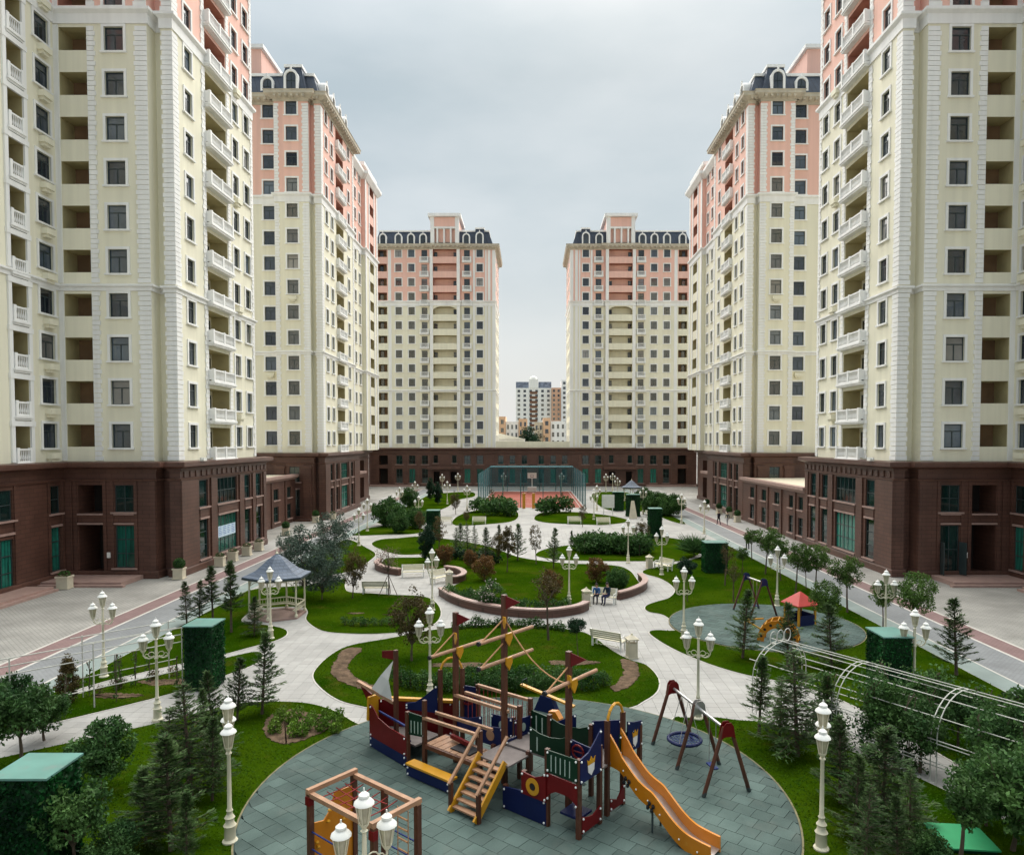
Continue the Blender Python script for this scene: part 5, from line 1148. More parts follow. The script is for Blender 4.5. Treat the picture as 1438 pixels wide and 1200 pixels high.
# bow
vpanel('hull_panel', (-5.15, -.85), (-3.0, -1.15), [(0, .36), (1, .36), (1, .95), (.55, .98), (.25, 1.10), (.08, 1.38), (0, 1.40)], RED)
vpanel('hull_panel', (-5.15, -.85), (-3.0, -1.15), [(0, .02), (1, .02), (1, .355), (0, .355)], BLUE)
vpanel('hull_panel', (-5.2, -.45), (-3.0, .9), [(0, .36), (1, .36), (1, 1.45), (0, 1.45)], RED); vpanel('hull_panel', (-5.2, -.45), (-3.0, .9), [(0, .02), (1, .02), (1, .355), (0, .355)], BLUE)
m = MB(); a, b = Vector((-4.9, -.28, 1.5)), Vector((-3.0, .9, 1.5)); m.bar(a, b, .16, .09); sp('gunwale', m, YELP)
m = MB(); m.plate(lambda q, z, t: (-5.28+t, -.65+q, z), [(-.24, .85), (.2, .85), (.26, 1.62), (-.2, 1.62)], .10); sp('stem_plate', m, YELP)
m = MB(); m.bar((-5.95, -.72, 1.95), (-4.2, -.62, 1.62), .12, .10); sp('bowsprit', m, WOODT); m = MB(); m.plate(lambda q, z, t: (-5.9+q*.62, -.68+t, z), [(0, 1.88), (1, 1.66), (1, 1.0), (.82, 1.05), (.7, 1.35)], .06); sp('prow_board', m, RED)
p = post(-4.1, -.62, 3.35, .12, nm='mast'); m = MB(); m.plate(lambda q, z, t: (-4.1-q*.4, -.62+t-q*.3, z), [(0, 3.02), (.9, 3.1), (.9, 3.32), (0, 3.34)], .03); ob('flag', m.mesh('flag', RED), p)
m = MB()
A, B_, C2 = Vector((-4.18, -.66, 3.0)), Vector((-5.25, -.7, 1.86)), Vector((-4.25, -.66, 1.68))
m.v += [tuple(A), tuple(B_), tuple(C2), tuple((A+C2)/2+Vector((-.12, -.08, 0))), tuple((A+B_)/2+Vector((0, -.06, 0))), tuple((B_+C2)/2+Vector((0, -.04, 0)))]; m.f += [(0, 4, 3), (4, 1, 5), (4, 5, 3), (3, 5, 2)]; m.m += [0]*4
o = sp('sail', m, SAIL); md = o.modifiers.new('s', 'SOLIDIFY'); md.thickness = .012
for z in (.75, 1.15): m = MB(); m.bar((-4.95, -.62, z), (-3.05, -.95, z), .05, .05); sp('rope_rail', m, NETB)
vpanel('slope_panel', (-4.0, -.30), (-2.95, .12), [(0, 1.35), (1, 1.35), (1, 2.25), (.6, 1.85), (.3, 1.62), (0, 1.55)], BLUE)
vpanel('railing_panel', (-3.0, -1.1), (-2.4, -.95), [(0, 1.05), (1, 1.05), (1, 1.68), (0, 1.75)], GREEN, cuts=[(.2+k*.2, .25+k*.2, 1.12, 1.5, SLOT) for k in range(4)])
m = MB(); m.box(-4.9, -3.05, -.75, .3, .5, .56); sp('deck', m, DECK)
# yellow hoops over the gaps
for c0, c1, zb in (((-2.9, .2), (-2.45, .75), 2.72), ((3.35, .35), (3.35, 1.15), 2.55)):
    m = MB(); m.path([(c0[0]+(c1[0]-c0[0])*(.5-.5*math.cos(t)), c0[1]+(c1[1]-c0[1])*(.5-.5*math.cos(t)), zb-.1+.5*math.sin(t)) for t in np.linspace(0, math.pi, 9)], .04, 6); sp('hoop', m, YELP)
vpanel('bow_panel', (-2.45, .75), (-2.1, 1.1), [(0, 1.0), (1, 1.0), (1, 2.1), (0, 2.2)], BLUE)
m = MB(); m.path([(-2.28+.17*math.cos(t), .82+.10*math.cos(t)*.9, 1.75+.17*math.sin(t)) for t in np.linspace(0, 6.283, 13)], .03, 6)
for k in range(3): w = k*math.pi/3; m.tube((-2.28+.2*math.cos(w), .82+.1*math.cos(w), 1.75+.2*math.sin(w)), (-2.28-.2*math.cos(w), .82-.1*math.cos(w), 1.75-.2*math.sin(w)), .02)
sp('ship_wheel', m, RED)
# walkway with rails
m = MB()
for k in range(9): m.box(-2.38+k*.255, -2.15+k*.255, -.92, -.12, .82, .87)
sp('plank_walk', m, WOODT); m = MB(); m.box(-2.4, -.1, -1.0, -.93, .74, .86); m.box(-2.4, -.1, -.11, -.04, .74, .86); sp('walk_beam', m, WOOD)
for v in (-.98, -.45): m = MB(); m.bar((-2.42, v, 1.66), (-.08, v, 1.72), .09, .08); sp('hand_rail', m, WOODT)
m = MB(); m.box(-1.5, -.7, -.75, -.25, .875, .91); sp('rubber_mat', m, BLK)
m = MB(); m.bar((-1.9, -.3, 1.02), (-1.0, -.42, 1.02), .10, .12); sp('balance_beam', m, RED)
for v0, v1, z in ((.05, .05, 2.15), (.52, .52, 2.1), (1.1, 1.1, 2.18)): m = MB(); m.bar((-2.1, v0, z), (.12, v1, z), .09, .08); sp('hand_rail', m, WOODT)
m = MB()
for v in (.55, 1.08):
    for k in range(12): u = -2.0+k*.18; m.tube((u, v, .95), (u, v, 2.1), .012, n=5)
sp('rope_bars', m, ROPER)
m = MB(); m.box(-2.1, .1, .5, 1.12, .88, .94); sp('deck', m, DECK)
vpanel('porthole_panel', (-2.1, .1), (-.95, .05), [(0, 1.05), (1, 1.05), (1, 1.75), (.5, 1.55), (0, 1.45)], BLUE)
def disc(fn, a, z, ra, rz, mat, nm, par, k=.04, ri=None):
    m = MB(); 
    if ri: 
        for t0, t1 in zip(np.linspace(0, 6.283, 21), np.linspace(0, 6.283, 21)[1:]): m.plate(lambda q, w, d: fn(q, w, k+d), [(a+ra*math.cos(t0), z+rz*math.sin(t0)), (a+ra*math.cos(t1), z+rz*math.sin(t1)), (a+ra*ri*math.cos(t1), z+rz*ri*math.sin(t1)), (a+ra*ri*math.cos(t0), z+rz*ri*math.sin(t0))], .02)
    else: m.plate(lambda q, w, d: fn(q, w, k+d), [(a+ra*math.cos(t), z+rz*math.sin(t)) for t in np.linspace(0, 6.283, 17)[:-1]], .012)
    ob(nm, m.mesh(nm, mat), par)
o, fn = vpanel('porthole_panel', (-1.0, -.02), (-.08, .02), [(0, 1.0), (1, 1.0), (1, 1.62), (0, 1.5)], BLUE); disc(fn, .5, 1.3, .17, .16, WOODT, 'emblem', o)
# stair deck
m = MB(); m.box(-.12, 1.0, -1.0, .0, 1.10, 1.15); m.box(-.1, 2.4, .0, .95, 1.16, 1.21); sp('deck', m, DECK)
for z0, uu in ((0, 0),):
    st = MB(); bot, top, n = Vector((0, -2.05, .12)), Vector((0, -1.02, 1.12)), 7
    for k in range(n):
        q = bot.lerp(top, k/(n-.3)); t = MB(); t.box(-.02, .86, q.y-.09, q.y+.09, q.z, q.z+.045); sp('tread', t, WOODT)
    for u in (-.06, .88): t = MB(); t.bar((u, -2.2, .02), (u, -.98, 1.22), .06, .22); sp('stringer', t, YELP)
    for u in (-.10, .93):
        t = MB(); t.bar((u, -2.2, .78), (u, -.95, 1.95), .08, .07); sp('stair_rail', t, WOODT); post(u, -2.12, .80, .10)
# seat, hull and stern panels
m = MB(); m.box(-2.6, -.75, -1.55, -1.2, .36, .42); sp('side_seat', m, YELP); vpanel('seat_board', (-2.6, -1.5), (-.75, -1.5), [(0, .04), (1, .04), (1, .35), (0, .35)], BLUE)
o, fn = vpanel('porthole_panel', (.05, -.02), (.12, 1.0), [(0, .62), (1, .62), (1, 1.28), (0, 1.28)], BLUE); disc(fn, .52, .97, .16, .17, WOODT, 'emblem', o, -.03); disc(fn, .52, .97, .16, .17, WOODT, 'emblem', o)
for a, b in (((-.95, .5), (-.12, .5)), ((-.05, .52), (.15, 1.1))):
    o, fn = vpanel('porthole_panel', a, b, [(0, 1.15), (1, 1.15), (1, 1.75), (0, 1.7)], BLUE); disc(fn, .5, 1.45, .12, .13, SLOT, 'emblem', o); disc(fn, .5, 1.45, .12, .13, SLOT, 'emblem', o, -.02)
vpanel('hull_panel', (.9, -1.1), (2.4, -1.1), [(0, .02), (1, .02), (1, .68), (.45, .70), (0, .62)], BLUE)
o, fn = vpanel('hull_panel', (1.6, -1.14), (2.42, -1.14), [(0, .66), (1, .66), (1, 1.44), (.8, 1.30), (.55, 1.22), (.25, 1.24), (0, 1.26)], RED); disc(fn, .47, .95, .27, .23, YELP, 'life_ring', o, .03, .45); disc(fn, .47, .95, .10, .09, BLK, 'emblem', o)
vpanel('hull_panel', (2.42, -1.1), (3.4, -1.1), [(0, .72), (.08, .90), (.3, 1.02), (.7, 1.02), (.92, .90), (1, .78), (1, 1.40), (0, 1.44)], RED)
vpanel('railing_panel', (2.42, -1.1), (3.4, -1.1), [(0, 1.46), (1, 1.46), (1, 2.05), (0, 2.05)], GREEN, cuts=[(.14+k*.15, .17+k*.15, 1.52, 1.95, SLOT) for k in range(5)])
o, fn = vpanel('stern_panel', (3.45, -1.08), (3.45, -.12), [(0, 1.42), (1, 1.42), (1, 2.55), (.75, 2.35), (.4, 2.12), (0, 2.05)], BLUE)
def crown(fn, par, a, z, k):
    m = MB(); m.plate(lambda q, w, d: fn(q, w, k+d), [(a-.16, z), (a+.16, z), (a+.20, z+.16), (a+.09, z+.09), (a, z+.20), (a-.09, z+.09), (a-.20, z+.16)], .012); ob('crown_emblem', m.mesh('crown_emblem', YELP), par)
    m = MB(); m.plate(lambda q, w, d: fn(q, w, k+d), [(a-.16, z-.01), (a+.16, z-.01), (a+.14, z-.18), (a, z-.30), (a-.14, z-.18)], .012); ob('shield_emblem', m.mesh('shield_emblem', SAIL), par)
crown(fn, o, .5, 1.80, .036)
m = MB(); m.box(2.35, 3.42, -1.05, .0, 1.40, 1.45); m.box(2.35, 3.4, .0, 1.2, 1.38, 1.43); sp('deck', m, DECK)
vpanel('green_bridge_side', (.95, .02), (2.36, .02), [(0, 1.18), (1, 1.3), (1, 2.0), (.75, 1.86), (.5, 1.80), (.25, 1.82), (0, 1.92)], GREEN, cuts=[(.18, .21, 1.3, 1.7, SLOT), (.4, .43, 1.3, 1.45, SLOT)])
vpanel('green_bridge_side', (.95, .95), (2.4, .98), [(0, 1.18), (1, 1.3), (1, 2.0), (.75, 1.86), (.5, 1.80), (.25, 1.82), (0, 1.92)], GREEN)
vpanel('railing_panel', (.1, 1.1), (.95, .97), [(0, 1.2), (1, 1.2), (1, 1.9), (0, 1.9)], GREEN, cuts=[(.3, .36, 1.28, 1.8, SLOT), (.6, .66, 1.28, 1.8, SLOT)])
vpanel('slope_panel', (.98, 1.0), (1.7, 1.25), [(0, 1.3), (1, 1.3), (1, 2.1), (0, 1.7)], BLUE); m = MB(); m.plate(lambda a, z, t: (.62+a, 1.32+t, z), [(0, 1.2), (.4, 1.2), (.42, 1.75), (.25, 1.95), (0, 1.9)], .2); sp('telescope_box', m, ORNG)
vpanel('inner_panel', (2.45, -.08), (3.38, -.08), [(0, 1.46), (1, 1.46), (1, 1.9), (0, 2.0)], BLUE); m = MB(); m.path([(2.75+.18*math.cos(t), -.16, 1.75+.18*math.sin(t)) for t in np.linspace(0, 6.283, 13)], .03, 6); m.tube((2.55, -.16, 1.75), (2.95, -.16, 1.75), .02); sp('ship_wheel', m, RED)
vpanel('stern_panel', (2.42, 1.02), (3.3, 1.18), [(0, 1.43), (1, 1.43), (1, 2.35), (0, 2.15)], BLUE); vpanel('railing_panel', (3.36, .95), (3.4, 1.6), [(0, 1.45), (1, 1.45), (1, 2.0), (0, 2.0)], GREEN, cuts=[(.5, .56, 1.5, 1.9, SLOT)])
post(3.42, 1.95, 2.0); o, fn = vpanel('stern_panel', (3.42, 1.28), (3.45, 2.0), [(0, 1.40), (1, 1.40), (1, 2.12), (.4, 2.2), (0, 2.3)], BLUE); crown(fn, o, .5, 1.78, .036)
vpanel('low_panel', (3.46, -1.0), (3.46, -.15), [(0, .12), (1, .12), (1, .52), (.6, .42), (.3, .46), (0, .56)], RED); vpanel('low_panel', (3.4, .42), (3.42, 1.1), [(0, .1), (1, .1), (1, .62), (.5, .3), (0, .45)], RED)
m = MB(); m.box(2.7, 3.3, -.9, -.3, .36, .42); sp('under_seat', m, BLUE); m = MB(); m.bar((2.5, -.6, 1.18), (3.3, -.6, 1.18), .10, .03); sp('under_shelf', m, SLOT)
# slide
def shear(m): m.v = [(x, y-.13*max(0, x-3.35), z) for x, y, z in m.v]; return m
prof = [(3.35, 1.46), (3.7, 1.42), (3.95, 1.22), (4.25, .98), (4.5, .86), (4.75, .78), (5.0, .60), (5.4, .30), (5.75, .14), (6.1, .10), (6.45, .09)]
pp = smooth_open(prof, 4); m = MB()
for (a, za), (b, zb) in zip(pp, pp[1:]): m.q((a, .52, za), (b, .52, zb), (b, 1.02, zb), (a, 1.02, za))
sp('slide_bed', shear(m), STEEL)
for v0, v1 in ((.46, .52), (1.02, 1.08)):
    m = MB(); k = len(pp)
    for i, ((a, za), (b, zb)) in enumerate(zip(pp, pp[1:])):
        h0 = .30 if a > 3.75 else .30+.42*(3.75-a)/.4; h1 = .30 if b > 3.75 else .30+.42*max(0, (3.75-b)/.4)
        lo0, lo1 = max(za-.14, .0), max(zb-.14, .0)
        for q in (((a, v0, lo0), (b, v0, lo1), (b, v0, zb+h1), (a, v0, za+h0)), ((a, v1, lo0), (b, v1, lo1), (b, v1, zb+h1), (a, v1, za+h0)), ((a, v0, za+h0), (b, v0, zb+h1), (b, v1, zb+h1), (a, v1, za+h0)), ((a, v0, lo0), (b, v0, lo1), (b, v1, lo1), (a, v1, lo0))): m.q(*q)
    e = pp[-1]; m.q((e[0], v0, 0), (e[0], v1, 0), (e[0], v1, e[1]+.3), (e[0], v0, e[1]+.3)); o = sp('slide_side', shear(m), ORNG)
    bolts(o, [(a, (v0-.005 if v0 < .6 else v1+.005)-.13*(a-3.35), z+.02) for a, z in pp[6::6]], .022)
for u, z in ((3.95, 1.1), (4.72, .72)):
    m = MB()
    for k in range(4): w = k*math.pi/2+.4; m.lathe((u+.09*math.cos(w), .44, z+.09*math.sin(w)-.05), ((.03, 0), (.05, .03), (.05, .07), (.03, .1)), 6)
    sp('slide_holes', shear(m), BLK)
for u, v in ((4.72, .55), (4.72, .99)): m = MB(); m.tube((u, v, 0), (u, v, .75), .03); sp('slide_leg', shear(m), FRAME)

# ------------------------------------------------------------------ climbing frame
cf = thing('timber_climber', 'brown timber climbing frame with orange climbing wall and rope nets', 'climbing frame', (-3.72, 15.55, ZR), SR)
def cp(name, mb, mats): return ob(name, mb.mesh(name, mats), cf)
U, Vv_, Hh = 1.12, .60, 2.15
for u in (-U, 0, U):
    for v in (-Vv_, Vv_):
        if u == 0 and v < 0: continue
        m = MB(); m.box(u-.06, u+.06, v-.06, v+.06, 0, Hh); cp('post', m, WOOD)
for a, b in (((-U-.1, -Vv_, Hh), (U+.05, -Vv_, Hh)), ((-U-.1, Vv_, Hh), (U+.05, Vv_, Hh)), ((-U, -Vv_-.08, Hh+.08), (-U, Vv_+.08, Hh+.08)), ((U, -Vv_-.08, Hh+.08), (U, Vv_+.08, Hh+.08))): m = MB(); m.bar(a, b, .11, .10); cp('top_beam', m, WOODT)
for u in (-U, U):
    m = MB(); m.box(u-.075, u+.075, -Vv_-.085, -Vv_+.05, Hh-.24, Hh-.05); cp('corner_plate', m, RED)
m = MB(); m.plate(lambda a, z, t: (-U-.02+t, a, z), [(-Vv_, .1), (Vv_, .1), (Vv_, 1.9), (.05, 1.95), (-.05, 1.6), (-.25, 1.4), (-.5, 1.45), (-Vv_, 1.6)], .04); w = cp('climbing_wall', m, ORNG)
for k in range(12):
    m = MB(); y, z = random.uniform(-.5, .5), .25+k*.12; m.lathe((-U+.05, y, z), ((.03, 0), (.05, .03), (.03, .06)), 7); ob('hand_hold', m.mesh('hand_hold', YELP), w)
m = MB()
for k in range(7): m.path(sag((-U+.3*k+.1, -Vv_+.03, Hh-.1), (-U+.3*k+.1, Vv_-.03, Hh-.1), .05, 5), .013, 5)
for k in range(4): m.path(sag((-U, -Vv_+.25*k+.2, Hh-.12), (.4, -Vv_+.25*k+.2, Hh-.12), .05, 6), .013, 5)
cp('rope_net', m, ROPER); m = MB()
for z in (.5, .9, 1.3): m.tube((0, Vv_, z), (U, Vv_, z), .02, n=6); m.tube((-U, -Vv_, z), (0, -Vv_, z), .02, n=6)
cp('cross_bars', m, NETB); m = MB()
for k in range(8): m.tube((U-.35, .35, .2+k*.24), (U-.05, .35, .2+k*.24), .022, n=6)
for q in (-.37, -.03): m.tube((U+q, .35, 0), (U+q, .35, Hh-.05), .012, n=5)
cp('rope_ladder', m, ROPE)

# ------------------------------------------------------------------ swings
def swing(label, x, y, rot, frames, hw, h, platecol, seats):
    s = thing('timber_swing', label, 'swing', (x, y, ZR), rot); q = lambda n_, m_, mt: ob(n_, m_.mesh(n_, mt), s)
    for t, pc in frames:
        for sx in (-1, 1):
            m = MB(); m.tube((t, sx*hw, .0), (t, sx*.10, h), .058, .058, 10); l = q('leg', m, WOOD); m = MB(); m.tube((t, sx*hw*1.005, .0), (t, sx*hw*.93, .13), .062, .062, 10); ob('foot_cap', m.mesh('foot_cap', FRAME), l)
        for dx in (-.085, .085):
            m = MB(); m.plate(lambda a, z, k: (t+dx+k-.01, a, z), [(-.22, h-.32), (-.1, h-.26), (.1, h-.26), (.22, h-.32), (.16, h+.04), (.08, h+.14), (-.08, h+.14), (-.16, h+.04)], .02); q('apex_plate', m, pc)
    m = MB(); m.tube((frames[0][0], 0, h-.10), (frames[-1][0], 0, h-.10), .045, n=10); q('top_bar', m, STEEL)
    for kind, t in seats:
        if kind == 'nest':
            m = MB(); m.path([(t+.52*math.cos(a), .52*math.sin(a), .48) for a in np.linspace(0, 6.283, 25)], .055, 8); n_ = q('nest_seat', m, BLUE); m = MB()
            for k in range(-4, 5):
                e = math.sqrt(max(0, .5**2-(k*.11)**2)); m.tube((t+k*.11, -e, .45), (t+k*.11, e, .45), .012, n=5); m.tube((t-e, k*.11, .452), (t+e, k*.11, .452), .012, n=5)
            ob('nest_net', m.mesh('nest_net', NETB), n_); m = MB()
            for a in (.8, 2.35, 3.95, 5.5): m.tube((t+.52*math.cos(a), .52*math.sin(a), .5), (t+.25*math.copysign(1, math.cos(a)), 0, h-.12), .010, n=5)
            q('chain', m, STEEL)
        else:
            m = MB(); m.box(t-.22, t+.22, -.09, .09, .42, .46); q('flat_seat', m, NETB); m = MB()
            for a in (-.2, .2): m.tube((t+a, 0, .45), (t+a, 0, h-.12), .012, n=5)
            q('chain', m, STEEL)
swing('timber swing with a blue nest seat and red end plates on the large rubber circle', 5.2, 21.75, math.atan2(-.97, .235), ((-1.85, RED), (0, STEEL), (1.75, RED)), .72, 1.95, RED, (('nest', -.95), ('flat', .9)))
swing('small timber swing with blue end plates on the smaller rubber circle', 13.2, 41.6, math.atan2(-.97, .235), ((-.95, BLUE), (.95, BLUE)), .85, 2.05, BLUE, (('flat', 0),))
# seesaw
s = thing('seesaw', 'yellow seesaw on a blue stand behind the timber ship', 'seesaw', (.62, 26.3, .09), R(-32)); m = MB(); m.bar((-1.15, 0, .82), (1.15, 0, .42), .16, .07); ob('beam', m.mesh('beam', YELP), s)
m = MB(); m.plate(lambda a, z, t: (a, -.14+t, z), [(-.5, 0), (.5, 0), (.22, .58), (-.22, .62)], .28); ob('stand', m.mesh('stand', BLUE), s)
for u, z in ((-1.0, .80), (1.0, .46)): m = MB(); m.path([(u, -.16, z+.05), (u, -.16, z+.25), (u, .16, z+.25), (u, .16, z+.05)], .018, 6); ob('handle', m.mesh('handle', FRAME), s)
# playhouse and scalloped climber on the small circle
s = thing('playhouse', 'small playhouse with a red pyramid roof and dark blue walls', 'playhouse', (14.95, 39.2, ZR), R(20)); m = MB(); m.lathe((0, 0, 1.08), ((1.02, 0), (1.02, .05), (.05, .68)), 4, ph=R(45)); ob('roof', m.mesh('roof', REDB), s)
for sx in (-.55, .55):
    for sy in (-.55, .55): m = MB(); m.box(sx-.05, sx+.05, sy-.05, sy+.05, 0, 1.12); ob('post', m.mesh('post', YELP), s)
for k in range(3):
    w = k*math.pi/2; m = MB(); m.plate(lambda a, z, t: (a*math.cos(w)+(.55+t)*math.sin(w), a*math.sin(w)-(.55+t)*math.cos(w), z), [(-.5, 0), (.5, 0), (.5, .55), (-.5, .55)], .04); ob('wall', m.mesh('wall', BLUE), s)
m = MB(); m.box(-.05, .05, -.05, .05, 0, 1.5); ob('centre_pole', m.mesh('centre_pole', BLUE), s)
s = thing('dome_climber', 'orange arched climber with round holes on the smaller rubber circle', 'climber', (12.55, 35.7, ZR), R(-25))
for v, a0, a1 in ((-.45, 1, 0), (.45, 1, 0)):
    m = MB()
    for t0, t1 in zip(np.linspace(0, math.pi, 15), np.linspace(0, math.pi, 15)[1:]):
        for (r0, r1) in ((1.0, .66),): m.plate(lambda a, z, t: (a, v+t, z), [(r0*math.cos(t0), 1.12*r0*math.sin(t0)), (r0*math.cos(t1), 1.12*r0*math.sin(t1)), (r1*math.cos(t1), 1.12*r1*math.sin(t1)), (r1*math.cos(t0), 1.12*r1*math.sin(t0))], .06)
    o = ob('arch_side', m.mesh('arch_side', ORNG), s); m = MB()
    for t in np.linspace(.3, math.pi-.3, 7): m.plate(lambda a, z, k: (.83*math.cos(t)+a, v-.004+k, .93*math.sin(t)+z), [(.075*math.cos(w), .075*math.sin(w)) for w in np.linspace(0, 6.283, 9)[:-1]], .068)
    ob('round_hole', m.mesh('round_hole', BLK), o)
for t in np.linspace(.2, math.pi-.2, 9): m = MB(); m.tube((.98*math.cos(t), -.45, 1.1*math.sin(t)), (.98*math.cos(t), .5, 1.1*math.sin(t)), .03, n=6); ob('rung', m.mesh('rung', YELP), s)
m = MB(); m.bar((-1.6, -.4, 1.0), (-.7, -.45, .55), .07, .07); m.bar((-1.6, -.4, 1.0), (-.8, .45, .95), .07, .07); m.bar((-1.6, -.4, 0), (-1.6, -.4, 1.0), .07, .07); ob('side_bars', m.mesh('side_bars', YELP), s)
# ------------------------------------------------------------------ plants
def cloud(cs, rad, per, ls, ratio=.55, shell=.35, bias=None):
    cs = np.asarray(cs); n = len(cs)*per; c = np.repeat(cs, per, 0); rr = np.repeat(np.broadcast_to(np.asarray(rad), (len(cs),)), per)
    d = rand_dirs(n); C = c+d*(rr*(shell+(1-shell)*RNG.random(n)**.6))[:, None]; u, v = leaf_axes(n, ls, ls*ratio, bias); return C, u, v
def ell(n, c, r, lo=.35, zmin=None):
    d = rand_dirs(n)*((lo+(1-lo)*RNG.random((n, 1))**.7)); p = np.asarray(c)+d*np.asarray(r)
    return p
def limbs(trunk_h, r0, targets, lean=.0, r1=None, start=.55):
    m = MB(); top = Vector((lean, 0, trunk_h)); pts = [Vector((0, 0, 0)), Vector((lean*.3, .02, trunk_h*.5)), top]
    for a, b, ra, rb in ((pts[0], pts[1], r0, r0*.8), (pts[1], pts[2], r0*.8, r0*.55)): m.tube(a, b, ra, rb, 7)
    for t in targets:
        t = Vector(t); s = pts[1].lerp(pts[2], random.uniform(start, 1)); mid = s.lerp(t, .5)+Vector((random.uniform(-.08, .08), random.uniform(-.08, .08), .10)); m.tube(s, mid, r0*.38, r0*.25, 5); m.tube(mid, t, r0*.25, r0*.08, 5)
    return m
def conifer(h, r, nb, bare=.05, seed=0, needles=5, asc=.30):
    C = []; U = []; Vx = []; m = MB(); m.tube((0, 0, 0), (0, 0, h*.97), .055, .010, 7)
    for k in range(nb):
        f = bare+(1-bare)*((k+.5)/nb)**.9; z = f*h; L = (r*(1-(f-bare)/(1-bare))**.8*random.uniform(.42, 1.3)+.07); w = k*2.39996+random.uniform(-.4, .4)
        dr = np.array((math.cos(w), math.sin(w), asc+random.uniform(-.2, .25)+.5*f*f)); dr /= np.linalg.norm(dr)
        if random.random() < .13: continue
        b0 = np.array((0, 0, z)); m.tube(tuple(b0), tuple(b0+dr*L), .014, .004, 4, cap=False)
        n = int((6+30*L)*needles/2); t = .12+.92*RNG.random(n)**.75; side = np.cross(dr, (0, 0, 1)); side /= np.linalg.norm(side)
        sp_ = (RNG.random(n)-.5)*2; P = b0+dr*(L*t)[:, None]+side*(sp_*(.10+.16*L*(1-t)))[:, None]+(RNG.normal(size=(n, 3))*.022)
        P[:, 2] -= .05*np.abs(sp_)
        u = dr*(.8+.3*RNG.random((n, 1)))+side*(np.sign(sp_)*(.5+.5*RNG.random(n)))[:, None]+RNG.normal(size=(n, 3))*.22; u /= np.linalg.norm(u, axis=1, keepdims=True)
        wv = np.cross(u, rand_dirs(n)*.5+np.array((0, 0, 1.))); wv /= np.linalg.norm(wv, axis=1, keepdims=True); ln = (.06+.045*RNG.random((n, 1)))
        C.append(P); U.append(u*ln); Vx.append(wv*.019)
    return m.mesh('trunk', TRUNK, smooth=True), leafmesh('crown', np.concatenate(C), np.concatenate(U), np.concatenate(Vx), L_CON)
KIND = {}
KIND['con'] = [(3.0, conifer(3.0, .82, 100, .05, needles=4)), (3.0, conifer(3.0, .70, 85, .10, needles=4)), (3.0, conifer(3.0, .98, 105, .03, asc=.15, needles=4)), (3.0, conifer(3.0, .55, 70, .28)), (3.0, conifer(3.0, .75, 75, .12, needles=4, asc=.5)), (3.0, conifer(3.0, .88, 90, .06, needles=3, asc=.05))]
KIND['far_con'] = [(3.0, conifer(3.0, .75, 70, .06, needles=3))]
def columnar(h, rx, rz, cz, mat, trunk_h, nc=70, per=45, ls=.10, cr=.16):
    cs = ell(nc, (0, 0, cz), (rx, rx, rz)); tg = [tuple(c) for c in cs[::6]]
    return limbs(trunk_h, .05, tg).mesh('trunk', TRUNK, smooth=True), leafmesh('crown', *cloud(cs, cr, per, ls), mat)
def broad(h, rx, trunk_h, mat, nc=80, per=55, ls=.12, cr=.20, ry=None, rz=None, ratio=.5):
    rz = rz or (h-trunk_h)/2; cs = ell(nc, (0, 0, h-rz), (rx, ry or rx, rz), .30); cs[:, 2] = np.maximum(cs[:, 2], .15)
    return limbs(max(trunk_h, .5)*1.15, .055, [tuple(c) for c in cs[::5]]).mesh('trunk', TRUNK, smooth=True), leafmesh('crown', *cloud(cs, cr, per, ls, ratio), mat)
KIND['brd'] = [(2.4, broad(2.4, .95, .45, L_BRD, 110, 52, .13, .24)), (2.4, broad(2.4, .8, .8, L_BRD, 80, 48, .12, .22))]
KIND['std'] = [(2.4, broad(2.4, .55, 1.2, L_BRD, 45, 45, .11, .18))]
KIND['mix'] = [(3.3, broad(3.3, .85, .7, L_MIX, 90, 45, .10, .20)), (3.3, broad(3.3, .7, .9, L_MIX, 60, 36, .10, .18))]
KIND['str'] = [(3.4, broad(3.4, .85, 1.55, L_STR, 75, 55, .11, .22)), (3.4, broad(3.4, .75, 1.7, L_STR, 60, 55, .11, .20))]
KIND['olv'] = [(4.4, broad(4.4, 1.55, .35, L_OLV, 150, 40, .14, .32)), (4.4, broad(4.4, 1.2, .35, L_OLV, 110, 40, .14, .30))]
KIND['rus'] = [(3.6, columnar(3.6, .62, 1.25, 2.25, L_MIX, 1.2)), (3.6, columnar(3.6, .55, 1.25, 2.3, L_MIX, 1.2, 45, 28))]
KIND['cyp'] = [(3.2, columnar(3.2, .62, 1.5, 1.62, L_CYP, .5, 140, 50, .11, .18))]
KIND['thu'] = [(2.1, (MB(), None))]
cs = ell(120, (0, 0, .95), (.5, .5, .95), .5); cs[:, :2] *= (1.15-cs[:, 2:]/2.1)
m_ = MB(); m_.tube((0, 0, 0), (0, 0, 1.6), .04, .01); KIND['thu'] = [(2.1, (m_.mesh('trunk', TRUNK), leafmesh('crown', *cloud(cs, .12, 40, .07), L_MIX)))]
def stake_tree():
    cs = ell(55, (0, 0, 2.55), (1.0, 1.0, .75)); m = limbs(1.75, .045, [tuple(c) for c in cs[::2]], start=.7)
    for k in range(3): w = k*2.1+.5; m.tube((.7*math.cos(w), .7*math.sin(w), 0), (.04*math.cos(w), .04*math.sin(w), 1.35), .022, n=5)
    return m.mesh('trunk', TRUNK, smooth=True), leafmesh('crown', *cloud(cs, .22, 16, .075), L_RED)
KIND['red'] = [(3.4, stake_tree()), (3.4, broad(3.4, .62, 1.7, L_MIX, 40, 22, .09, .2))]
def shrub(h, rx, mat, nc=60, per=45, ls=.08, cr=.16):
    cs = ell(nc, (0, 0, h*.52), (rx, rx, h*.46), .4); return limbs(.35, .04, [tuple(c) for c in cs[::5]]).mesh('stem', TRUNK), leafmesh('foliage', *cloud(cs, cr, per, ls), mat)
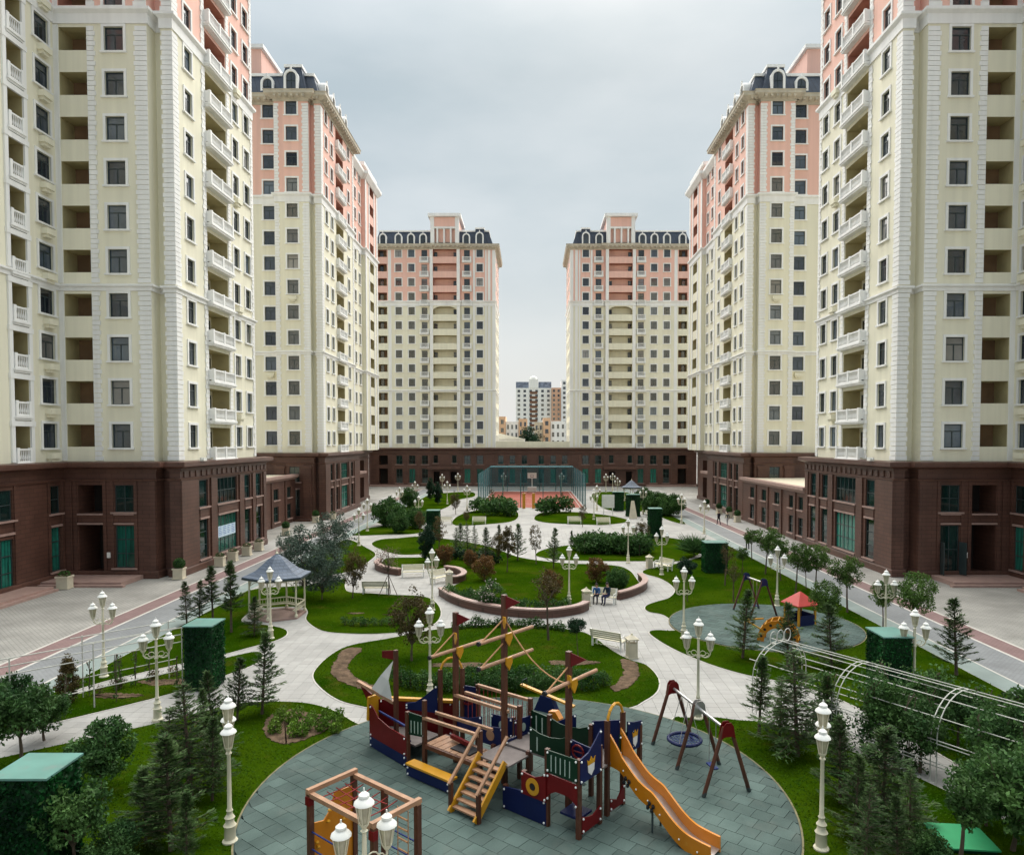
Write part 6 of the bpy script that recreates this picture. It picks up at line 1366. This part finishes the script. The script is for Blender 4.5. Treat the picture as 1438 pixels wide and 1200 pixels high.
KIND['shb'] = [(1.8, shrub(1.8, .72, L_BRN, 90, 45, .09))]
KIND['gsh'] = [(2.0, shrub(2.0, 1.1, L_HDG, 140, 50, .13, .22)), (3.0, shrub(3.0, 1.6, L_HDG, 150, 40, .20, .34))]
cs = ell(80, (0, 0, .95), (.85, .7, .8), .4); a_ = cloud(cs, .18, 42, .09); b_ = cloud(cs[::2], .24, 5, .09, .9, .9)
KIND['flo'] = [(1.8, (limbs(.4, .04, [tuple(c) for c in cs[::6]]).mesh('stem', TRUNK), leafmesh('foliage', *(np.concatenate(q) for q in zip(a_, b_)), [L_HDG, L_FLW], [0]*len(a_[0])+[1]*len(b_[0]))))]
def yucca():
    n = 900; d = rand_dirs(n); d[:, 2] = np.abs(d[:, 2])*.9+.05; d /= np.linalg.norm(d, axis=1, keepdims=True); hub = ell(n, (0, 0, .6), (.8, .7, .45), 0); ln = .38+.3*RNG.random((n, 1)); w = np.cross(d, rand_dirs(n)); w /= np.linalg.norm(w, axis=1, keepdims=True)
    return limbs(.5, .05, [(.4, .2, 1), (-.4, .1, 1), (0, -.3, .9)]).mesh('stem', TRUNK), leafmesh('foliage', hub+d*ln, d*ln, w*.03, L_BRD)
KIND['yuc'] = [(2.2, yucca())]
cs = ell(60, (0, 0, 2.25), (.55, .55, .5), .4); KIND['top'] = [(2.8, (limbs(1.9, .03, [tuple(c) for c in cs[::6]]).mesh('trunk', TRUNK), leafmesh('crown', *cloud(cs, .16, 50, .09), L_CYP)))]
NAMES = dict(con='conifer', far_con='conifer', thu='thuja', brd='broadleaf_tree', std='broadleaf_tree', mix='leafy_tree', str='street_tree', olv='grey_green_bush', rus='columnar_tree', cyp='cypress', red='young_tree', shb='rusty_shrub', gsh='green_bush', flo='blossom_shrub', yuc='spiky_bush', top='round_headed_tree')
CATS = dict(shb='shrub', gsh='bush', olv='bush', flo='shrub', yuc='bush')
def plant(k, x, y, h, label, z=.07, wide=1.0, var=None, group=None):
    var_ = KIND[k][(var if var is not None else random.randrange(len(KIND[k]))) % len(KIND[k])]; s = h/var_[0]
    r = thing(NAMES[k], label, CATS.get(k, 'tree'), (x, y, z), random.uniform(0, 6.28), group, (s*wide, s*wide, s))
    a, b = var_[1]
    ob('stem' if k in ('shb', 'gsh', 'flo', 'yuc') else 'trunk', a, r); ob('foliage' if k in ('shb', 'gsh', 'flo', 'yuc') else 'crown', b, r); return r
TREES = [
 ('con', -9.97, 26.11, 3.07, 'slim open conifer at the plaza edge by the flower bed'),
 ('con', -10.65, 25.50, 2.32, 'small open conifer between the vent box and the flower bed'),
 ('con', -10.61, 23.50, 2.46, 'conifer standing in front of the tall ivy-clad vent box'),
 ('con', -9.67, 19.93, 3.23, 'full conifer next to the lamp post on the lawn'),
 ('con', -8.90, 17.29, 2.82, 'full conifer spreading towards the rubber circle'),
 ('con', -19.25, 39.03, 2.39, 'first conifer of the row by the green strip'),
 ('con', -18.52, 39.50, 2.37, 'second conifer of the row by the green strip'),
 ('con', -17.90, 39.81, 3.08, 'conifer with bare lower stem behind the gazebo lamp'),
 ('con', -15.86, 37.42, 3.77, 'tall conifer with bare stem beside the gazebo'),
 ('con', -14.38, 36.73, 2.10, 'small conifer in front of the gazebo seat'),
 ('con', -5.77, 65.21, 2.55, 'bluish conifer at the back of the central mound'),
 ('con', -3.70, 58.39, 3.00, 'taller bluish conifer on the central mound'),
 ('con', -1.09, 60.14, 3.14, 'dark conifer behind the rusty columnar tree'),
 ('con', 1.82, 56.42, 3.24, 'narrow dark conifer on the mound beside the path'),
 ('con', 3.72, 66.07, 1.78, 'small conifer poking up behind the lamp'),
 ('con', 9.92, 32.96, 3.20, 'open conifer with brown trunk at the small rubber circle'),
 ('con', 11.49, 31.50, 2.94, 'dark conifer in front of the playhouse'),
 ('con', 13.47, 31.50, 2.87, 'dark conifer beside the leafy twin tree'),
 ('con', 18.46, 30.53, 3.35, 'tall slim conifer on the lawn edge by the lane'),
 ('con', 7.93, 24.37, 2.67, 'conifer beside the path at the pergola mouth'),
 ('con', 8.60, 22.59, 3.38, 'dense dark conifer beside the pergola'),
 ('con', 10.01, 23.78, 2.25, 'thin brownish conifer inside the pergola mouth'),
 ('con', 9.24, 18.43, 2.68, 'broad conifer behind the tall lamp'),
 ('con', 7.72, 16.14, 2.23, 'open conifer at the rubber circle edge'),
 ('con', 8.52, 16.14, 1.98, 'low dark conifer beside the ground hatch'),
 ('thu', -17.84, 27.19, 2.08, 'brownish cone-shaped thuja behind the trellis'),
 ('brd', -12.46, 20.26, 2.14, 'round broadleaf shrub tree by the footpath'),
 ('brd', -10.55, 16.14, 2.40, 'large glossy broadleaf shrub beside the turquoise-lidded box'),
 ('brd', -15.92, 21.93, 2.75, 'loose dark tree at the start of the footpath'),
 ('std', 10.02, 16.33, 2.42, 'small broadleaf tree growing beside the green hatch'),
 ('brd', 11.95, 17.3, 2.7, 'dense broadleaf tree by the pergola end'),
 ('brd', 12.25, 15.6, 2.1, 'broadleaf bush in the lawn corner below the pergola'),
 ('mix', -5.49, 32.53, 3.36, 'tree with dark turning leaves at the lawn tip'),
 ('mix', -11.49, 45.63, 3.28, 'brownish leafy tree beside the bench seen from behind'),
 ('red', -9.31, 46.48, 3.39, 'staked tree with sparse pinkish twigs on the plaza'),
 ('rus', -1.82, 54.88, 3.82, 'rusty columnar tree on the central mound'),
 ('rus', 0.47, 58.39, 3.41, 'thin rusty columnar tree by the white path'),
 ('rus', -8.18, 63.56, 3.64, 'brown columnar tree beside the ivy-clad pillar'),
 ('red', 0.91, 35.94, 3.66, 'thin brown tree on the oval lawn'),
 ('olv', -14.70, 46.05, 4.61, 'large grey-green bush behind the gazebo'),
 ('olv', -16.05, 58.05, 4.32, 'large grey-green bush next to the granite base'),
 ('olv', -13.34, 45.22, 3.71, 'dark grey-green bush beside the gazebo roof'),
 ('olv', -19.08, 55.79, 3.15, 'grey-green bush at the lane behind the gazebo'),
 ('cyp', -8.83, 59.78, 3.19, 'dark columnar cypress beside the curved wall lawn'),
 ('str', 17.92, 53.99, 3.54, 'street tree farthest along the lane row by the annex'),
 ('str', 17.57, 46.91, 3.56, 'second street tree of the lane row'),
 ('str', 18.99, 46.91, 3.32, 'third street tree of the lane row'),
 ('str', 20.65, 48.50, 2.21, 'small street tree by the open shop window'),
 ('str', 18.75, 41.81, 3.31, 'street tree in front of the green shop window'),
 ('str', 18.83, 37.71, 2.65, 'smaller of the twin street trees by the tower corner'),
 ('str', 18.91, 34.81, 3.66, 'larger of the twin street trees by the tower corner'),
 ('str', 14.84, 35.18, 3.16, 'leafy tree behind the playhouse on the small circle'),
 ('red', 13.66, 49.71, 3.06, 'thin tree with reddish crown before the broad vent box'),
 ('str', 16.13, 53.99, 2.12, 'small leafy tree beside the broad vent box'),
 ('top', 9.89, 44.61, 2.85, 'small round-headed tree on a thin stem by the bench'),
 ('top', 2.23, 32.96, 1.93, 'small round-headed tree on the oval lawn by the bench'),
 ('shb', -7.00, 58.05, 1.69, 'round rusty shrub nearest the cypress'),
 ('shb', -4.85, 56.74, 1.48, 'faded rusty shrub on the mound'),
 ('shb', -3.32, 51.49, 1.87, 'largest rusty shrub on the mound'),
 ('shb', 1.38, 45.63, 1.90, 'rusty shrub beside the mound lamp'),
 ('shb', 4.70, 50.71, 1.85, 'rusty shrub above the occupied bench'),
 ('gsh', 5.88, 48.27, 1.56, 'dark green shrub at the mound corner'),
 ('flo', -2.37, 42.71, 1.78, 'pale-blossomed shrub on the planter wall'),
 ('yuc', 14.33, 61.99, 2.36, 'large spiky bush on the lawn curve'),
 ('gsh', -17.07, 85.04, 3.47, 'dark bush at the lane edge'),
 ('gsh', -14.57, 78.42, 2.58, 'dark bush beside the narrow lawn'),
 ('gsh', -18.57, 108.92, 3.11, 'bushy shrub behind the lane lamps'),
 ('gsh', -13.38, 82.27, 2.53, 'green bush in front of the far lamps'),
 ('cyp', -17.25, 122.08, 3.97, 'dark conifer clump before the far granite base'),
 ('cyp', -14.83, 113.83, 3.71, 'second dark conifer before the far granite base'),
 ('mix', -10.35, 98.31, 3.21, 'loose tree beside the pale court paving'),
 ('mix', -7.81, 86.50, 1.79, 'small tree by the cream benches'),
 ('gsh', 18.26, 113.83, 2.79, 'bushy shrub beside the small gazebo'),
 ('gsh', 17.75, 98.31, 3.21, 'large bushy shrub at the far lawn'),
 ('gsh', 19.44, 96.43, 3.15, 'large bushy shrub by the far lane'),
 ('gsh', 16.76, 98.31, 2.62, 'bushy shrub behind the slim ivy pillar'),
 ('rus', -5.90, 108.92, 2.89, 'reddish shrub at the court corner'),
 ('rus', 4.71, 104.41, 2.78, 'slim brown tree beside the court'),
 ('mix', 6.13, 83.63, 2.74, 'slim bare tree by the court benches'),
 ('con', -6.54, 61.99, 2.55, 'small bluish conifer at the back of the mound by the path'),
 ('con', -10.57, 20.26, 2.39, 'bushy conifer of the dense clump beside the footpath'),
 ('con', -9.69, 17.60, 2.00, 'low conifer of the dense clump on the open lawn'),
 ('con', -8.97, 19.73, 2.43, 'dark conifer squeezed between the clump and the lamp post'),
 ('con', -7.90, 16.01, 2.05, 'low spreading conifer at the foot of the clump'),
 ('con', -10.34, 22.28, 2.25, 'conifer at the back of the clump by the ivy-clad box'),
 ('con', -9.83, 22.69, 1.80, 'small conifer between the lamp post and the flower bed'),
 ('brd', -16.48, 23.78, 1.88, 'leafy bush straddling the footpath edge by the trellis'),
 ('brd', -18.47, 24.86, 2.01, 'dark leafy bush at the trellis end'),
 ('brd', -9.65, 16.14, 1.31, 'low broadleaf bush between the glossy shrub and the conifers'),
 ('brd', 11.69, 22.59, 2.37, 'dense broadleaf bush on the near pergola side'),
 ('brd', 11.92, 21.45, 2.26, 'broadleaf bush under the middle arch'),
 ('brd', 13.89, 21.13, 2.38, 'dense broadleaf bush under the last arch'),
 ('brd', 15.30, 21.93, 2.42, 'leafy bush beyond the last arch'),
 ('brd', 14.14, 23.22, 2.15, 'leafy bush on the lane side of the pergola'),
 ('brd', 13.99, 24.86, 2.01, 'dark bush between the ivy-clad box and the pergola'),
 ('con', 8.68, 19.61, 2.40, 'conifer between the lamp and the pergola'),
 ('con', 9.32, 17.14, 2.14, 'conifer rising beside the hatch and the pergola path'),
 ('con', 8.24, 17.76, 2.16, 'conifer in front of the pergola path by the lamp'),
 ('con', 8.34, 23.50, 2.34, 'slim conifer beside the pergola mouth path'),
 ('brd', 12.01, 18.43, 1.92, 'broadleaf shrub below the pergola rails'),
 ('brd', 9.08, 16.01, 1.30, 'low bush in front of the green hatch'),
 ('con', -6.75, 67.85, 2.31, 'slim sapling conifer by the white plaza edge'),
 ('con', -5.14, 66.50, 2.26, 'second slim sapling conifer by the white plaza edge'),
 ('mix', -2.67, 59.07, 2.73, 'small brownish sapling on the mound'),
 ('str', 19.04, 60.50, 2.74, 'small street tree beside the person in black'),
 ('str', 18.19, 51.49, 3.33, 'slim street tree between the first and second of the row'),
 ('rus', -11.84, 76.05, 2.81, 'slim brown sapling beside the far lamp'),
 ('mix', 10.57, 67.85, 2.65, 'slim sapling before the ivy-clad pillar'),
 ('red', 12.81, 44.61, 2.54, 'thin bare sapling on the lawn by the small circle'),
 ('con', -3.03, 66.95, 2.21, 'dark sapling conifer behind the mound trees'),
]
VAR = {'conifer with bare lower stem behind the gazebo lamp': 3, 'tall conifer with bare stem beside the gazebo': 3, 'open conifer with brown trunk at the small rubber circle': 1, 'thin brown tree on the oval lawn': 1, 'thin tree with reddish crown before the broad vent box': 1, 'staked tree with sparse pinkish twigs on the plaza': 0,
       'thin rusty columnar tree by the white path': 1, 'slim brown tree beside the court': 1, 'slim bare tree by the court benches': 1, 'loose dark tree at the start of the footpath': 1, 'small broadleaf tree growing beside the green hatch': 1}
for k, x, y, h, lb in TREES:
    x = max(-19.0, min(19.0, x)) if k != 'str' else min(x, 18.9)
    wd = random.uniform(.88, 1.2)
    if 'full' in lb or 'broad conifer' in lb or 'dense dark' in lb: wd = 1.35
    z = .07 if lb.find('plaza') < 0 else .035
    pl_ = plant(k, x, y, h, lb, z, wd, VAR.get(lb, 0 if k == 'gsh' and h < 2.2 else (1 if k == 'gsh' else None)))
    pl_.rotation_euler = (R(random.uniform(-4, 4)), R(random.uniform(-4, 4)), pl_.rotation_euler[2])
# clipped shrub rows, hedges, beds
def row(name, label, cat, group, pts, hs, mat, rad=.42, n=420, ls=.085, flat=.9, z=.07):
    mods = []
    for q in range(3):
        cs = ell(26, (0, 0, rad*.8), (rad*.8, rad*.8, rad*flat*.75), .5); mods.append(leafmesh('foliage', *cloud(cs, rad*.36, n//26+1, ls), mat))
    st = MB(); st.tube((0, 0, 0), (0, 0, rad), .03, .02); stm = st.mesh('stem', TRUNK)
    for x, y in pts:
        r = thing(name, label, cat, (x, y, z), random.uniform(0, 6.3), group, random.uniform(*hs)); ob('stem', stm, r); ob('foliage', random.choice(mods), r)
def along(pts, n, jit=.06): 
    ln = smooth_open(pts, 10); d = [0]
    for a, b in zip(ln, ln[1:]): d.append(d[-1]+math.dist(a, b))
    o = []
    for k in range(n):
        t = d[-1]*(k+.5)/n; i = max(j for j in range(len(d)) if d[j] <= t); i = min(i, len(ln)-2); f = (t-d[i])/(d[i+1]-d[i]); o.append((ln[i][0]+(ln[i+1][0]-ln[i][0])*f+random.uniform(-jit, jit), ln[i][1]+(ln[i+1][1]-ln[i][1])*f+random.uniform(-jit, jit)))
    return o
row('clipped_shrub', 'rounded green shrub in the row behind the timber ship', 'shrub', 'shrub row behind the ship', along([(-5.6, 29.3), (-4.6, 28.75), (-3, 28.5), (0, 28.5), (2.2, 28.7), (3.3, 29.3)], 17)+along([(-3.8, 29.2), (0, 29.2), (2, 29.4)], 8), (.85, 1.25), L_HDG, .46, 620)
row('edging_plant', 'low leafy plant in the row along the oval lawn\'s far edge', 'plant', 'row on the oval lawn edge', along([(-4.3, 38.0), (-2.5, 38.5), (0, 38.4), (2.3, 37.5)], 18), (.7, 1.1), L_HDG, .36, 300, .10)
row('wall_shrub', 'low green shrub spilling behind the long planter wall', 'shrub', 'shrubs behind the planter wall', along([(-5.4, 46.2), (-4.4, 44.9), (-3.2, 43.5), (-1.6, 42.3), (0, 41.7), (1.2, 41.7), (2.2, 42.3)], 16)+along([(-4.2, 45.6), (-3, 44.2), (-1.6, 43.1)], 6), (.8, 1.2), L_HDG, .48, 420, .10)
row('hedge_shrub', 'dark green shrub of the hedge in front of the white plaza', 'shrub', 'dark hedge on the far lawn', along([(4.2, 65.5), (7, 65.3), (10.6, 64.3)], 12)+along([(4.6, 64), (7, 63.8), (10, 62.8)], 9), (1.5, 2.0), L_HDG, .62, 420, .15)
row('court_hedge_shrub', 'dense green shrub of the rounded hedge before the court', 'shrub', 'hedges before the court', along([(-8.2, 100), (-5.6, 103.5), (-3, 101)], 7)+along([(-6.5, 96), (-3.5, 97.5), (-2.6, 95)], 6)+along([(1.6, 97), (3, 100.3), (5.5, 100.6)], 7), (1.7, 2.3), L_HDG, .68, 300, .2)
row('lawn_shrub', 'small low shrub on the lawn tip near the gazebo', 'shrub', 'low shrubs on the lawn tip', along([(-10.4, 38.9), (-8.6, 38.7), (-6.8, 39.2)], 9), (.6, .95), L_HDG, .40, 300, .09)
row('mound_shrub', 'low dark plant across the back of the mound', 'shrub', 'low plants on the mound', along([(-8.2, 61), (-5.5, 60.6), (-2.6, 58.8)], 10), (1.0, 1.5), L_CYP, .5, 260, .13)
row('verge_shrub', 'low bush on the strip between footpath and lane', 'shrub', 'low bushes on the verge', along([(-17.6, 27.8), (-15.6, 30.3), (-14, 32.3)], 9, .3), (.5, .9), L_MIX, .42, 260, .09)
row('lime_plant', 'bright lime bedding plant in the mulched flower bed', 'plant', 'lime plants in the flower bed', [(-9.1+.55*(i % 5)+random.uniform(-.12, .12)+.1*(i//5), 25.9-.55*(i//5)-.28*(i % 5)*.4+random.uniform(-.1, .1)) for i in range(18)], (.55, .85), L_LIM, .36, 240, .12, 1.2, .10)
# creepers
def creeper(label, x, y, h, r, n, mat, group, ls=.12):
    t = thing('climbing_plant', label, 'creeper', (x, y, .07), random.uniform(0, 6.3), group); k = int(8+h*8); cs = np.c_[RNG.normal(size=(k, 2))*r*.5, RNG.random(k)*h]
    m = MB()
    for q in range(3): m.path([(random.uniform(-r, r)*.5*z, random.uniform(-r, r)*.5*z, z*h) for z in np.linspace(0, 1, 5)], .014, 5)
    ob('stem', m.mesh('stem', TRUNK), t); ob('foliage', leafmesh('foliage', *cloud(cs, r*.6, max(2, n//k), ls), mat), t)
pd = np.array((.56, -.83)); pp_ = np.array((.83, .56))
for tt, sd_, hh, rr_, nn in ((2.9, -1.35, 2.2, .55, 1500), (4.4, -1.3, 2.4, .6, 1700), (5.6, -1.2, 2.3, .5, 1200), (7.6, -1.2, 2.3, .6, 1500), (8.8, -1.1, 2.4, .65, 1700), (3.4, 1.3, 2.3, .6, 1300), (5.0, 1.35, 2.4, .6, 1300), (6.6, 1.3, 2.3, .5, 1100), (8.4, 1.35, 2.5, .6, 1200), (10, 1.2, 2.4, .6, 1200)):
    p = np.array((9.6, 27.1))+pd*tt+pp_*sd_; creeper('dense creeper on the arched pergola %s, %s' % ('before its second arch' if tt < 3.2 else ('between its second and third arch' if tt < 6.5 else 'beyond its third arch'), 'lawn side' if sd_ < 0 else 'lane side'), float(p[0]), float(p[1]), hh, rr_, nn, L_BRD, 'creepers on the arched pergola')
dd_ = np.array((.70, .71)); dp = np.array((-.71, .70))
for k in range(11):
    p = np.array((-17.15, 27.3))+dd_*(-2.6+k*.56)+dp*random.choice((-.75, .75, .75)); creeper('thin young creeper on the white trellis', float(p[0]), float(p[1]), random.uniform(1.2, 2.0), .16, 90, L_CON, 'creepers on the white trellis', .10)
# far tree behind the court
plant('cyp', 4*0-.6, 240, 15.5, 'dark conical tree beyond the court parapet', 0, 1.2); plant('red', 2.2, 246, 14, 'bare bushy tree beyond the court parapet', 0, 1.2, 1)
# ------------------------------------------------------------------ people
def person(label, x, y, rot, J, cols, sc=1.0, z=.034, hair=(.02, .015, .012)):
    """J: joint positions (facing -Y); one skinned surface, coloured by body region"""
    order = [('pelvis', None, .125), ('waist', 'pelvis', .115), ('chest', 'waist', .135), ('neckb', 'chest', .075), ('neck', 'neckb', .05), ('head', 'neck', .085), ('crown', 'head', .075)]
    for s in 'LR':
        order += [('sh'+s, 'chest', .07), ('el'+s, 'sh'+s, .047), ('wr'+s, 'el'+s, .034), ('ha'+s, 'wr'+s, .036), ('hip'+s, 'pelvis', .092), ('kn'+s, 'hip'+s, .062), ('an'+s, 'kn'+s, .046), ('to'+s, 'an'+s, .038)]
    idx = {n: i for i, (n, _, _) in enumerate(order)}; me = bpy.data.meshes.new('skeleton'); me.from_pydata([J[n] for n, _, _ in order], [(idx[n], idx[p]) for n, p, _ in order if p], [])
    o = bpy.data.objects.new('tmp', me); COL.objects.link(o); mo = o.modifiers.new('k', 'SKIN'); o.modifiers.new('s', 'SUBSURF').levels = 1
    for i, (n, _, r) in enumerate(order): v = me.skin_vertices[0].data[i]; v.radius = (r, r*.8 if n in ('chest', 'waist', 'pelvis') else r); v.use_root = (i == 0)
    dg = bpy.context.evaluated_depsgraph_get(); dg.update(); em = bpy.data.meshes.new_from_object(o.evaluated_get(dg)); bpy.data.objects.remove(o)
    mats = [M('jacket', cols[0], .85), M('trousers', cols[1], .85), SKIN, M('shoes', (.02, .02, .02), .6)]
    em.materials.clear()
    for mt in mats: em.materials.append(mt)
    reg = {'pelvis': 1, 'waist': 0, 'chest': 0, 'neckb': 0, 'neck': 2, 'head': 2, 'crown': 2}
    for s in 'LR': reg.update({'sh'+s: 0, 'el'+s: 0, 'wr'+s: 0, 'ha'+s: 2, 'hip'+s: 1, 'kn'+s: 1, 'an'+s: 1, 'to'+s: 3})
    segs = [(np.array(J[p]), np.array(J[n]), reg[n]) for n, p, _ in order if p]
    for f in em.polygons:
        c = np.array(f.center); best = min(segs, key=lambda q: np.linalg.norm(c-(q[0]+(q[1]-q[0])*np.clip(np.dot(c-q[0], q[1]-q[0])/max(1e-6, np.dot(q[1]-q[0], q[1]-q[0])), 0, 1)))); f.material_index = best[2]; f.use_smooth = True
    bm = bmesh.new(); bm.from_mesh(em); x_ = MB()
    for s, sg in (('L', 1), ('R', -1)):
        h = Vector(J['ha'+s]); d = (h-Vector(J['wr'+s])).normalized(); sd_ = d.orthogonal().normalized(); 
        for k in range(4): b = h+sd_*(.022*(k-1.5)); e = b+d*(.045+.012*(1-abs(k-1.4))); x_.tube(b, e, .010, .009, 6); x_.tube(e, e+(d*.7+Vector((0, -.5, -.5))).normalized()*.035, .009, .006, 6)
        b = h-d*.01+sd_*.03; x_.tube(b, b+(d+sd_).normalized()*.05, .011, .008, 6)
    hd = Vector(J['head']); x_.tube(hd+Vector((0, -.075, -.005)), hd+Vector((0, -.108, -.02)), .016, .010, 6)
    for sg in (-1, 1): x_.tube(hd+Vector((sg*.085, 0, -.02)), hd+Vector((sg*.10, .01, .0)), .022, .018, 6)
    em2 = x_.mesh('f', SKIN); bm.from_mesh(em2)
    for f in list(bm.faces)[-len(x_.f):]: f.material_index = 2
    bm.to_mesh(em); bm.free(); em.name = 'body'
    r = thing('person', label, 'person', (x, y, z), rot, None, sc); ob('body', em, r)
    hm = MB(); cr = Vector(J['crown']); hm.lathe(tuple(hd+Vector((0, .018, -.02))), [(.10*math.cos(t)+.002, .155*math.sin(t)) for t in np.linspace(.12, math.pi/2, 6)], 12, sy=1.08); ob('hair', hm.mesh('hair', M('hair', hair, .7), smooth=True), r)
    em_ = MB()
    for sg in (-1, 1): em_.lathe(tuple(hd+Vector((sg*.032, -.083, .005))), ((.004, 0), (.009, .006), (.004, .012)), 6)
    em_.box(hd.x-.025, hd.x+.025, hd.y-.088, hd.y-.080, hd.z-.058, hd.z-.05); ob('face_features', em_.mesh('face_features', M('face_dark', (.05, .02, .02), .6)), r)
def walk(st=.16, ar=.14):
    J = dict(pelvis=(0, 0, .93), waist=(0, 0, 1.08), chest=(0, .01, 1.28), neckb=(0, .01, 1.43), neck=(0, .0, 1.50), head=(0, -.015, 1.60), crown=(0, -.01, 1.67))
    for s, g_ in (('L', 1), ('R', -1)): J.update({'sh'+s: (.17*g_, .01, 1.38), 'el'+s: (.225*g_, .02+ar*g_*.6, 1.12), 'wr'+s: (.235*g_, -.06+ar*g_, .90), 'ha'+s: (.235*g_, -.09+ar*g_, .83), 'hip'+s: (.085*g_, 0, .88), 'kn'+s: (.09*g_, -.05-st*g_*.7, .49), 'an'+s: (.09*g_, .03-st*g_*1.4, .09), 'to'+s: (.095*g_, -.13-st*g_*1.4, .04)})
    return J
def sit(lean=0, fold=0):
    J = dict(pelvis=(0, 0, .53), waist=(0, .03, .66), chest=(0, .02-lean, .87), neckb=(0, -.01-lean, 1.02), neck=(0, -.03-lean, 1.09), head=(0, -.06-lean*1.2, 1.19), crown=(0, -.06-lean*1.2, 1.26))
    for s, g_ in (('L', 1), ('R', -1)): J.update({'sh'+s: (.17*g_, .0-lean, .97), 'el'+s: (.22*g_, -.10-lean*.5, .73), 'wr'+s: (.13*g_, -.30, .66), 'ha'+s: (.08*g_, -.36, .65), 'hip'+s: (.09*g_, -.02, .52), 'kn'+s: (.11*g_, -.46, .51), 'an'+s: (.11*g_, -.46-fold*g_, .10), 'to'+s: (.12*g_, -.62-fold*g_, .04)})
    return J
bx, by, br = 4.6, 44.5, R(-24)
def onb(a, b): return bx+a*math.cos(br)-b*math.sin(br), by+a*math.sin(br)+b*math.cos(br)
q = onb(-.38, -.16); person('person in a blue jacket and dark trousers leaning forward on the bench', *q, br+R(6), sit(.10), ((.03, .10, .26), (.012, .013, .025)), .98)
q = onb(.32, -.16); person('person in a dark jacket and navy trousers sitting with a pale sleeve on the bench', *q, br+R(-14), sit(.02, .06), ((.010, .022, .040), (.012, .016, .06)), 1.05)
person('person in black walking beside the granite base', 22.9, 86.3, R(200), walk(), ((.014, .012, .02), (.01, .01, .014)), 1.0, .02)
person('person in pale trousers and a dark top walking beside another', 23.8, 85.8, R(190), walk(-.14, -.1), ((.10, .10, .09), (.38, .37, .38)), .95, .02)
person('person in a black coat standing at the lane by the street trees', 20.4, 66.6, R(170), walk(.06, .05), ((.012, .012, .014), (.012, .012, .016)), 1.03, .02)
